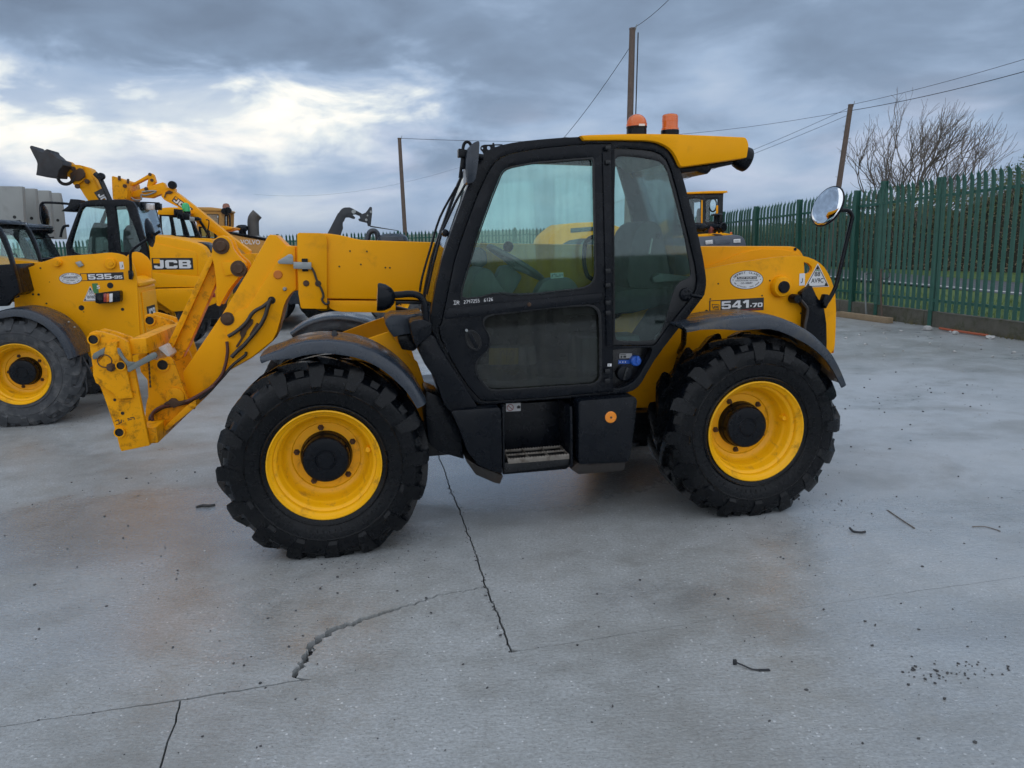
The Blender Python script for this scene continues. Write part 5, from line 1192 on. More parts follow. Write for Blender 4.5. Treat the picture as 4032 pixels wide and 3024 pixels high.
bm = bmesh.new(); ringp = [Vector((sw[0], .62, sw[1])) + tilt @ Vector((.205 * math.cos(i / 32 * 6.28319), .205 * math.sin(i / 32 * 6.28319), 0)) for i in range(33)]
tube_bm(bm, ringp, .017, 8, 1); stw = finish('steering_wheel', bm, DASH, TH, angle=60)
for a_ in (90, 210, 330): tube('spoke', stw, [Vector((sw[0], .62, sw[1])) + tilt @ Vector((.20 * math.cos(R(a_)), .20 * math.sin(R(a_)), 0)), Vector((sw[0] - .02, .62, sw[1] - .03))], .014, DASH, 6, 1)
a, b = FM.at(4, 610, 868, .62); lathe('spinner_knob', stw, [(.010, -.05), (.010, -.01), (.026, 0), (.034, .022), (.030, .045), (.014, .056), (0, .058)], (a, .50, b - .02), 'z', BLK, 16, rot=tilt)
prism('steering_column', TH, T(.62, (4, [(585, 1010), (640, 1000), (740, 1080), (700, 1160), (640, 1240), (560, 1260), (520, 1140)])), .55, .69, DASH, .02)
prism('dash', TH, T(.62, (4, [(340, 1150), (370, 1070), (430, 1010), (490, 1030), (560, 1140), (620, 1210), (640, 1300), (330, 1300)])), .40, .96, DASH, .03)
prism('dash_pod', TH, T(.80, (4, [(380, 900), (430, 870), (480, 900), (490, 990), (430, 1030), (370, 980)])), .74, .96, DASH, .02)
prism('side_console', TH, T(.30, (4, [(880, 1180), (910, 1130), (960, 1105), (1060, 1092), (1110, 1098), (1150, 1135), (1180, 1180), (1170, 1240), (860, 1230)])), .34, .50, DASH, .02)
pl = Plate(FM.at(4, 955, 1100, .335), FM.at(4, 1048, 1094, .335), .034, .336); cl_ = pl.sheet('console_label', TH, mat('pale_label', (.50, .58, .57), .5))
letters('symbol', cl_, strokes([(.008, .008, .016, .026), (.020, .026, .030, .026), (.036, .008, .036, .026), (.042, .012, .056, .012), (.062, .008, .062, .026), (.070, .018, .082, .018)], .004), pl.mk(.003), BLACKP)
tube('grab_handle', TH, xz(T(.90, (4, [(1300, 790), (1250, 810), (1220, 850), (1212, 930), (1216, 1010), (1240, 1085), (1290, 1110)])), .95), .016, BLK, 8)
tube('seat_belt', TH, xz(T(.40, (4, [(1700, 810), (1690, 860), (1680, 920)])), .42), .006, STEEL, 6, 1)
a, b = FM.at(4, 1738, 790, .42); lathe('lever_knob', TH, [(0, -.02), (.016, -.01), (.016, .012), (0, .02)], (a, .42, b), 'z', BLK, 10)
box('floor_clutter', TH, (1.20, .60, .93), (.22, .16, .06), DASH, .02)
prism('pedal_box', TH, T(.80, (5, [(620, 600), (960, 590), (980, 870), (640, 880)])), .90, 1.018, DASH, .01)
pl = Plate(FM.at(5, 600, 715, .88), FM.at(5, 815, 712, .88), .12, .895)
wl_ = pl.sheet('warning_label', TH, mat('label_yellow', (.50, .36, .05), .5))
letters('symbol', wl_, strokes([(.13, .02, .13, .11), (.145, .07, .165, .105), (.165, .105, .185, .07), (.145, .07, .185, .07), (.15, .055, .18, .02), (.18, .055, .15, .02), (.08, .07, .10, .105), (.10, .105, .12, .07)], .003), pl.mk(.004), BLACKP)

# ---- handwriting on the door
def hand(x, y, s): return s
MKD = lambda x, y: Vector((*FM.at(4, x, y, .2005)[:1], .2005, FM.at(4, x, y, .2005)[1]))
seg = []
def digit(ch, x, y, w_=17, h_=26):
    S = {'I': [(0, 0, 1, 0), (.5, 0, .5, 1), (0, 1, 1, 1)], 'R': [(0, 0, 0, 1), (0, 0, .9, .1), (.9, .1, .9, .4), (.9, .4, 0, .5), (.3, .5, 1, 1)], '2': [(0, .1, .8, .05), (.8, .05, .8, .45), (.8, .45, 0, 1), (0, 1, 1, .95)],
         '7': [(0, 0, 1, 0), (1, 0, .4, 1)], '9': [(.9, .1, .1, .1), (.1, .1, .1, .45), (.1, .45, .9, .4), (.9, .05, .8, 1)], '5': [(.9, 0, .1, 0), (.1, 0, .1, .45), (.1, .45, .9, .55), (.9, .55, .8, .95), (.8, .95, 0, .95)],
         '6': [(.7, 0, .1, .5), (.1, .5, .1, .95), (.1, .95, .9, .95), (.9, .95, .8, .55), (.8, .55, .1, .6)], '1': [(.5, 0, .5, 1)]}
    for a, b, c, d in S[ch]: seg.append((x + a * w_, y + b * h_, x + c * w_, y + d * h_))
digit('I', 250, 1262, 20); digit('R', 275, 1262)
for i, ch in enumerate('2797255'): digit(ch, 325 + i * 17, 1258 - i * 1.5, 12, 24)
for i, ch in enumerate('6126'): digit(ch, 472 + i * 17, 1244 - i * 2, 12, 24)
letters('handwriting', door, strokes(seg, 3.2), MKD, WHITE)

# ---- decals on the side plate
YP = .7195
pl = Plate(FM.at(6, 647, 1290, YP), FM.at(6, 1120, 1262, YP), 0, YP); tl = FM.at(6, 645, 1180, YP); pl.h = (Vector((tl[0], 0, tl[1])) - pl.a).dot(pl.uz)
H, W_ = pl.h, pl.w
dc = pl.sheet('model_decal', TH, BLACKP)
letters('lettering', dc, [('jcb', '541', .222 * W_, .26 * H, .50 * W_, .62 * H), ('poly', [(.748 * W_, .34 * H), (.775 * W_, .34 * H), (.775 * W_, .44 * H), (.748 * W_, .44 * H)], 0, 0, 0, 0), ('jcb', '70', .785 * W_, .27 * H, .19 * W_, .34 * H)], pl.mk(.003), WHITE)
letters('sub_lettering', dc, [('t', 'WASTEMASTER', .58 * W_, .06 * H, .38 * W_, .10 * H, .03)], pl.mk(.003), REDP)
letters('badge_panel', dc, [('poly', [(.018 * W_, .06 * H), (.20 * W_, .06 * H), (.20 * W_, .94 * H), (.018 * W_, .94 * H)], 0, 0, 0, 0)], pl.mk(.003), YEL)
letters('badge_lettering', dc, strokes([(.045 * W_, .70 * H, .175 * W_, .62 * H), (.175 * W_, .62 * H, .165 * W_, .26 * H), (.165 * W_, .26 * H, .07 * W_, .32 * H), (.07 * W_, .32 * H, .045 * W_, .70 * H)], .004) + [('jcb', 'JCB', .068 * W_, .40 * H, .085 * W_, .17 * H, 0, -.10)], pl.mk(.0045), BLACKP)
def oval_decal(par, fr, crop, l, r, b, t, Y, sc=1.0):
    A = fr.at(crop, l[0], l[1], Y); B = fr.at(crop, r[0], r[1], Y); Tp = fr.at(crop, t[0], t[1], Y); Bt = fr.at(crop, b[0], b[1], Y)
    rx = (Vector(B) - Vector(A)).length / 2; ry = (Vector(Tp) - Vector(Bt)).length / 2; c = ((A[0] + B[0]) / 2, (Tp[1] + Bt[1]) / 2)
    E_ = [(rx * math.cos(i / 40 * 6.28319), ry * math.sin(i / 40 * 6.28319)) for i in range(40)]
    pl = Plate(c, (c[0] + 1, c[1] + (B[1] - A[1]) / (B[0] - A[0]) * .5), 0, Y)
    rim_ = pl.sheet('dealer_sticker', par, BLACKP, E_)
    mk0 = pl.mk(.0025)
    letters('sticker_face', rim_, [('poly', [(x * .965, y * .945) for x, y in E_], 0, 0, 0, 0)], mk0, WHITE)
    items = []
    s = 'DERMOT CLANCY'
    for i, ch in enumerate(s):
        if ch == ' ': continue
        a = math.pi * (1 - (.125 + .75 * i / (len(s) - 1)))
        x, y = rx * .76 * math.cos(a), ry * .66 * math.sin(a); sl_ = math.atan2(-ry * math.cos(a) * -1 * -1, rx * math.sin(a) + 1e-6)
        wd, ht = rx * .105, ry * .22
        sl_ = -math.atan2(ry * math.cos(a), rx * math.sin(a) + 1e-6)
        items.append(('t', ch, x - wd / 2 * math.cos(sl_), y - wd / 2 * math.sin(sl_), wd, ht, .03, sl_))
    s = '087 6739882  068 49549'
    for i, ch in enumerate(s):
        if ch == ' ': continue
        a = math.pi * (1.13 + .74 * i / (len(s) - 1))
        x, y = rx * .82 * math.cos(a), ry * .84 * math.sin(a); sl_ = math.atan2(-ry * math.cos(a) * -1, -rx * math.sin(a)) * 1
        sl_ = math.atan2(ry * math.cos(a), -rx * math.sin(a))
        wd, ht = rx * .055, ry * .13
        items.append(('t', ch, x - wd / 2 * math.cos(sl_), y - wd / 2 * math.sin(sl_), wd * (.5 if ch == '1' else 1), ht, .03, sl_))
    items += [('poly', [(-.60 * rx, .08 * ry), (.60 * rx, .08 * ry), (.60 * rx, .34 * ry), (-.60 * rx, .34 * ry)], 0, 0, 0, 0), ('t', 'KNOCKANURE, LISTOWEL', -.68 * rx, -.16 * ry, 1.36 * rx, .15 * ry, .02), ('t', 'CO. KERRY', -.36 * rx, -.44 * ry, .72 * rx, .18 * ry, .03),
              ('poly', [(-.86 * rx, -.02 * ry), (-.80 * rx, -.02 * ry), (-.80 * rx, .06 * ry), (-.86 * rx, .06 * ry)], 0, 0, 0, 0), ('poly', [(.80 * rx, -.02 * ry), (.86 * rx, -.02 * ry), (.86 * rx, .06 * ry), (.80 * rx, .06 * ry)], 0, 0, 0, 0)]
    letters('lettering', rim_, items, pl.mk(.0035), BLACKP)
    letters('lettering', rim_, [('t', 'PLANT SALES Ltd', -.55 * rx, .14 * ry, 1.10 * rx, .15 * ry, .03)], pl.mk(.0045), WHITE)
    return rim_
oval_decal(TH, FM, 6, (828, 1000), (1117, 998), (975, 1081), (975, 917), YP)
def tri_decal(par, fr, crop, apex, l, r, Y, l1, l2, boxes=True):
    A, B, C = (Vector(fr.at(crop, *q, Y)) for q in (apex, l, r))
    pl = Plate(tuple(B), tuple(C), 0, Y); w_ = pl.w; ax_ = (Vector((A.x, 0, A.y)) - pl.a); ap = (ax_.dot(pl.ux), ax_.dot(pl.uz)); h_ = ap[1]
    base = pl.sheet('registration_triangle', par, WHITE, [(0, 0), (w_, 0), (ap[0] + .01 * w_, h_), (ap[0] - .01 * w_, h_)])
    cx_, cy_ = (w_ + ap[0]) / 3, h_ / 3
    sc = lambda k: [(cx_ + (x - cx_) * k, cy_ + (y - cy_) * k) for x, y in ((0, 0), (w_, 0), ap)]
    o3, i3 = sc(.92), sc(.84)
    items = []
    for i in range(3):
        j = (i + 1) % 3; items.append(('poly', [o3[i], o3[j], i3[j], i3[i]], 0, 0, 0, 0))
    items += [('t', l1, ap[0] - .115 * w_, .46 * h_, .23 * w_, .20 * h_, .012), ('t', l2, ap[0] - .24 * w_, .18 * h_, .50 * w_, .20 * h_, .012),
              ('poly', [(ap[0] - .06 * w_, .74 * h_), (ap[0] + .06 * w_, .74 * h_), (ap[0] + .02 * w_, .88 * h_), (ap[0] - .02 * w_, .88 * h_)], 0, 0, 0, 0), ('poly', [(.08 * w_, .05 * h_), (.20 * w_, .05 * h_), (.17 * w_, .16 * h_), (.14 * w_, .16 * h_)], 0, 0, 0, 0), ('poly', [(.80 * w_, .05 * h_), (.92 * w_, .05 * h_), (.86 * w_, .16 * h_), (.83 * w_, .16 * h_)], 0, 0, 0, 0)]
    letters('lettering', base, items, pl.mk(.003), BLACKP)
    letters('lettering', base, [('poly', [(ap[0] - .09 * w_, .685 * h_), (ap[0] + .09 * w_, .685 * h_), (ap[0] + .075 * w_, .72 * h_), (ap[0] - .075 * w_, .72 * h_)], 0, 0, 0, 0)], pl.mk(.003), GREENP)
    return base
tri_decal(TH, FM, 6, (1592, 858), (1477, 1066), (1692, 1058), YP, '88', 'AV9C')
pl = Plate(FM.at(6, 1430, 1050, YP), FM.at(6, 1478, 1047, YP), .088, YP); hk_ = pl.sheet('hook_label', TH, WHITE)
letters('symbol', hk_, strokes([(.024, .052, .024, .030), (.024, .030, .018, .020), (.018, .020, .012, .024)], .005), pl.mk(.003), BLACKP)
# ================================================================== OTHER MACHINES IN THE YARD
def sub(x, y): 
    v = FM.world(x, y); return Frame((v.x, v.y), FM.yaw)
def TT(fr): return fr.T
def decal_jcb(par, fr, crop, bl, br, tl, Y, letters_='JCB', badge=True):
    a, b, c = fr.at(crop, *bl, Y), fr.at(crop, *br, Y), fr.at(crop, *tl, Y)
    pl = Plate(a, b, 0, Y); pl.h = (Vector((c[0], 0, c[1])) - pl.a).dot(pl.uz); H, W_ = pl.h, pl.w
    d = pl.sheet('maker_decal', par, BLACKP)
    letters('lettering', d, [('jcb', letters_, .05 * W_, .10 * H, .90 * W_, .72 * H)], pl.mk(.004), WHITE)
    if badge: letters('badge_panel', d, [('poly', [(.04 * W_, .55 * H), (.20 * W_, .55 * H), (.20 * W_, .93 * H), (.04 * W_, .93 * H)], 0, 0, 0, 0)], pl.mk(.005), YEL)
    return d
def cyl(name, par, fr, crop, x, y, Y, r, m, depth=.03, n=18):
    a, b = fr.at(crop, x, y, Y); return lathe(name, par, [(0, -depth), (r * .9, -depth), (r, -depth * .7), (r, .01)], (a, Y, b), 'y', m, n)
def tubeP(name, par, fr, crop, pts, Y, r, m, k=3, n=8): return tube(name, par, xz(fr.T(Y, (crop, pts)), Y), r, m, n, k)

# ------------------------------------------------------------------ second telehandler, tail towards us at the left edge
F2 = sub(-3.43, 4.52)
hx, hz = F2.at(2, 138, 1045, .03)
F2 = sub(-3.43 + hx, 4.52); T2 = F2.T
M2 = thing('telehandler', 'yellow telehandler at the left edge showing its tail, number 535-95', 'telehandler', F2.o, F2.yaw)
wheel(M2, 0, 0, a0=108, tyre=TYREDM); wheel(M2, 0, 2.3, True, tyre=TYREDM); wheel(M2, -2.75, 0, tyre=TYREDM); wheel(M2, -2.75, 2.3, True, tyre=TYREDM)
plate2 = T2(.62, (2, [(112, 600), (108, 440), (150, 430), (128, 235), (160, 225), (300, 170), (430, 122), (520, 112), (620, 105), (720, 98), (800, 90), (850, 87), (900, 92), (950, 106), (990, 132), (1020, 170), (1040, 220), (1052, 300), (1060, 450), (1075, 720), (1020, 800), (700, 900), (560, 760), (400, 640)]))
sp2 = prism('side_plate', M2, plate2, .62, .65, YEL, .008)
xr = max(p[0] for p in plate2)
tail = prism('tail_box', M2, [(xr - .22, .55), (xr - .004, .55), (xr - .004, 1.42), (xr - .06, 1.50), (xr - .22, 1.50)], .651, 1.40, YEL, .01)
prism('tail_cap', M2, [(xr - .16, 1.50), (xr + .012, 1.44), (xr + .012, 1.48), (xr - .10, 1.545), (xr - .16, 1.545)], .66, 1.40, YEL, .008)
box('tail_panel', M2, (xr + .004, 1.03, 1.12), (.014, .60, .50), YEL, .004)
farp = F2.T(1.42, (1, [(1100, 1130), (1130, 1100), (1180, 1085), (1230, 1095), (1280, 1130), (1310, 1170), (1322, 1220), (1320, 1500), (1100, 1500)]))
prism('side_plate', M2, farp, 1.41, 1.44, YEL, .008)
mkx = lambda a, b: Vector((xr + .0145, .84 + a, 1.02 + b))
bmq = bmesh.new(); prism_bm(bmq, [(0, 0), (.37, 0), (.37, .17), (0, .17)], 0, 0, (), lambda a, b: Vector((xr + .0112, .84 + a, 1.02 + b)), Vector((.002, 0, 0)))
jd = finish('maker_decal', bmq, BLACKP, M2, smooth=False)
letters('lettering', jd, [('jcb', 'JCB', .02, .02, .33, .12)], mkx, WHITE)
fp2 = F2.T(-.02, (2, [(-230, 700), (-150, 610), (-60, 555), (0, 535), (60, 524), (110, 520), (180, 528), (250, 546), (320, 575), (380, 610), (440, 660), (490, 715), (530, 780), (560, 840), (580, 890)]))
fd2 = fender('fender', M2, smooth2(fp2, 3), -.02, .52, lambda t: .02 + .06 * min(1, t / .2), GRY)
for q in ((470, 632), (528, 622), (515, 675), (573, 662)):
    a, b = F2.at(2, *q, .25); lathe('fender_bolt', fd2, [(0, .012), (.012, .010), (.014, 0)], (a, .25, b), 'z', STEEL, 8)
for x, y, r in ((505, 1180, .045), (968, 1190, .062)):
    o = cyl('pivot_boss', M2, F2, 1, x, y, .62, r, YEL, .05); cyl('pivot_pin', o, F2, 1, x, y, .568, r * .45, YELW, .012, 6)
for q in ((960, 1380, .034), (710, 1575, .030), (1068, 1588, .018), (288, 1457, .012), (337, 1459, .013), (353, 1229, .010), (405, 1537, .010), (730, 1610, .006), (432, 1350, .005)):
    a, b = F2.at(1, q[0], q[1], .62); lathe('bolt_hole', sp2, [(0, -.003), (q[2], -.003), (q[2], .002)], (a, .62, b), 'y', DARK, 14)
prism('lift_bracket', M2, T2(.60, (1, [(655, 1180), (700, 1165), (730, 1205), (690, 1222)])), .59, .619, STEEL, .004)
tl = prism('tail_lamp', M2, T2(.52, (1, [(832, 1450), (900, 1440), (1040, 1425), (1050, 1440), (1050, 1520), (870, 1540), (834, 1530)])), .50, .615, BLK, .008)
for x0, x1, m_ in ((905, 930, REDL), (930, 955, AMBER), (955, 985, WHITE)):
    prism('lamp_lens', tl, T2(.50, (1, [(x0, 1452), (x1 - 2, 1448), (x1 - 2, 1520), (x0, 1525)])), .488, .499, m_, .003)
cyl('lamp_lens', tl, F2, 1, 872, 1490, .497, .030, DARK, .01)
YQ = .6195
a, b, c = F2.at(1, 705, 1342, YQ), F2.at(1, 1082, 1330, YQ), F2.at(1, 703, 1275, YQ)
pl = Plate(a, b, 0, YQ); pl.h = (Vector((c[0], 0, c[1])) - pl.a).dot(pl.uz); H, W_ = pl.h, pl.w
dc = pl.sheet('model_decal', M2, BLACKP)
letters('lettering', dc, [('jcb', '535', .18 * W_, .16 * H, .54 * W_, .68 * H), ('poly', [(.735 * W_, .30 * H), (.765 * W_, .30 * H), (.765 * W_, .42 * H), (.735 * W_, .42 * H)], 0, 0, 0, 0), ('jcb', '95', .78 * W_, .17 * H, .185 * W_, .40 * H)], pl.mk(.003), WHITE)
letters('badge_panel', dc, [('poly', [(.02 * W_, .08 * H), (.15 * W_, .08 * H), (.15 * W_, .92 * H), (.02 * W_, .92 * H)], 0, 0, 0, 0)], pl.mk(.003), YEL)
oval_decal(M2, F2, 1, (515, 1320), (716, 1318), (615, 1370), (615, 1269), YQ - .003)
tri_decal(M2, F2, 1, (785, 1388), (726, 1517), (858, 1515), YQ, '35', 'BF8E')
pl = Plate(F2.at(1, 812, 1450, YQ + .0003), F2.at(1, 862, 1448, YQ + .0003), .115, YQ + .0003); gq = pl.sheet('green_label', M2, GREENP, t=.001)
letters('lettering', gq, [('t', '5', .045, .05, .035, .04, .03)], pl.mk(.003), WHITE)
pl = Plate(F2.at(1, 1047, 1240, YQ), F2.at(1, 1082, 1238, YQ), .085, YQ); hq = pl.sheet('hook_label', M2, WHITE)
letters('symbol', hq, strokes([(.030, .050, .030, .030), (.030, .030, .020, .022)], .007), pl.mk(.003), BLACKP)
tubeP('mirror_arm', M2, F2, 1, [(1140, 1310), (1138, 1200), (1135, 1110), (1150, 1075), (1190, 1040), (1290, 975), (1395, 908)], .56, .016, BLK)
prism('arm_bracket', M2, T2(.56, (1, [(1118, 1250), (1150, 1250), (1160, 1290), (1150, 1330), (1125, 1325)])), .54, .60, BLK, .005)
mm = F2.at(1, 1305, 920, .56); mn2 = Vector((.98, .02, .05)).normalized(); Q2 = mn2.to_track_quat('Z', 'Y').to_matrix()
m2r = node('round_mirror', M2, (mm[0], .56, mm[1]))
lathe('mirror_shell', m2r, [(0, .05), (.06, .045), (.12, .025), (.165, 0), (.16, -.012)], (0, 0, 0), 'z', BLK, 32, rot=Q2)
lathe('mirror_glass', m2r, [(0, -.024), (.08, -.020), (.158, -.010)], (0, 0, 0), 'z', MIRR, 32, rot=Q2)
cabp = T2(.25, (1, [(-420, 830), (-80, 832), (-40, 845), (0, 890), (40, 970), (75, 1060), (112, 1190), (175, 1440), (120, 1480), (60, 1560), (-420, 1580)]))
cabh = T2(.25, (1, [(-380, 875), (-80, 878), (-50, 890), (-15, 940), (20, 1015), (55, 1100), (85, 1195), (-380, 1220)]))
prism('cab_frame', M2, cabp, .25, .33, BLK, .012, [cabh]); prism('cab_frame', M2, cabp, 1.0, 1.06, BLK, .012, [cabh])
prism('window_pane', M2, cabh, .28, .286, GLSB, 0); prism('window_pane', M2, cabh, 1.02, 1.026, GLSB, 0)
prism('rear_panel', M2, T2(.25, (1, [(112, 1195), (175, 1440), (120, 1475), (40, 1200)])), .331, .999, BLK, .006)
prism('cab_roof', M2, T2(.25, (1, [(-430, 832), (-430, 800), (-110, 800), (-60, 820), (-45, 840)])), .24, 1.07, BLK, .02)
prism('engine_cover', M2, T2(1.25, (1, [(100, 1160), (330, 1145), (600, 1118), (612, 1240), (400, 1300), (100, 1300)])), 1.25, 2.2, BLK, .04)
prism('boom', M2, T2(.80, (1, [(-700, 1050), (300, 1180), (1000, 1130), (1050, 1250), (300, 1330), (-700, 1250)])), .80, 1.18, YEL, .015)
box('chassis', M2, (-1.3, 1.05, .72), (3.6, .7, .42), BLKG, .02)
box('axle', M2, (0, 1.15, HUBZ), (.2, 1.4, .2), BLKG, .03); box('axle', M2, (-2.75, 1.15, HUBZ), (.2, 1.4, .2), BLKG, .03)

# ------------------------------------------------------------------ dark cab of a machine parked behind it, screen facing right
F5 = sub(-4.6, 7.6); T5 = F5.T
M5 = thing('telehandler', 'dark-roofed machine cab with round roof lamp behind the left telehandler', 'telehandler', F5.o, F5.yaw)
side5 = T5(0, (1, [(-260, 900), (-200, 862), (0, 846), (60, 850), (110, 868), (150, 900), (190, 950), (240, 1040), (292, 1130), (292, 1300), (-260, 1300)]))
hole5 = T5(0, (1, [(-220, 940), (20, 928), (70, 930), (110, 950), (150, 1000), (190, 1080), (212, 1140), (60, 1146), (-220, 1150)]))
prism('cab_frame', M5, side5, 0, .08, BLK, .012, [hole5]); prism('cab_frame', M5, side5, .92, 1.0, BLK, .012, [hole5])
prism('window_pane', M5, hole5, .03, .036, GLSB, 0); prism('window_pane', M5, hole5, .95, .956, GLSB, 0)
strip('windscreen', M5, T5(0, (1, [(150, 905), (190, 955), (240, 1045), (290, 1132)])), .081, .919, .006, GLSB)
prism('roof', M5, T5(0, (1, [(-260, 895), (-200, 842), (0, 828), (120, 832), (210, 850), (225, 872), (150, 905), (100, 872), (0, 862), (-190, 880)])), -.02, 1.02, GRY, .015)
prism('visor', M5, T5(0, (1, [(155, 900), (215, 878), (240, 890), (205, 925)])), .02, .98, BLK, .006)
prism('bonnet', M5, T5(0, (1, [(-260, 1302), (292, 1302), (330, 1150), (420, 1160), (440, 1500), (-260, 1500)])), .0, 1.6, BLK, .03)
a, b = F5.at(1, 235, 880, .15)
lm = lathe('roof_lamp', M5, [(0, -.10), (.05, -.09), (.075, -.05), (.082, 0), (.078, .006)], (a, .15, b), 'x', BLK, 22); lathe('lamp_lens', lm, [(0, .012), (.076, .005)], (a, .15, b), 'x', LENS, 22)
tubeP('wiper', M5, F5, 1, [(230, 985), (330, 970), (470, 960)], .5, .010, BLK, 1); tubeP('washer_tube', M5, F5, 1, [(20, 830), (100, 825), (175, 815), (180, 838)], .3, .008, BLK, 2)
tubeP('steering_rim', M5, F5, 1, [(100, 1130), (115, 1105), (140, 1110), (150, 1140)], .5, .012, BLK, 3)
for x in (-2.2, .3): wheel(M5, x, .2, tyre=TYREDM); wheel(M5, x, 2.4, True, tyre=TYREDM)
box('chassis', M5, (-.9, 1.2, .75), (3.2, .8, .4), BLKG, .02)

# ------------------------------------------------------------------ loader with big lettered bonnet and raised bucket
F3 = sub(-3.0, 10.0); T3 = F3.T
M3 = thing('telehandler', 'yellow loader with black cab, big lettered bonnet and raised boom with dark bucket', 'telehandler', F3.o, F3.yaw)
prism('bonnet', M3, T3(0, (1, [(1282, 928), (1345, 943), (1450, 955), (1560, 975), (1650, 993), (1720, 1014), (1765, 1040), (1792, 1075), (1812, 1130), (1835, 1250), (1852, 1385), (1330, 1402), (1300, 1150)])), 0, 1.55, YEL, .05)
prism('bonnet_ridge', M3, T3(-.01, (1, [(1300, 1030), (1345, 1010), (1560, 1060), (1700, 1085), (1716, 1110), (1720, 1300), (1322, 1320)])), -.018, -.001, YEL, .008)
prism('bonnet_lower', M3, T3(-.01, (1, [(1330, 1265), (1560, 1290), (1740, 1300), (1760, 1392), (1335, 1398)])), -.035, -.019, YEL, .008)
prism('counterweight', M3, T3(-.05, (1, [(1345, 1410), (1720, 1398), (1870, 1372), (1895, 1430), (1893, 1500), (1880, 1535), (1750, 1590), (1500, 1612), (1345, 1500)])), -.06, 1.62, YEL, .03)
prism('bonnet_vent', M3, T3(.5, (1, [(1690, 1000), (1760, 1002), (1830, 1030), (1852, 1085), (1840, 1120), (1790, 1075)])), .35, 1.2, BLK, .02)
a, b = F3.at(1, 1858, 1465, -.06); box('tail_lamp', M3, (a, -.066, b), (.07, .02, .07), REDL, .005)
decal_jcb(M3, F3, 1, (1327, 1243), (1685, 1241), (1325, 1141), -.0185)
c3o = T3(.05, (1, [(568, 1025), (610, 910), (650, 800), (690, 700), (710, 668), (740, 646), (790, 636), (850, 632), (1090, 632), (1130, 640), (1160, 655), (1182, 688), (1205, 770), (1230, 860), (1262, 980), (1292, 1092), (1300, 1150), (1290, 1300), (600, 1300), (580, 1110)]))
h3a = T3(.05, (1, [(618, 1045), (640, 945), (665, 865), (715, 712), (740, 694), (900, 688), (915, 710), (928, 780), (942, 1092), (760, 1106), (700, 1110), (640, 1085)]))
h3b = T3(.05, (1, [(1004, 692), (1095, 688), (1130, 780), (1180, 900), (1230, 1052), (1210, 1085), (1048, 1088), (1030, 900)]))
prism('cab_frame', M3, c3o, .05, .14, BLK, .015, [h3a, h3b]); prism('cab_frame', M3, c3o, 1.35, 1.44, BLK, .015, [h3a, h3b])
for h_ in (h3a, h3b): prism('window_pane', M3, h_, .09, .096, GLSD, 0); prism('window_pane', M3, h_, 1.39, 1.396, GLSB, 0)
prism('cab_roof', M3, T3(.05, (1, [(700, 690), (740, 660), (800, 648), (1090, 646), (1150, 664), (1170, 700), (1090, 682), (740, 690)])), .141, 1.349, BLK, .01)
strip('rear_screen', M3, T3(.05, (1, [(1182, 692), (1205, 770), (1230, 860), (1262, 980)])), .141, 1.349, .006, GLSB)
prism('cab_base', M3, T3(.05, (1, [(600, 1110), (1290, 1110), (1285, 1295), (610, 1295)])), .141, 1.349, BLKG, .01)
prism('seat', M3, T3(.6, (1, [(1080, 1000), (1085, 900), (1120, 850), (1170, 870), (1200, 1000), (1220, 1090), (1090, 1100)])), .5, .95, SEATM, .04)
prism('seat', M3, T3(.6, (1, [(780, 1000), (800, 900), (830, 830), (900, 840), (910, 960), (920, 1090), (770, 1090)])), .5, .95, SEATM, .04)
tubeP('steering_column', M3, F3, 1, [(760, 1090), (850, 1030), (930, 985)], .6, .03, DASH, 1)
for i, (x0, x1, y0, y1, m_) in enumerate(((1150, 1210, 650, 715, BLK), (1212, 1255, 655, 725, BLK), (1262, 1295, 670, 720, WHITE), (1300, 1330, 672, 720, WHITE), (1345, 1395, 665, 722, BLK))):
    prism('roof_lamp', M3, T3(.35 + .16 * i, (1, [(x0, y0), (x1, y0), (x1, y1), (x0, y1)])), .35 + .16 * i, .50 + .16 * i, m_, .008)
tubeP('lamp_rail', M3, F3, 1, [(1150, 652), (1390, 662)], .9, .012, BLK, 1)
tubeP('mirror_arm', M3, F3, 1, [(690, 690), (580, 668), (400, 658), (362, 668), (352, 700), (358, 800), (380, 860)], .2, .020, BLK)
mm = F3.at(1, 392, 772, .2); Q3 = Vector((.98, .05, 0)).normalized().to_track_quat('Z', 'Y').to_matrix()
lathe('mirror', M3, [(0, .05), (.08, .045), (.17, .02), (.20, 0), (.18, -.012), (0, -.02)], (mm[0], .2, mm[1]), 'z', BLK, 26, rot=Q3)
prism('front_lamp_bar', M3, T3(.2, (1, [(540, 735), (600, 690), (620, 628), (690, 632), (700, 690), (660, 740)])), .15, .5, BLK, .01)
tubeP('grab_rail', M3, F3, 1, [(600, 860), (560, 865), (540, 900), (528, 960)], .1, .022, BLK)
# raised boom
BM3 = prism('boom', M3, T3(.75, (17, [(1150, 800), (1100, 730), (1050, 645), (1000, 610), (960, 575), (1085, 340), (1160, 370), (1180, 400), (1390, 800)])), .75, 1.10, YEL, .015)
prism('boom_edge', BM3, T3(.73, (17, [(1072, 360), (1150, 362), (1345, 790), (1240, 790), (1165, 610)])), .735, .749, YEL, .005)
prism('boom_head', BM3, T3(.72, (17, [(760, 400), (800, 370), (880, 345), (950, 325), (1040, 330), (1100, 345), (1110, 520), (1060, 560), (990, 612), (940, 560), (910, 490), (840, 470), (760, 430)])), .70, 1.15, YELW, .01)
prism('knuckle', BM3, T3(.68, (17, [(920, 440), (960, 410), (1040, 370), (1080, 380), (1115, 440), (1110, 490), (1030, 540), (960, 540), (920, 500)])), .66, .699, RUSTM, .01)
for q in ((1012, 610), (1140, 545), (960, 380)): cyl('boom_pin', BM3, F3, 17, q[0], q[1], .70, .04, RUSTM)
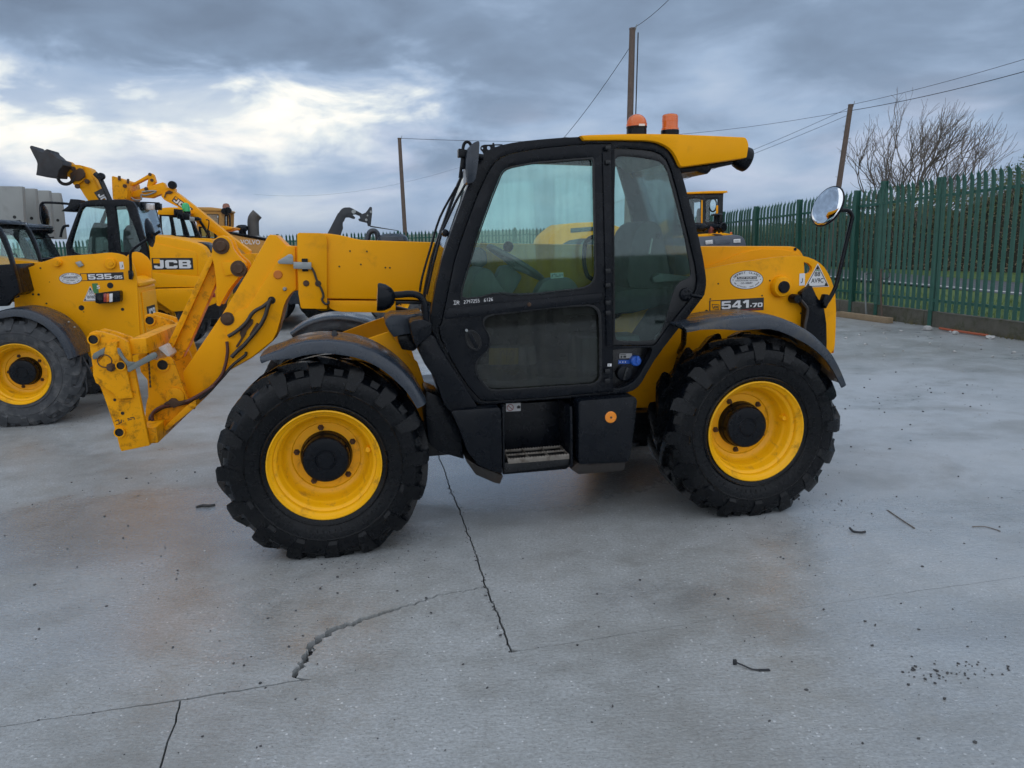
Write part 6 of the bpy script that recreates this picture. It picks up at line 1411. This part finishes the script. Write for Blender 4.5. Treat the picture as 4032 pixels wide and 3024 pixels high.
prism('coupler', BM3, T3(.72, (17, [(730, 240), (810, 258), (850, 295), (885, 340), (800, 375), (770, 430), (700, 400), (690, 300)])), .60, 1.25, YELW, .01)
prism('bucket', M3, T3(.3, (17, [(385, 100), (395, 80), (415, 75), (435, 92), (470, 125), (520, 158), (560, 165), (590, 130), (610, 120), (632, 128), (642, 160), (700, 205), (735, 240), (800, 262), (828, 330), (770, 400), (745, 490), (600, 482), (468, 462), (480, 390), (485, 310), (470, 265), (440, 210)])), .30, .78, mat('dark_bucket_steel', (.035, .035, .038), .6, .2, var=.3, vscale=6, dirt=RUST, dirt_amt=.3), .02)
tubeP('hydraulic_hose', M3, F3, 17, [(748, 478), (775, 540), (820, 575), (880, 580), (935, 550), (985, 470)], .68, .028, HOSE)
tubeP('hydraulic_ram', M3, F3, 17, [(1240, 440), (1310, 510), (1440, 800)], .68, .045, BLKG, 1)
cyl('boom_lamp', M3, F3, 17, 1330, 480, .6, .06, BLK, .08)
a, b = F3.at(17, 1228, 690, .733), F3.at(17, 1300, 800, .733); pl = Plate(a, b, .16, .733)
bd = pl.sheet('maker_decal', BM3, BLACKP); letters('lettering', bd, [('jcb', 'JC', .06, .03, pl.w * .95, .10)], pl.mk(.004), WHITE)
for x, yy in ((1330, 0), (560, 0)):
    a, b = F3.at(1, x, 1560, 0); wheel(M3, a, .02, tyre=TYREDM, k=1.08, z=HUBZ * 1.08); wheel(M3, a, 1.7, True, tyre=TYREDM, k=1.08, z=HUBZ * 1.08)
prism('fender', M3, T3(0, (1, [(1345, 1400), (1400, 1420), (1450, 1475), (1440, 1500), (1390, 1470), (1340, 1455)])), .0, .5, BLK, .02)
box('chassis', M3, (-.9, .8, .8), (3.0, .8, .45), BLKG, .02)

# ------------------------------------------------------------------ telehandler with the long lettered boom behind
F4 = sub(-3.6, 13.0); T4 = F4.T
M4 = thing('telehandler', 'yellow-roofed telehandler with long lettered boom raised to the left, green beacon', 'telehandler', F4.o, F4.yaw)
c4o = T4(.1, (1, [(1385, 760), (1545, 765), (1640, 770), (1700, 860), (1752, 962), (1752, 1100), (1392, 1100)]))
h4a = T4(.1, (1, [(1400, 775), (1470, 778), (1500, 940), (1410, 940)])); h4b = T4(.1, (1, [(1500, 780), (1560, 782), (1605, 945), (1530, 945)])); h4c = T4(.1, (1, [(1600, 800), (1640, 800), (1730, 955), (1650, 955)]))
prism('cab_frame', M4, c4o, .1, .18, BLK, .01, [h4a, h4b, h4c]); prism('cab_frame', M4, c4o, 1.1, 1.18, BLK, .01, [h4a, h4b, h4c])
for h_ in (h4a, h4b, h4c): prism('window_pane', M4, h_, .13, .136, GLSB, 0)
prism('cab_roof', M4, T4(.1, (1, [(1372, 765), (1380, 725), (1405, 706), (1480, 700), (1570, 702), (1590, 740), (1545, 768)])), .05, 1.22, YEL, .02)
for i, q in enumerate(((1515, 712, 1585, 770), (1545, 735, 1600, 800), (1600, 750, 1650, 810), (1655, 780, 1700, 822), (1700, 785, 1745, 815))):
    prism('roof_lamp', M4, T4(.0, (1, [(q[0], q[1]), (q[2], q[1] + 8), (q[2], q[3]), (q[0], q[3])])), -.02 - .01 * i, .12, BLK if i != 3 else STEEL, .008)
a, b = F4.at(1, 1622, 745, .3)
gb = lathe('beacon_base', M4, [(0, -.05), (.09, -.05), (.09, .02), (.07, .03)], (a, .3, b), 'z', BLK, 20)
lathe('beacon_lens', gb, [(.085, .02), (.085, .10), (.07, .17), (.04, .20), (0, .205)], (a, .3, b), 'z', mat('green_lens', (.02, .45, .14), .25, coat=.4), 20)
prism('bonnet', M4, T4(.1, (1, [(1392, 1005), (1500, 965), (1700, 965), (1850, 975), (1900, 1100), (1400, 1100)])), .0, 1.6, YEL, .03)
BM4 = prism('boom', M4, T4(1.2, (16, [(705, 520), (735, 470), (850, 455), (905, 490), (1150, 680), (1370, 862), (1500, 970), (1760, 1165), (1755, 1240), (1640, 1140), (1400, 1000), (1150, 850), (900, 645), (770, 580), (740, 560)])), 1.2, 1.55, YEL, .012)
prism('boom_nose', BM4, T4(1.22, (16, [(322, 480), (440, 440), (560, 400), (722, 353), (740, 380), (760, 415), (860, 425), (862, 470), (720, 492), (650, 512), (585, 540), (450, 530), (318, 525)])), 1.24, 1.50, YEL, .010)
prism('tilt_link', BM4, T4(1.2, (16, [(330, 378), (450, 312), (556, 250), (580, 243), (602, 262), (628, 345), (582, 395), (575, 405), (524, 402), (545, 305), (520, 312), (335, 406)])), 1.27, 1.45, YEL, .008)
CR4 = prism('carriage', BM4, T4(1.0, (16, [(145, 292), (165, 288), (200, 302), (225, 330), (250, 315), (315, 350), (322, 400), (332, 500), (318, 560), (158, 562), (150, 420)])), .85, 1.9, YELW, .01)
for q in ((278, 400, .04), (530, 433, .04), (575, 262, .035), (598, 330, .035)): cyl('boom_pin', BM4, F4, 16, q[0], q[1], 1.2 if q[0] > 400 else .85, q[2], RUSTM)
tubeP('lock_pin', CR4, F4, 16, [(210, 280), (212, 330)], .84, .03, RUSTM, 1); tubeP('lock_pin', CR4, F4, 16, [(316, 315), (314, 370)], .84, .025, RUSTM, 1)
tubeP('hydraulic_pipe', BM4, F4, 16, [(480, 470), (560, 460), (650, 460), (590, 490), (520, 510), (470, 500), (470, 560), (400, 565), (340, 530)], 1.17, .018, STEEL)
cyl('boom_lamp', BM4, F4, 16, 845, 390, 1.2, .09, BLK, .1)
prism('boom_bracket', BM4, T4(1.17, (16, [(760, 470), (800, 450), (850, 470), (820, 495), (770, 490), (750, 545), (740, 530)])), 1.17, 1.195, RUSTM, .006)
a, b, c = F4.at(16, 832, 575, 1.195), F4.at(16, 1045, 728, 1.195), F4.at(16, 870, 515, 1.195); pl = Plate(a, b, 0, 1.195); pl.h = (Vector((c[0], 0, c[1])) - pl.a).dot(pl.uz); H, W_ = pl.h, pl.w
bd = pl.sheet('maker_decal', BM4, BLACKP); letters('lettering', bd, [('jcb', 'JCB', .05 * W_, .12 * H, .90 * W_, .74 * H)], pl.mk(.005), WHITE); letters('badge_panel', bd, [('poly', [(.04 * W_, .60 * H), (.16 * W_, .60 * H), (.16 * W_, .94 * H), (.04 * W_, .94 * H)], 0, 0, 0, 0)], pl.mk(.006), YEL)
tubeP('aerial', M4, F4, 16, [(1240, 800), (1275, 810), (1270, 880), (1255, 960), (1230, 1050)], .9, .012, BLK, 2)
for x in (-2.2, 1.2): wheel(M4, x, .1, tyre=TYREDM); wheel(M4, x, 2.4, True, tyre=TYREDM)
box('chassis', M4, (0, 1.2, .8), (4.4, .8, .5), BLKG, .02)
prism('tower', M4, [(-.2, .9), (3.1, .9), (3.3, 1.6), (2.6, 1.7), (-.2, 1.7)], 1.15, 1.6, YEL, .02)

# yellow-hooded cab peeping out between boom and digger
F10 = sub(-1.9, 15.0); T10 = F10.T
M10 = thing('telehandler', 'low telehandler cab with yellow roof half hidden under the lettered boom', 'telehandler', F10.o, F10.yaw)
prism('cab_roof', M10, T10(.1, (16, [(1140, 872), (1160, 856), (1350, 866), (1480, 876), (1560, 892), (1545, 915), (1440, 932), (1350, 930), (1310, 885), (1170, 878)])), 0, 1.3, YEL, .02)
o10 = T10(.1, (16, [(1150, 880), (1300, 886), (1340, 930), (1372, 1010), (1372, 1200), (1160, 1200)])); h10 = T10(.1, (16, [(1172, 895), (1290, 900), (1325, 945), (1345, 1012), (1190, 1015)]))
prism('cab_frame', M10, o10, .1, .18, BLK, .01, [h10]); prism('window_pane', M10, h10, .13, .136, GLSD, 0); prism('cab_frame', M10, o10, 1.1, 1.18, BLK, .01, [h10])
prism('bonnet', M10, T10(.1, (16, [(1090, 1010), (1230, 1010), (1330, 1030), (1330, 1100), (1090, 1100)])), -.3, 1.5, YEL, .03)
prism('chassis', M10, [(-1.5, .55), (1.2, .55), (1.2, 1.3), (-1.5, 1.3)], .2, 2.0, YEL, .03)
for x in (-1.6, 1.1): wheel(M10, x, 0, tyre=TYREDM); wheel(M10, x, 2.3, True, tyre=TYREDM)

# ------------------------------------------------------------------ ochre wheel loader
F6 = sub(-2.6, 18.0); T6 = F6.T
M6 = thing('wheel_loader', 'ochre wheel loader with tall exhaust and white letters on its bonnet', 'wheel loader', F6.o, F6.yaw)
o6 = T6(.3, (16, [(1120, 672), (1140, 655), (1400, 668), (1470, 690), (1462, 1000), (1130, 1000)])); h6 = T6(.3, (16, [(1255, 735), (1378, 738), (1386, 745), (1386, 862), (1330, 840), (1275, 790)]))
prism('cab_frame', M6, o6, .3, .4, YELO, .02, [h6]); prism('cab_frame', M6, o6, 1.7, 1.8, YELO, .02, [h6]); prism('window_pane', M6, h6, .34, .346, GLSB, 0)
prism('window_seal', M6, inset(h6, 1.10), .28, .299, BLKG, .004, [inset(h6, .98)])
prism('cab_roof', M6, T6(.3, (16, [(1112, 668), (1130, 650), (1300, 652), (1468, 672), (1485, 690), (1470, 702), (1120, 690)])), .25, 1.85, YELO, .02)
prism('bonnet', M6, T6(.1, (16, [(1470, 940), (1500, 962), (1700, 1005), (1920, 1042), (1990, 1060), (1990, 1300), (1480, 1300)])), .1, 1.9, YELO, .04)
prism('bonnet_top', M6, T6(.1, (16, [(1490, 930), (1510, 955), (1700, 995), (1930, 1035), (1990, 1050), (1990, 1030), (1930, 1015), (1700, 978), (1560, 950)])), .06, 1.94, BLK, .01)
a, b = F6.at(3, 105, 248, .095), F6.at(3, 276, 250, .095); pl = Plate(a, b, .1, .095)
letters('lettering', M6, [('t', 'VOLVO', 0, 0, pl.w, .13, .02)], pl.mk(.006), WHITE)
ex_ = F6.T(.9, (16, [(1805, 990), (1802, 900), (1800, 820), (1812, 775), (1850, 730)]))
tube('exhaust', M6, [(x, .9, z) for x, z in ex_], .16, mat('sooty_steel', (.10, .095, .09), .6, .3, var=.2), 14, 3)
a, b = F6.at(16, 1672, 930, .9); lathe('air_intake', M6, [(.10, -.3), (.10, 0), (.19, .02), (.19, .10), (.10, .16), (0, .17)], (a, .9, b), 'z', BLK, 18)
prism('rear_lamp', M6, T6(.5, (16, [(1650, 890), (1712, 895), (1712, 935), (1655, 935)])), .6, .75, BLK, .01)
a, b = F6.at(16, 1480, 655, .6); lathe('beacon', M6, [(0, -.05), (.10, -.05), (.10, .04), (.07, .10), (0, .12)], (a, .6, b), 'z', mat('brown_lens', (.25, .10, .06), .3), 16)
for q in ((1465, 700), (1505, 690)): cyl('work_lamp', M6, F6, 16, q[0], q[1], .3, .09, BLK, .12)
tubeP('grab_rail', M6, F6, 16, [(1468, 870), (1468, 760), (1478, 742), (1510, 742), (1522, 765), (1525, 880)], .2, .022, BLK, 2)
tubeP('mirror_post', M6, F6, 16, [(1490, 870), (1490, 740)], .3, .02, BLK, 1)
for x in (-3.2, .2): wheel(M6, x, .0, tyre=TYREDM, k=1.25, z=HUBZ * 1.25); wheel(M6, x, 2.2, True, tyre=TYREDM, k=1.25, z=HUBZ * 1.25)
box('chassis', M6, (-1.4, 1.0, 1.0), (4.2, 1.2, .8), YELO, .03)

# ------------------------------------------------------------------ black-boomed telehandler beyond the main boom
F7 = sub(-.6, 14.0); T7 = F7.T
M7 = thing('telehandler', 'dark telehandler whose black boom and fork carriage rise behind the yellow boom', 'telehandler', F7.o, F7.yaw)
DKB = mat('dark_boom_paint', (.022, .026, .032), .5, var=.2)
B7 = prism('boom', M7, T7(0, (10, [(60, 900), (210, 590), (300, 415), (385, 252), (402, 244), (420, 212), (448, 182), (475, 165), (505, 156), (578, 154), (610, 165), (645, 182), (720, 222), (790, 262), (782, 292), (735, 290), (680, 268), (622, 270), (645, 292), (672, 320), (668, 338), (652, 346), (610, 335), (570, 319), (512, 320), (495, 345), (485, 378), (462, 402), (460, 440), (466, 500), (430, 600), (300, 900)])), 0, .34, DKB, .012)
prism('carriage', M7, T7(-.3, (10, [(745, 300), (790, 264), (850, 240), (885, 195), (920, 142), (956, 150), (960, 240), (948, 360), (936, 463), (886, 455), (874, 402), (740, 370), (722, 346), (764, 336)])), -.25, .6, DKB, .01)
for yy in (-.2, .5): prism('fork', M7, T7(yy, (10, [(925, 462), (945, 464), (1400, 542), (1402, 550), (930, 484)])), yy, yy + .1, DKB, .003)
for q in ((650, 228, .05), (940, 230, .03), (880, 290, .02), (860, 365, .03)): cyl('boom_pin', B7, F7, 10, q[0], q[1], 0 if q[0] < 700 else -.25, q[2], STEEL, .015)
prism('body', M7, [(-1.8, .55), (2.1, .55), (2.1, 1.1), (1.2, 1.3), (-1.8, 1.45)], -.5, 1.4, GRY, .05)
for x in (-1.5, 1.5): wheel(M7, x, -.8, tyre=TYREDM); wheel(M7, x, 1.7, True, tyre=TYREDM)
# guard loop and intake cap on the far side of the main machine
tube('guard_loop', TH, xz(FM.T(2.0, (10, [(878, 760), (882, 690), (900, 610), (930, 565), (970, 550), (1015, 562), (1048, 610), (1062, 690), (1066, 760)])), 2.0), .022, GRY, 8)
a, b = FM.at(10, 1298, 715, 2.0); lathe('intake_cap', TH, [(.11, -.35), (.11, -.02), (.13, .0), (.12, .03), (.08, .055), (0, .06)], (a, 2.0, b), 'z', GRY, 20)
tube('loop_bracket', TH, [(*FM.at(10, 1064, 760, 2.0)[:1], 2.0, FM.at(10, 1064, 760, 2.0)[1]), (.45, 1.98, 1.35), (.90, 1.95, 1.22)], .022, BLKG, 8, 1)

# ------------------------------------------------------------------ loader at the right, tail towards us
F8 = Frame((5.35, 18.6), 0.0); T8 = F8.T
M8 = thing('wheel_loader', 'yellow wheel loader with grey engine cover and black air cleaner behind the cab', 'wheel loader', F8.o, 0)
prism('engine_cover', M8, T8(0, (13, [(-120, 1700), (-120, 1440), (200, 1380), (480, 1352), (1100, 1322), (1330, 1302), (1440, 1310), (1530, 1340), (1590, 1382), (1632, 1450), (1655, 1540), (1664, 1700), (1600, 2300), (0, 2300)])), 0, 1.3, GREYB, .05)
prism('cover_top', M8, T8(.1, (13, [(100, 1392), (100, 1340), (480, 1300), (800, 1278), (1100, 1258), (1330, 1298), (1100, 1330), (480, 1362)])), .08, 1.5, YEL, .02)
prism('cover_panel', M8, T8(-.01, (13, [(850, 1420), (1250, 1405), (1240, 1530), (860, 1555)])), -.02, -.001, GREYB, .01)
for q in (((618, 1450), (800, 1428), (804, 1530), (632, 1548)), ((1325, 1418), (1500, 1405), (1502, 1500), (1332, 1512))):
    g_ = prism('grille_plate', M8, T8(-.03, (13, list(q))), -.045, -.021, WHITE, .006)
    x0, x1 = q[0][0] + 30, q[1][0] - 18; yb = (q[0][1] + q[3][1]) / 2
    mk8 = lambda x, y: Vector((F8.at(13, x, y, -.0465)[0], -.0465, F8.at(13, x, y, -.0465)[1]))
    letters('lettering', g_, strokes([(x0 + (x1 - x0) * i / 4, yb - 4, x0 + (x1 - x0) * (i + .75) / 4, yb - 22) for i in range(4)] + [(x0 + (x1 - x0) * i / 4, yb + 30, x0 + (x1 - x0) * (i + .7) / 4, yb + 12) for i in range(4)], 8), mk8, BLACKP)
bmA = bmesh.new(); d8 = Vector((.55, -.80, 0)).normalized(); Q8 = d8.to_track_quat('Z', 'Y').to_matrix(); a, b = F8.at(13, 1095, 1112, .5)
ac = lathe('air_cleaner', M8, [(0, 0), (.10, 0), (.112, -.012), (.118, -.03), (.112, -.06), (.110, -.12), (.116, -.14), (.108, -.20), (.104, -.40), (0, -.42)], (a, .5, b), 'z', BLK, 26, rot=Q8); bmA.free()
a2, b2 = F8.at(13, 912, 870, .7); lathe('pre_cleaner', ac, [(.07, -.14), (.07, .05), (.075, .06), (.145, .075), (.145, .088), (.10, .11), (0, .118)], (a2, .72, b2 - .02), 'z', BLK, 24)
a, b = F8.at(13, 590, 1125, .5); mf = lathe('muffler', M8, [(0, .14), (.045, .14), (.05, .12), (.05, .06), (.085, .02), (.10, 0), (.10, -.35), (0, -.36)], (a, .5, b), 'z', BLK, 22, rot=Q8)
tubeP('intake_pipe', M8, F8, 13, [(760, 1270), (755, 1190), (800, 1130)], .6, .06, mat('rusty_red', (.16, .035, .025), .6), 2)
for q in ((910, 1250), (1015, 1262)): cyl('bracket_bolt', M8, F8, 13, q[0], q[1], .45, .02, YEL, .03, 8)
prism('open_flap', M8, T8(.3, (13, [(715, 1290), (800, 1278), (940, 1290), (1030, 1345), (900, 1352), (800, 1325)])), .05, .07, RUSTM, .004)
prism('side_lamp', M8, T8(.4, (13, [(1245, 1295), (1255, 1240), (1280, 1230), (1300, 1250), (1305, 1300)])), .4, .46, AMBER, .006)
o8 = T8(2.0, (13, [(120, 262), (1078, 262), (1070, 420), (1062, 800), (1060, 1500), (100, 1500)]))
h8a = T8(2.0, (13, [(180, 400), (420, 395), (512, 400), (512, 1000), (180, 1000)])); h8b = T8(2.0, (13, [(640, 432), (760, 420), (945, 408), (940, 600), (890, 800), (840, 965), (640, 975)]))
prism('cab_frame', M8, o8, 2.0, 2.1, BLKG, .01, [h8a, h8b]); prism('cab_frame', M8, o8, 3.3, 3.4, BLKG, .01, [h8a, h8b])
for h_ in (h8a, h8b): prism('window_pane', M8, h_, 2.04, 2.046, GLSB, 0)
prism('roof', M8, T8(2.0, (13, [(60, 290), (60, 245), (300, 230), (690, 212), (1128, 206), (1156, 248), (1080, 264), (600, 274)])), 1.85, 3.5, YEL, .02)
prism('cab_post', M8, T8(1.98, (13, [(522, 430), (556, 430), (552, 1010), (512, 1010)])), 1.985, 1.999, YEL, .004); prism('cab_post', M8, T8(1.98, (13, [(895, 570), (945, 560), (940, 790), (885, 790)])), 1.985, 1.999, YEL, .004)
a, b = F8.at(13, 812, 560, 2.6); tube('steering_wheel', M8, [(a + .10 * math.cos(i / 20 * 6.2832), 2.6, b + .17 * math.sin(i / 20 * 6.2832)) for i in range(21)], .022, BLK, 7, 1)
prism('seat', M8, T8(2.5, (13, [(460, 1000), (465, 720), (490, 640), (520, 630), (520, 1000)])), 2.4, 2.8, SEATM, .03)
prism('sun_visor', M8, T8(2.2, (13, [(285, 380), (425, 380), (425, 490), (285, 500)])), 2.2, 2.22, BLK, .004)
prism('body', M8, [(-1.2, .6), (1.0, .6), (1.0, 1.2), (-1.2, 1.2)], .2, 3.4, YEL, .04)
for yy in (.6, 3.0):
    for sx, fx in ((-1.3, 1), (1.05, -1)):
        wn = wheel(M8, sx, yy, tyre=TYREDM, k=1.05, z=HUBZ * 1.05); wn.rotation_euler = (0, 0, -math.pi / 2 if fx > 0 else math.pi / 2)

# ------------------------------------------------------------------ rounded yellow bonnet seen through the cab glass
F9 = sub(4.4, 11.5); T9 = F9.T
M9 = thing('excavator', 'yellow machine with rounded engine cover seen through the foreground cab windows', 'excavator', F9.o, F9.yaw)
prism('engine_cover', M9, T9(0, (4, [(930, 900), (940, 825), (965, 785), (1000, 755), (1040, 722), (1075, 702), (1150, 694), (1270, 690), (1400, 705), (1480, 732), (1505, 780), (1515, 900), (1500, 1150), (930, 1150)])), 0, 1.5, YEL, .05)
prism('cover_vent', M9, T9(-.01, (4, [(1100, 735), (1280, 722), (1290, 752), (1100, 768)])), -.012, -.001, GRY, .004)
prism('cover_arch', M9, T9(-.01, (4, [(1040, 850), (1090, 822), (1180, 808), (1290, 812), (1290, 900), (1040, 900)])), -.014, -.001, GRY, .006)
prism('undercarriage', M9, [(-1.6, .0), (1.9, .0), (2.2, .35), (1.9, .75), (-1.6, .75), (-1.9, .35)], -.1, .45, BLKG, .06)
prism('undercarriage', M9, [(-1.6, .0), (1.9, .0), (2.2, .35), (1.9, .75), (-1.6, .75), (-1.9, .35)], 1.3, 1.85, BLKG, .06)
box('turntable', M9, (.2, .85, .85), (1.6, 1.2, .4), BLKG, .03)

# ------------------------------------------------------------------ precast concrete wall panels
PAN = [('leftmost and tallest precast concrete panel at the left edge', 14.0, [(-160, 603), (285, 610), (300, 800), (325, 1300), (-160, 1300)]), ('second precast concrete panel from the left edge', 14.7, [(200, 634), (456, 638), (470, 800), (505, 1300), (200, 1300)]),
       ('third precast concrete panel from the left edge', 15.4, [(400, 660), (638, 663), (655, 800), (700, 1300), (400, 1300)]), ('rightmost precast concrete panel, next to the black cab mirror', 16.1, [(600, 690), (772, 694), (795, 800), (850, 1300), (600, 1300)])]
for lab, Y, pts in PAN:
    fr = sub(-8.0, Y); P = fr.T(0, (17, pts)); zmin = min(p[1] for p in P)
    th = thing('concrete_panel', lab, 'concrete panel', fr.o, fr.yaw, 'precast panels standing in a row')
    P = [(x, z if z > 1.6 else 0.0) for x, z in P]
    pn = prism('slab', th, P, 0, .16, PCON, .015)
    prism('foot', th, [(P[-1][0], 0), (P[-2][0], 0), (P[-2][0], .14), (P[-1][0], .14)], .165, .9, PCON, .01)
    xs = [p[0] for p in P]; zs = max(p[1] for p in P)
    for i, (u, v) in enumerate(((.72, .80), (.75, .45), (.35, .62))):
        x = min(xs) + (max(xs) - min(xs)) * u
        lathe('lifting_hole', pn, [(0, -.003), (.035, -.003), (.035, .003)], (x, 0, zs * v), 'y', DARK, 12)

# ------------------------------------------------------------------ damp air over the fields
hz_ = box('haze', None, (0, 1250, 19.0), (6600, 2900, 46.0), None, 0)
hm = bpy.data.materials.new('damp_air'); hm.use_nodes = True; ht = NT(hm.node_tree)
pv = ht.n('ShaderNodeVolumePrincipled', inp={'Color': (0.75, 0.84, 0.95), 'Density': 0.00022, 'Anisotropy': 0.1})
ht.t.links.new(pv.outputs[0], ht.n('ShaderNodeOutputMaterial').inputs['Volume'])
hz_.data.materials.append(hm); stuff(hz_); tag(hz_, 'thin damp haze hanging over the yard and the far fields', 'haze')
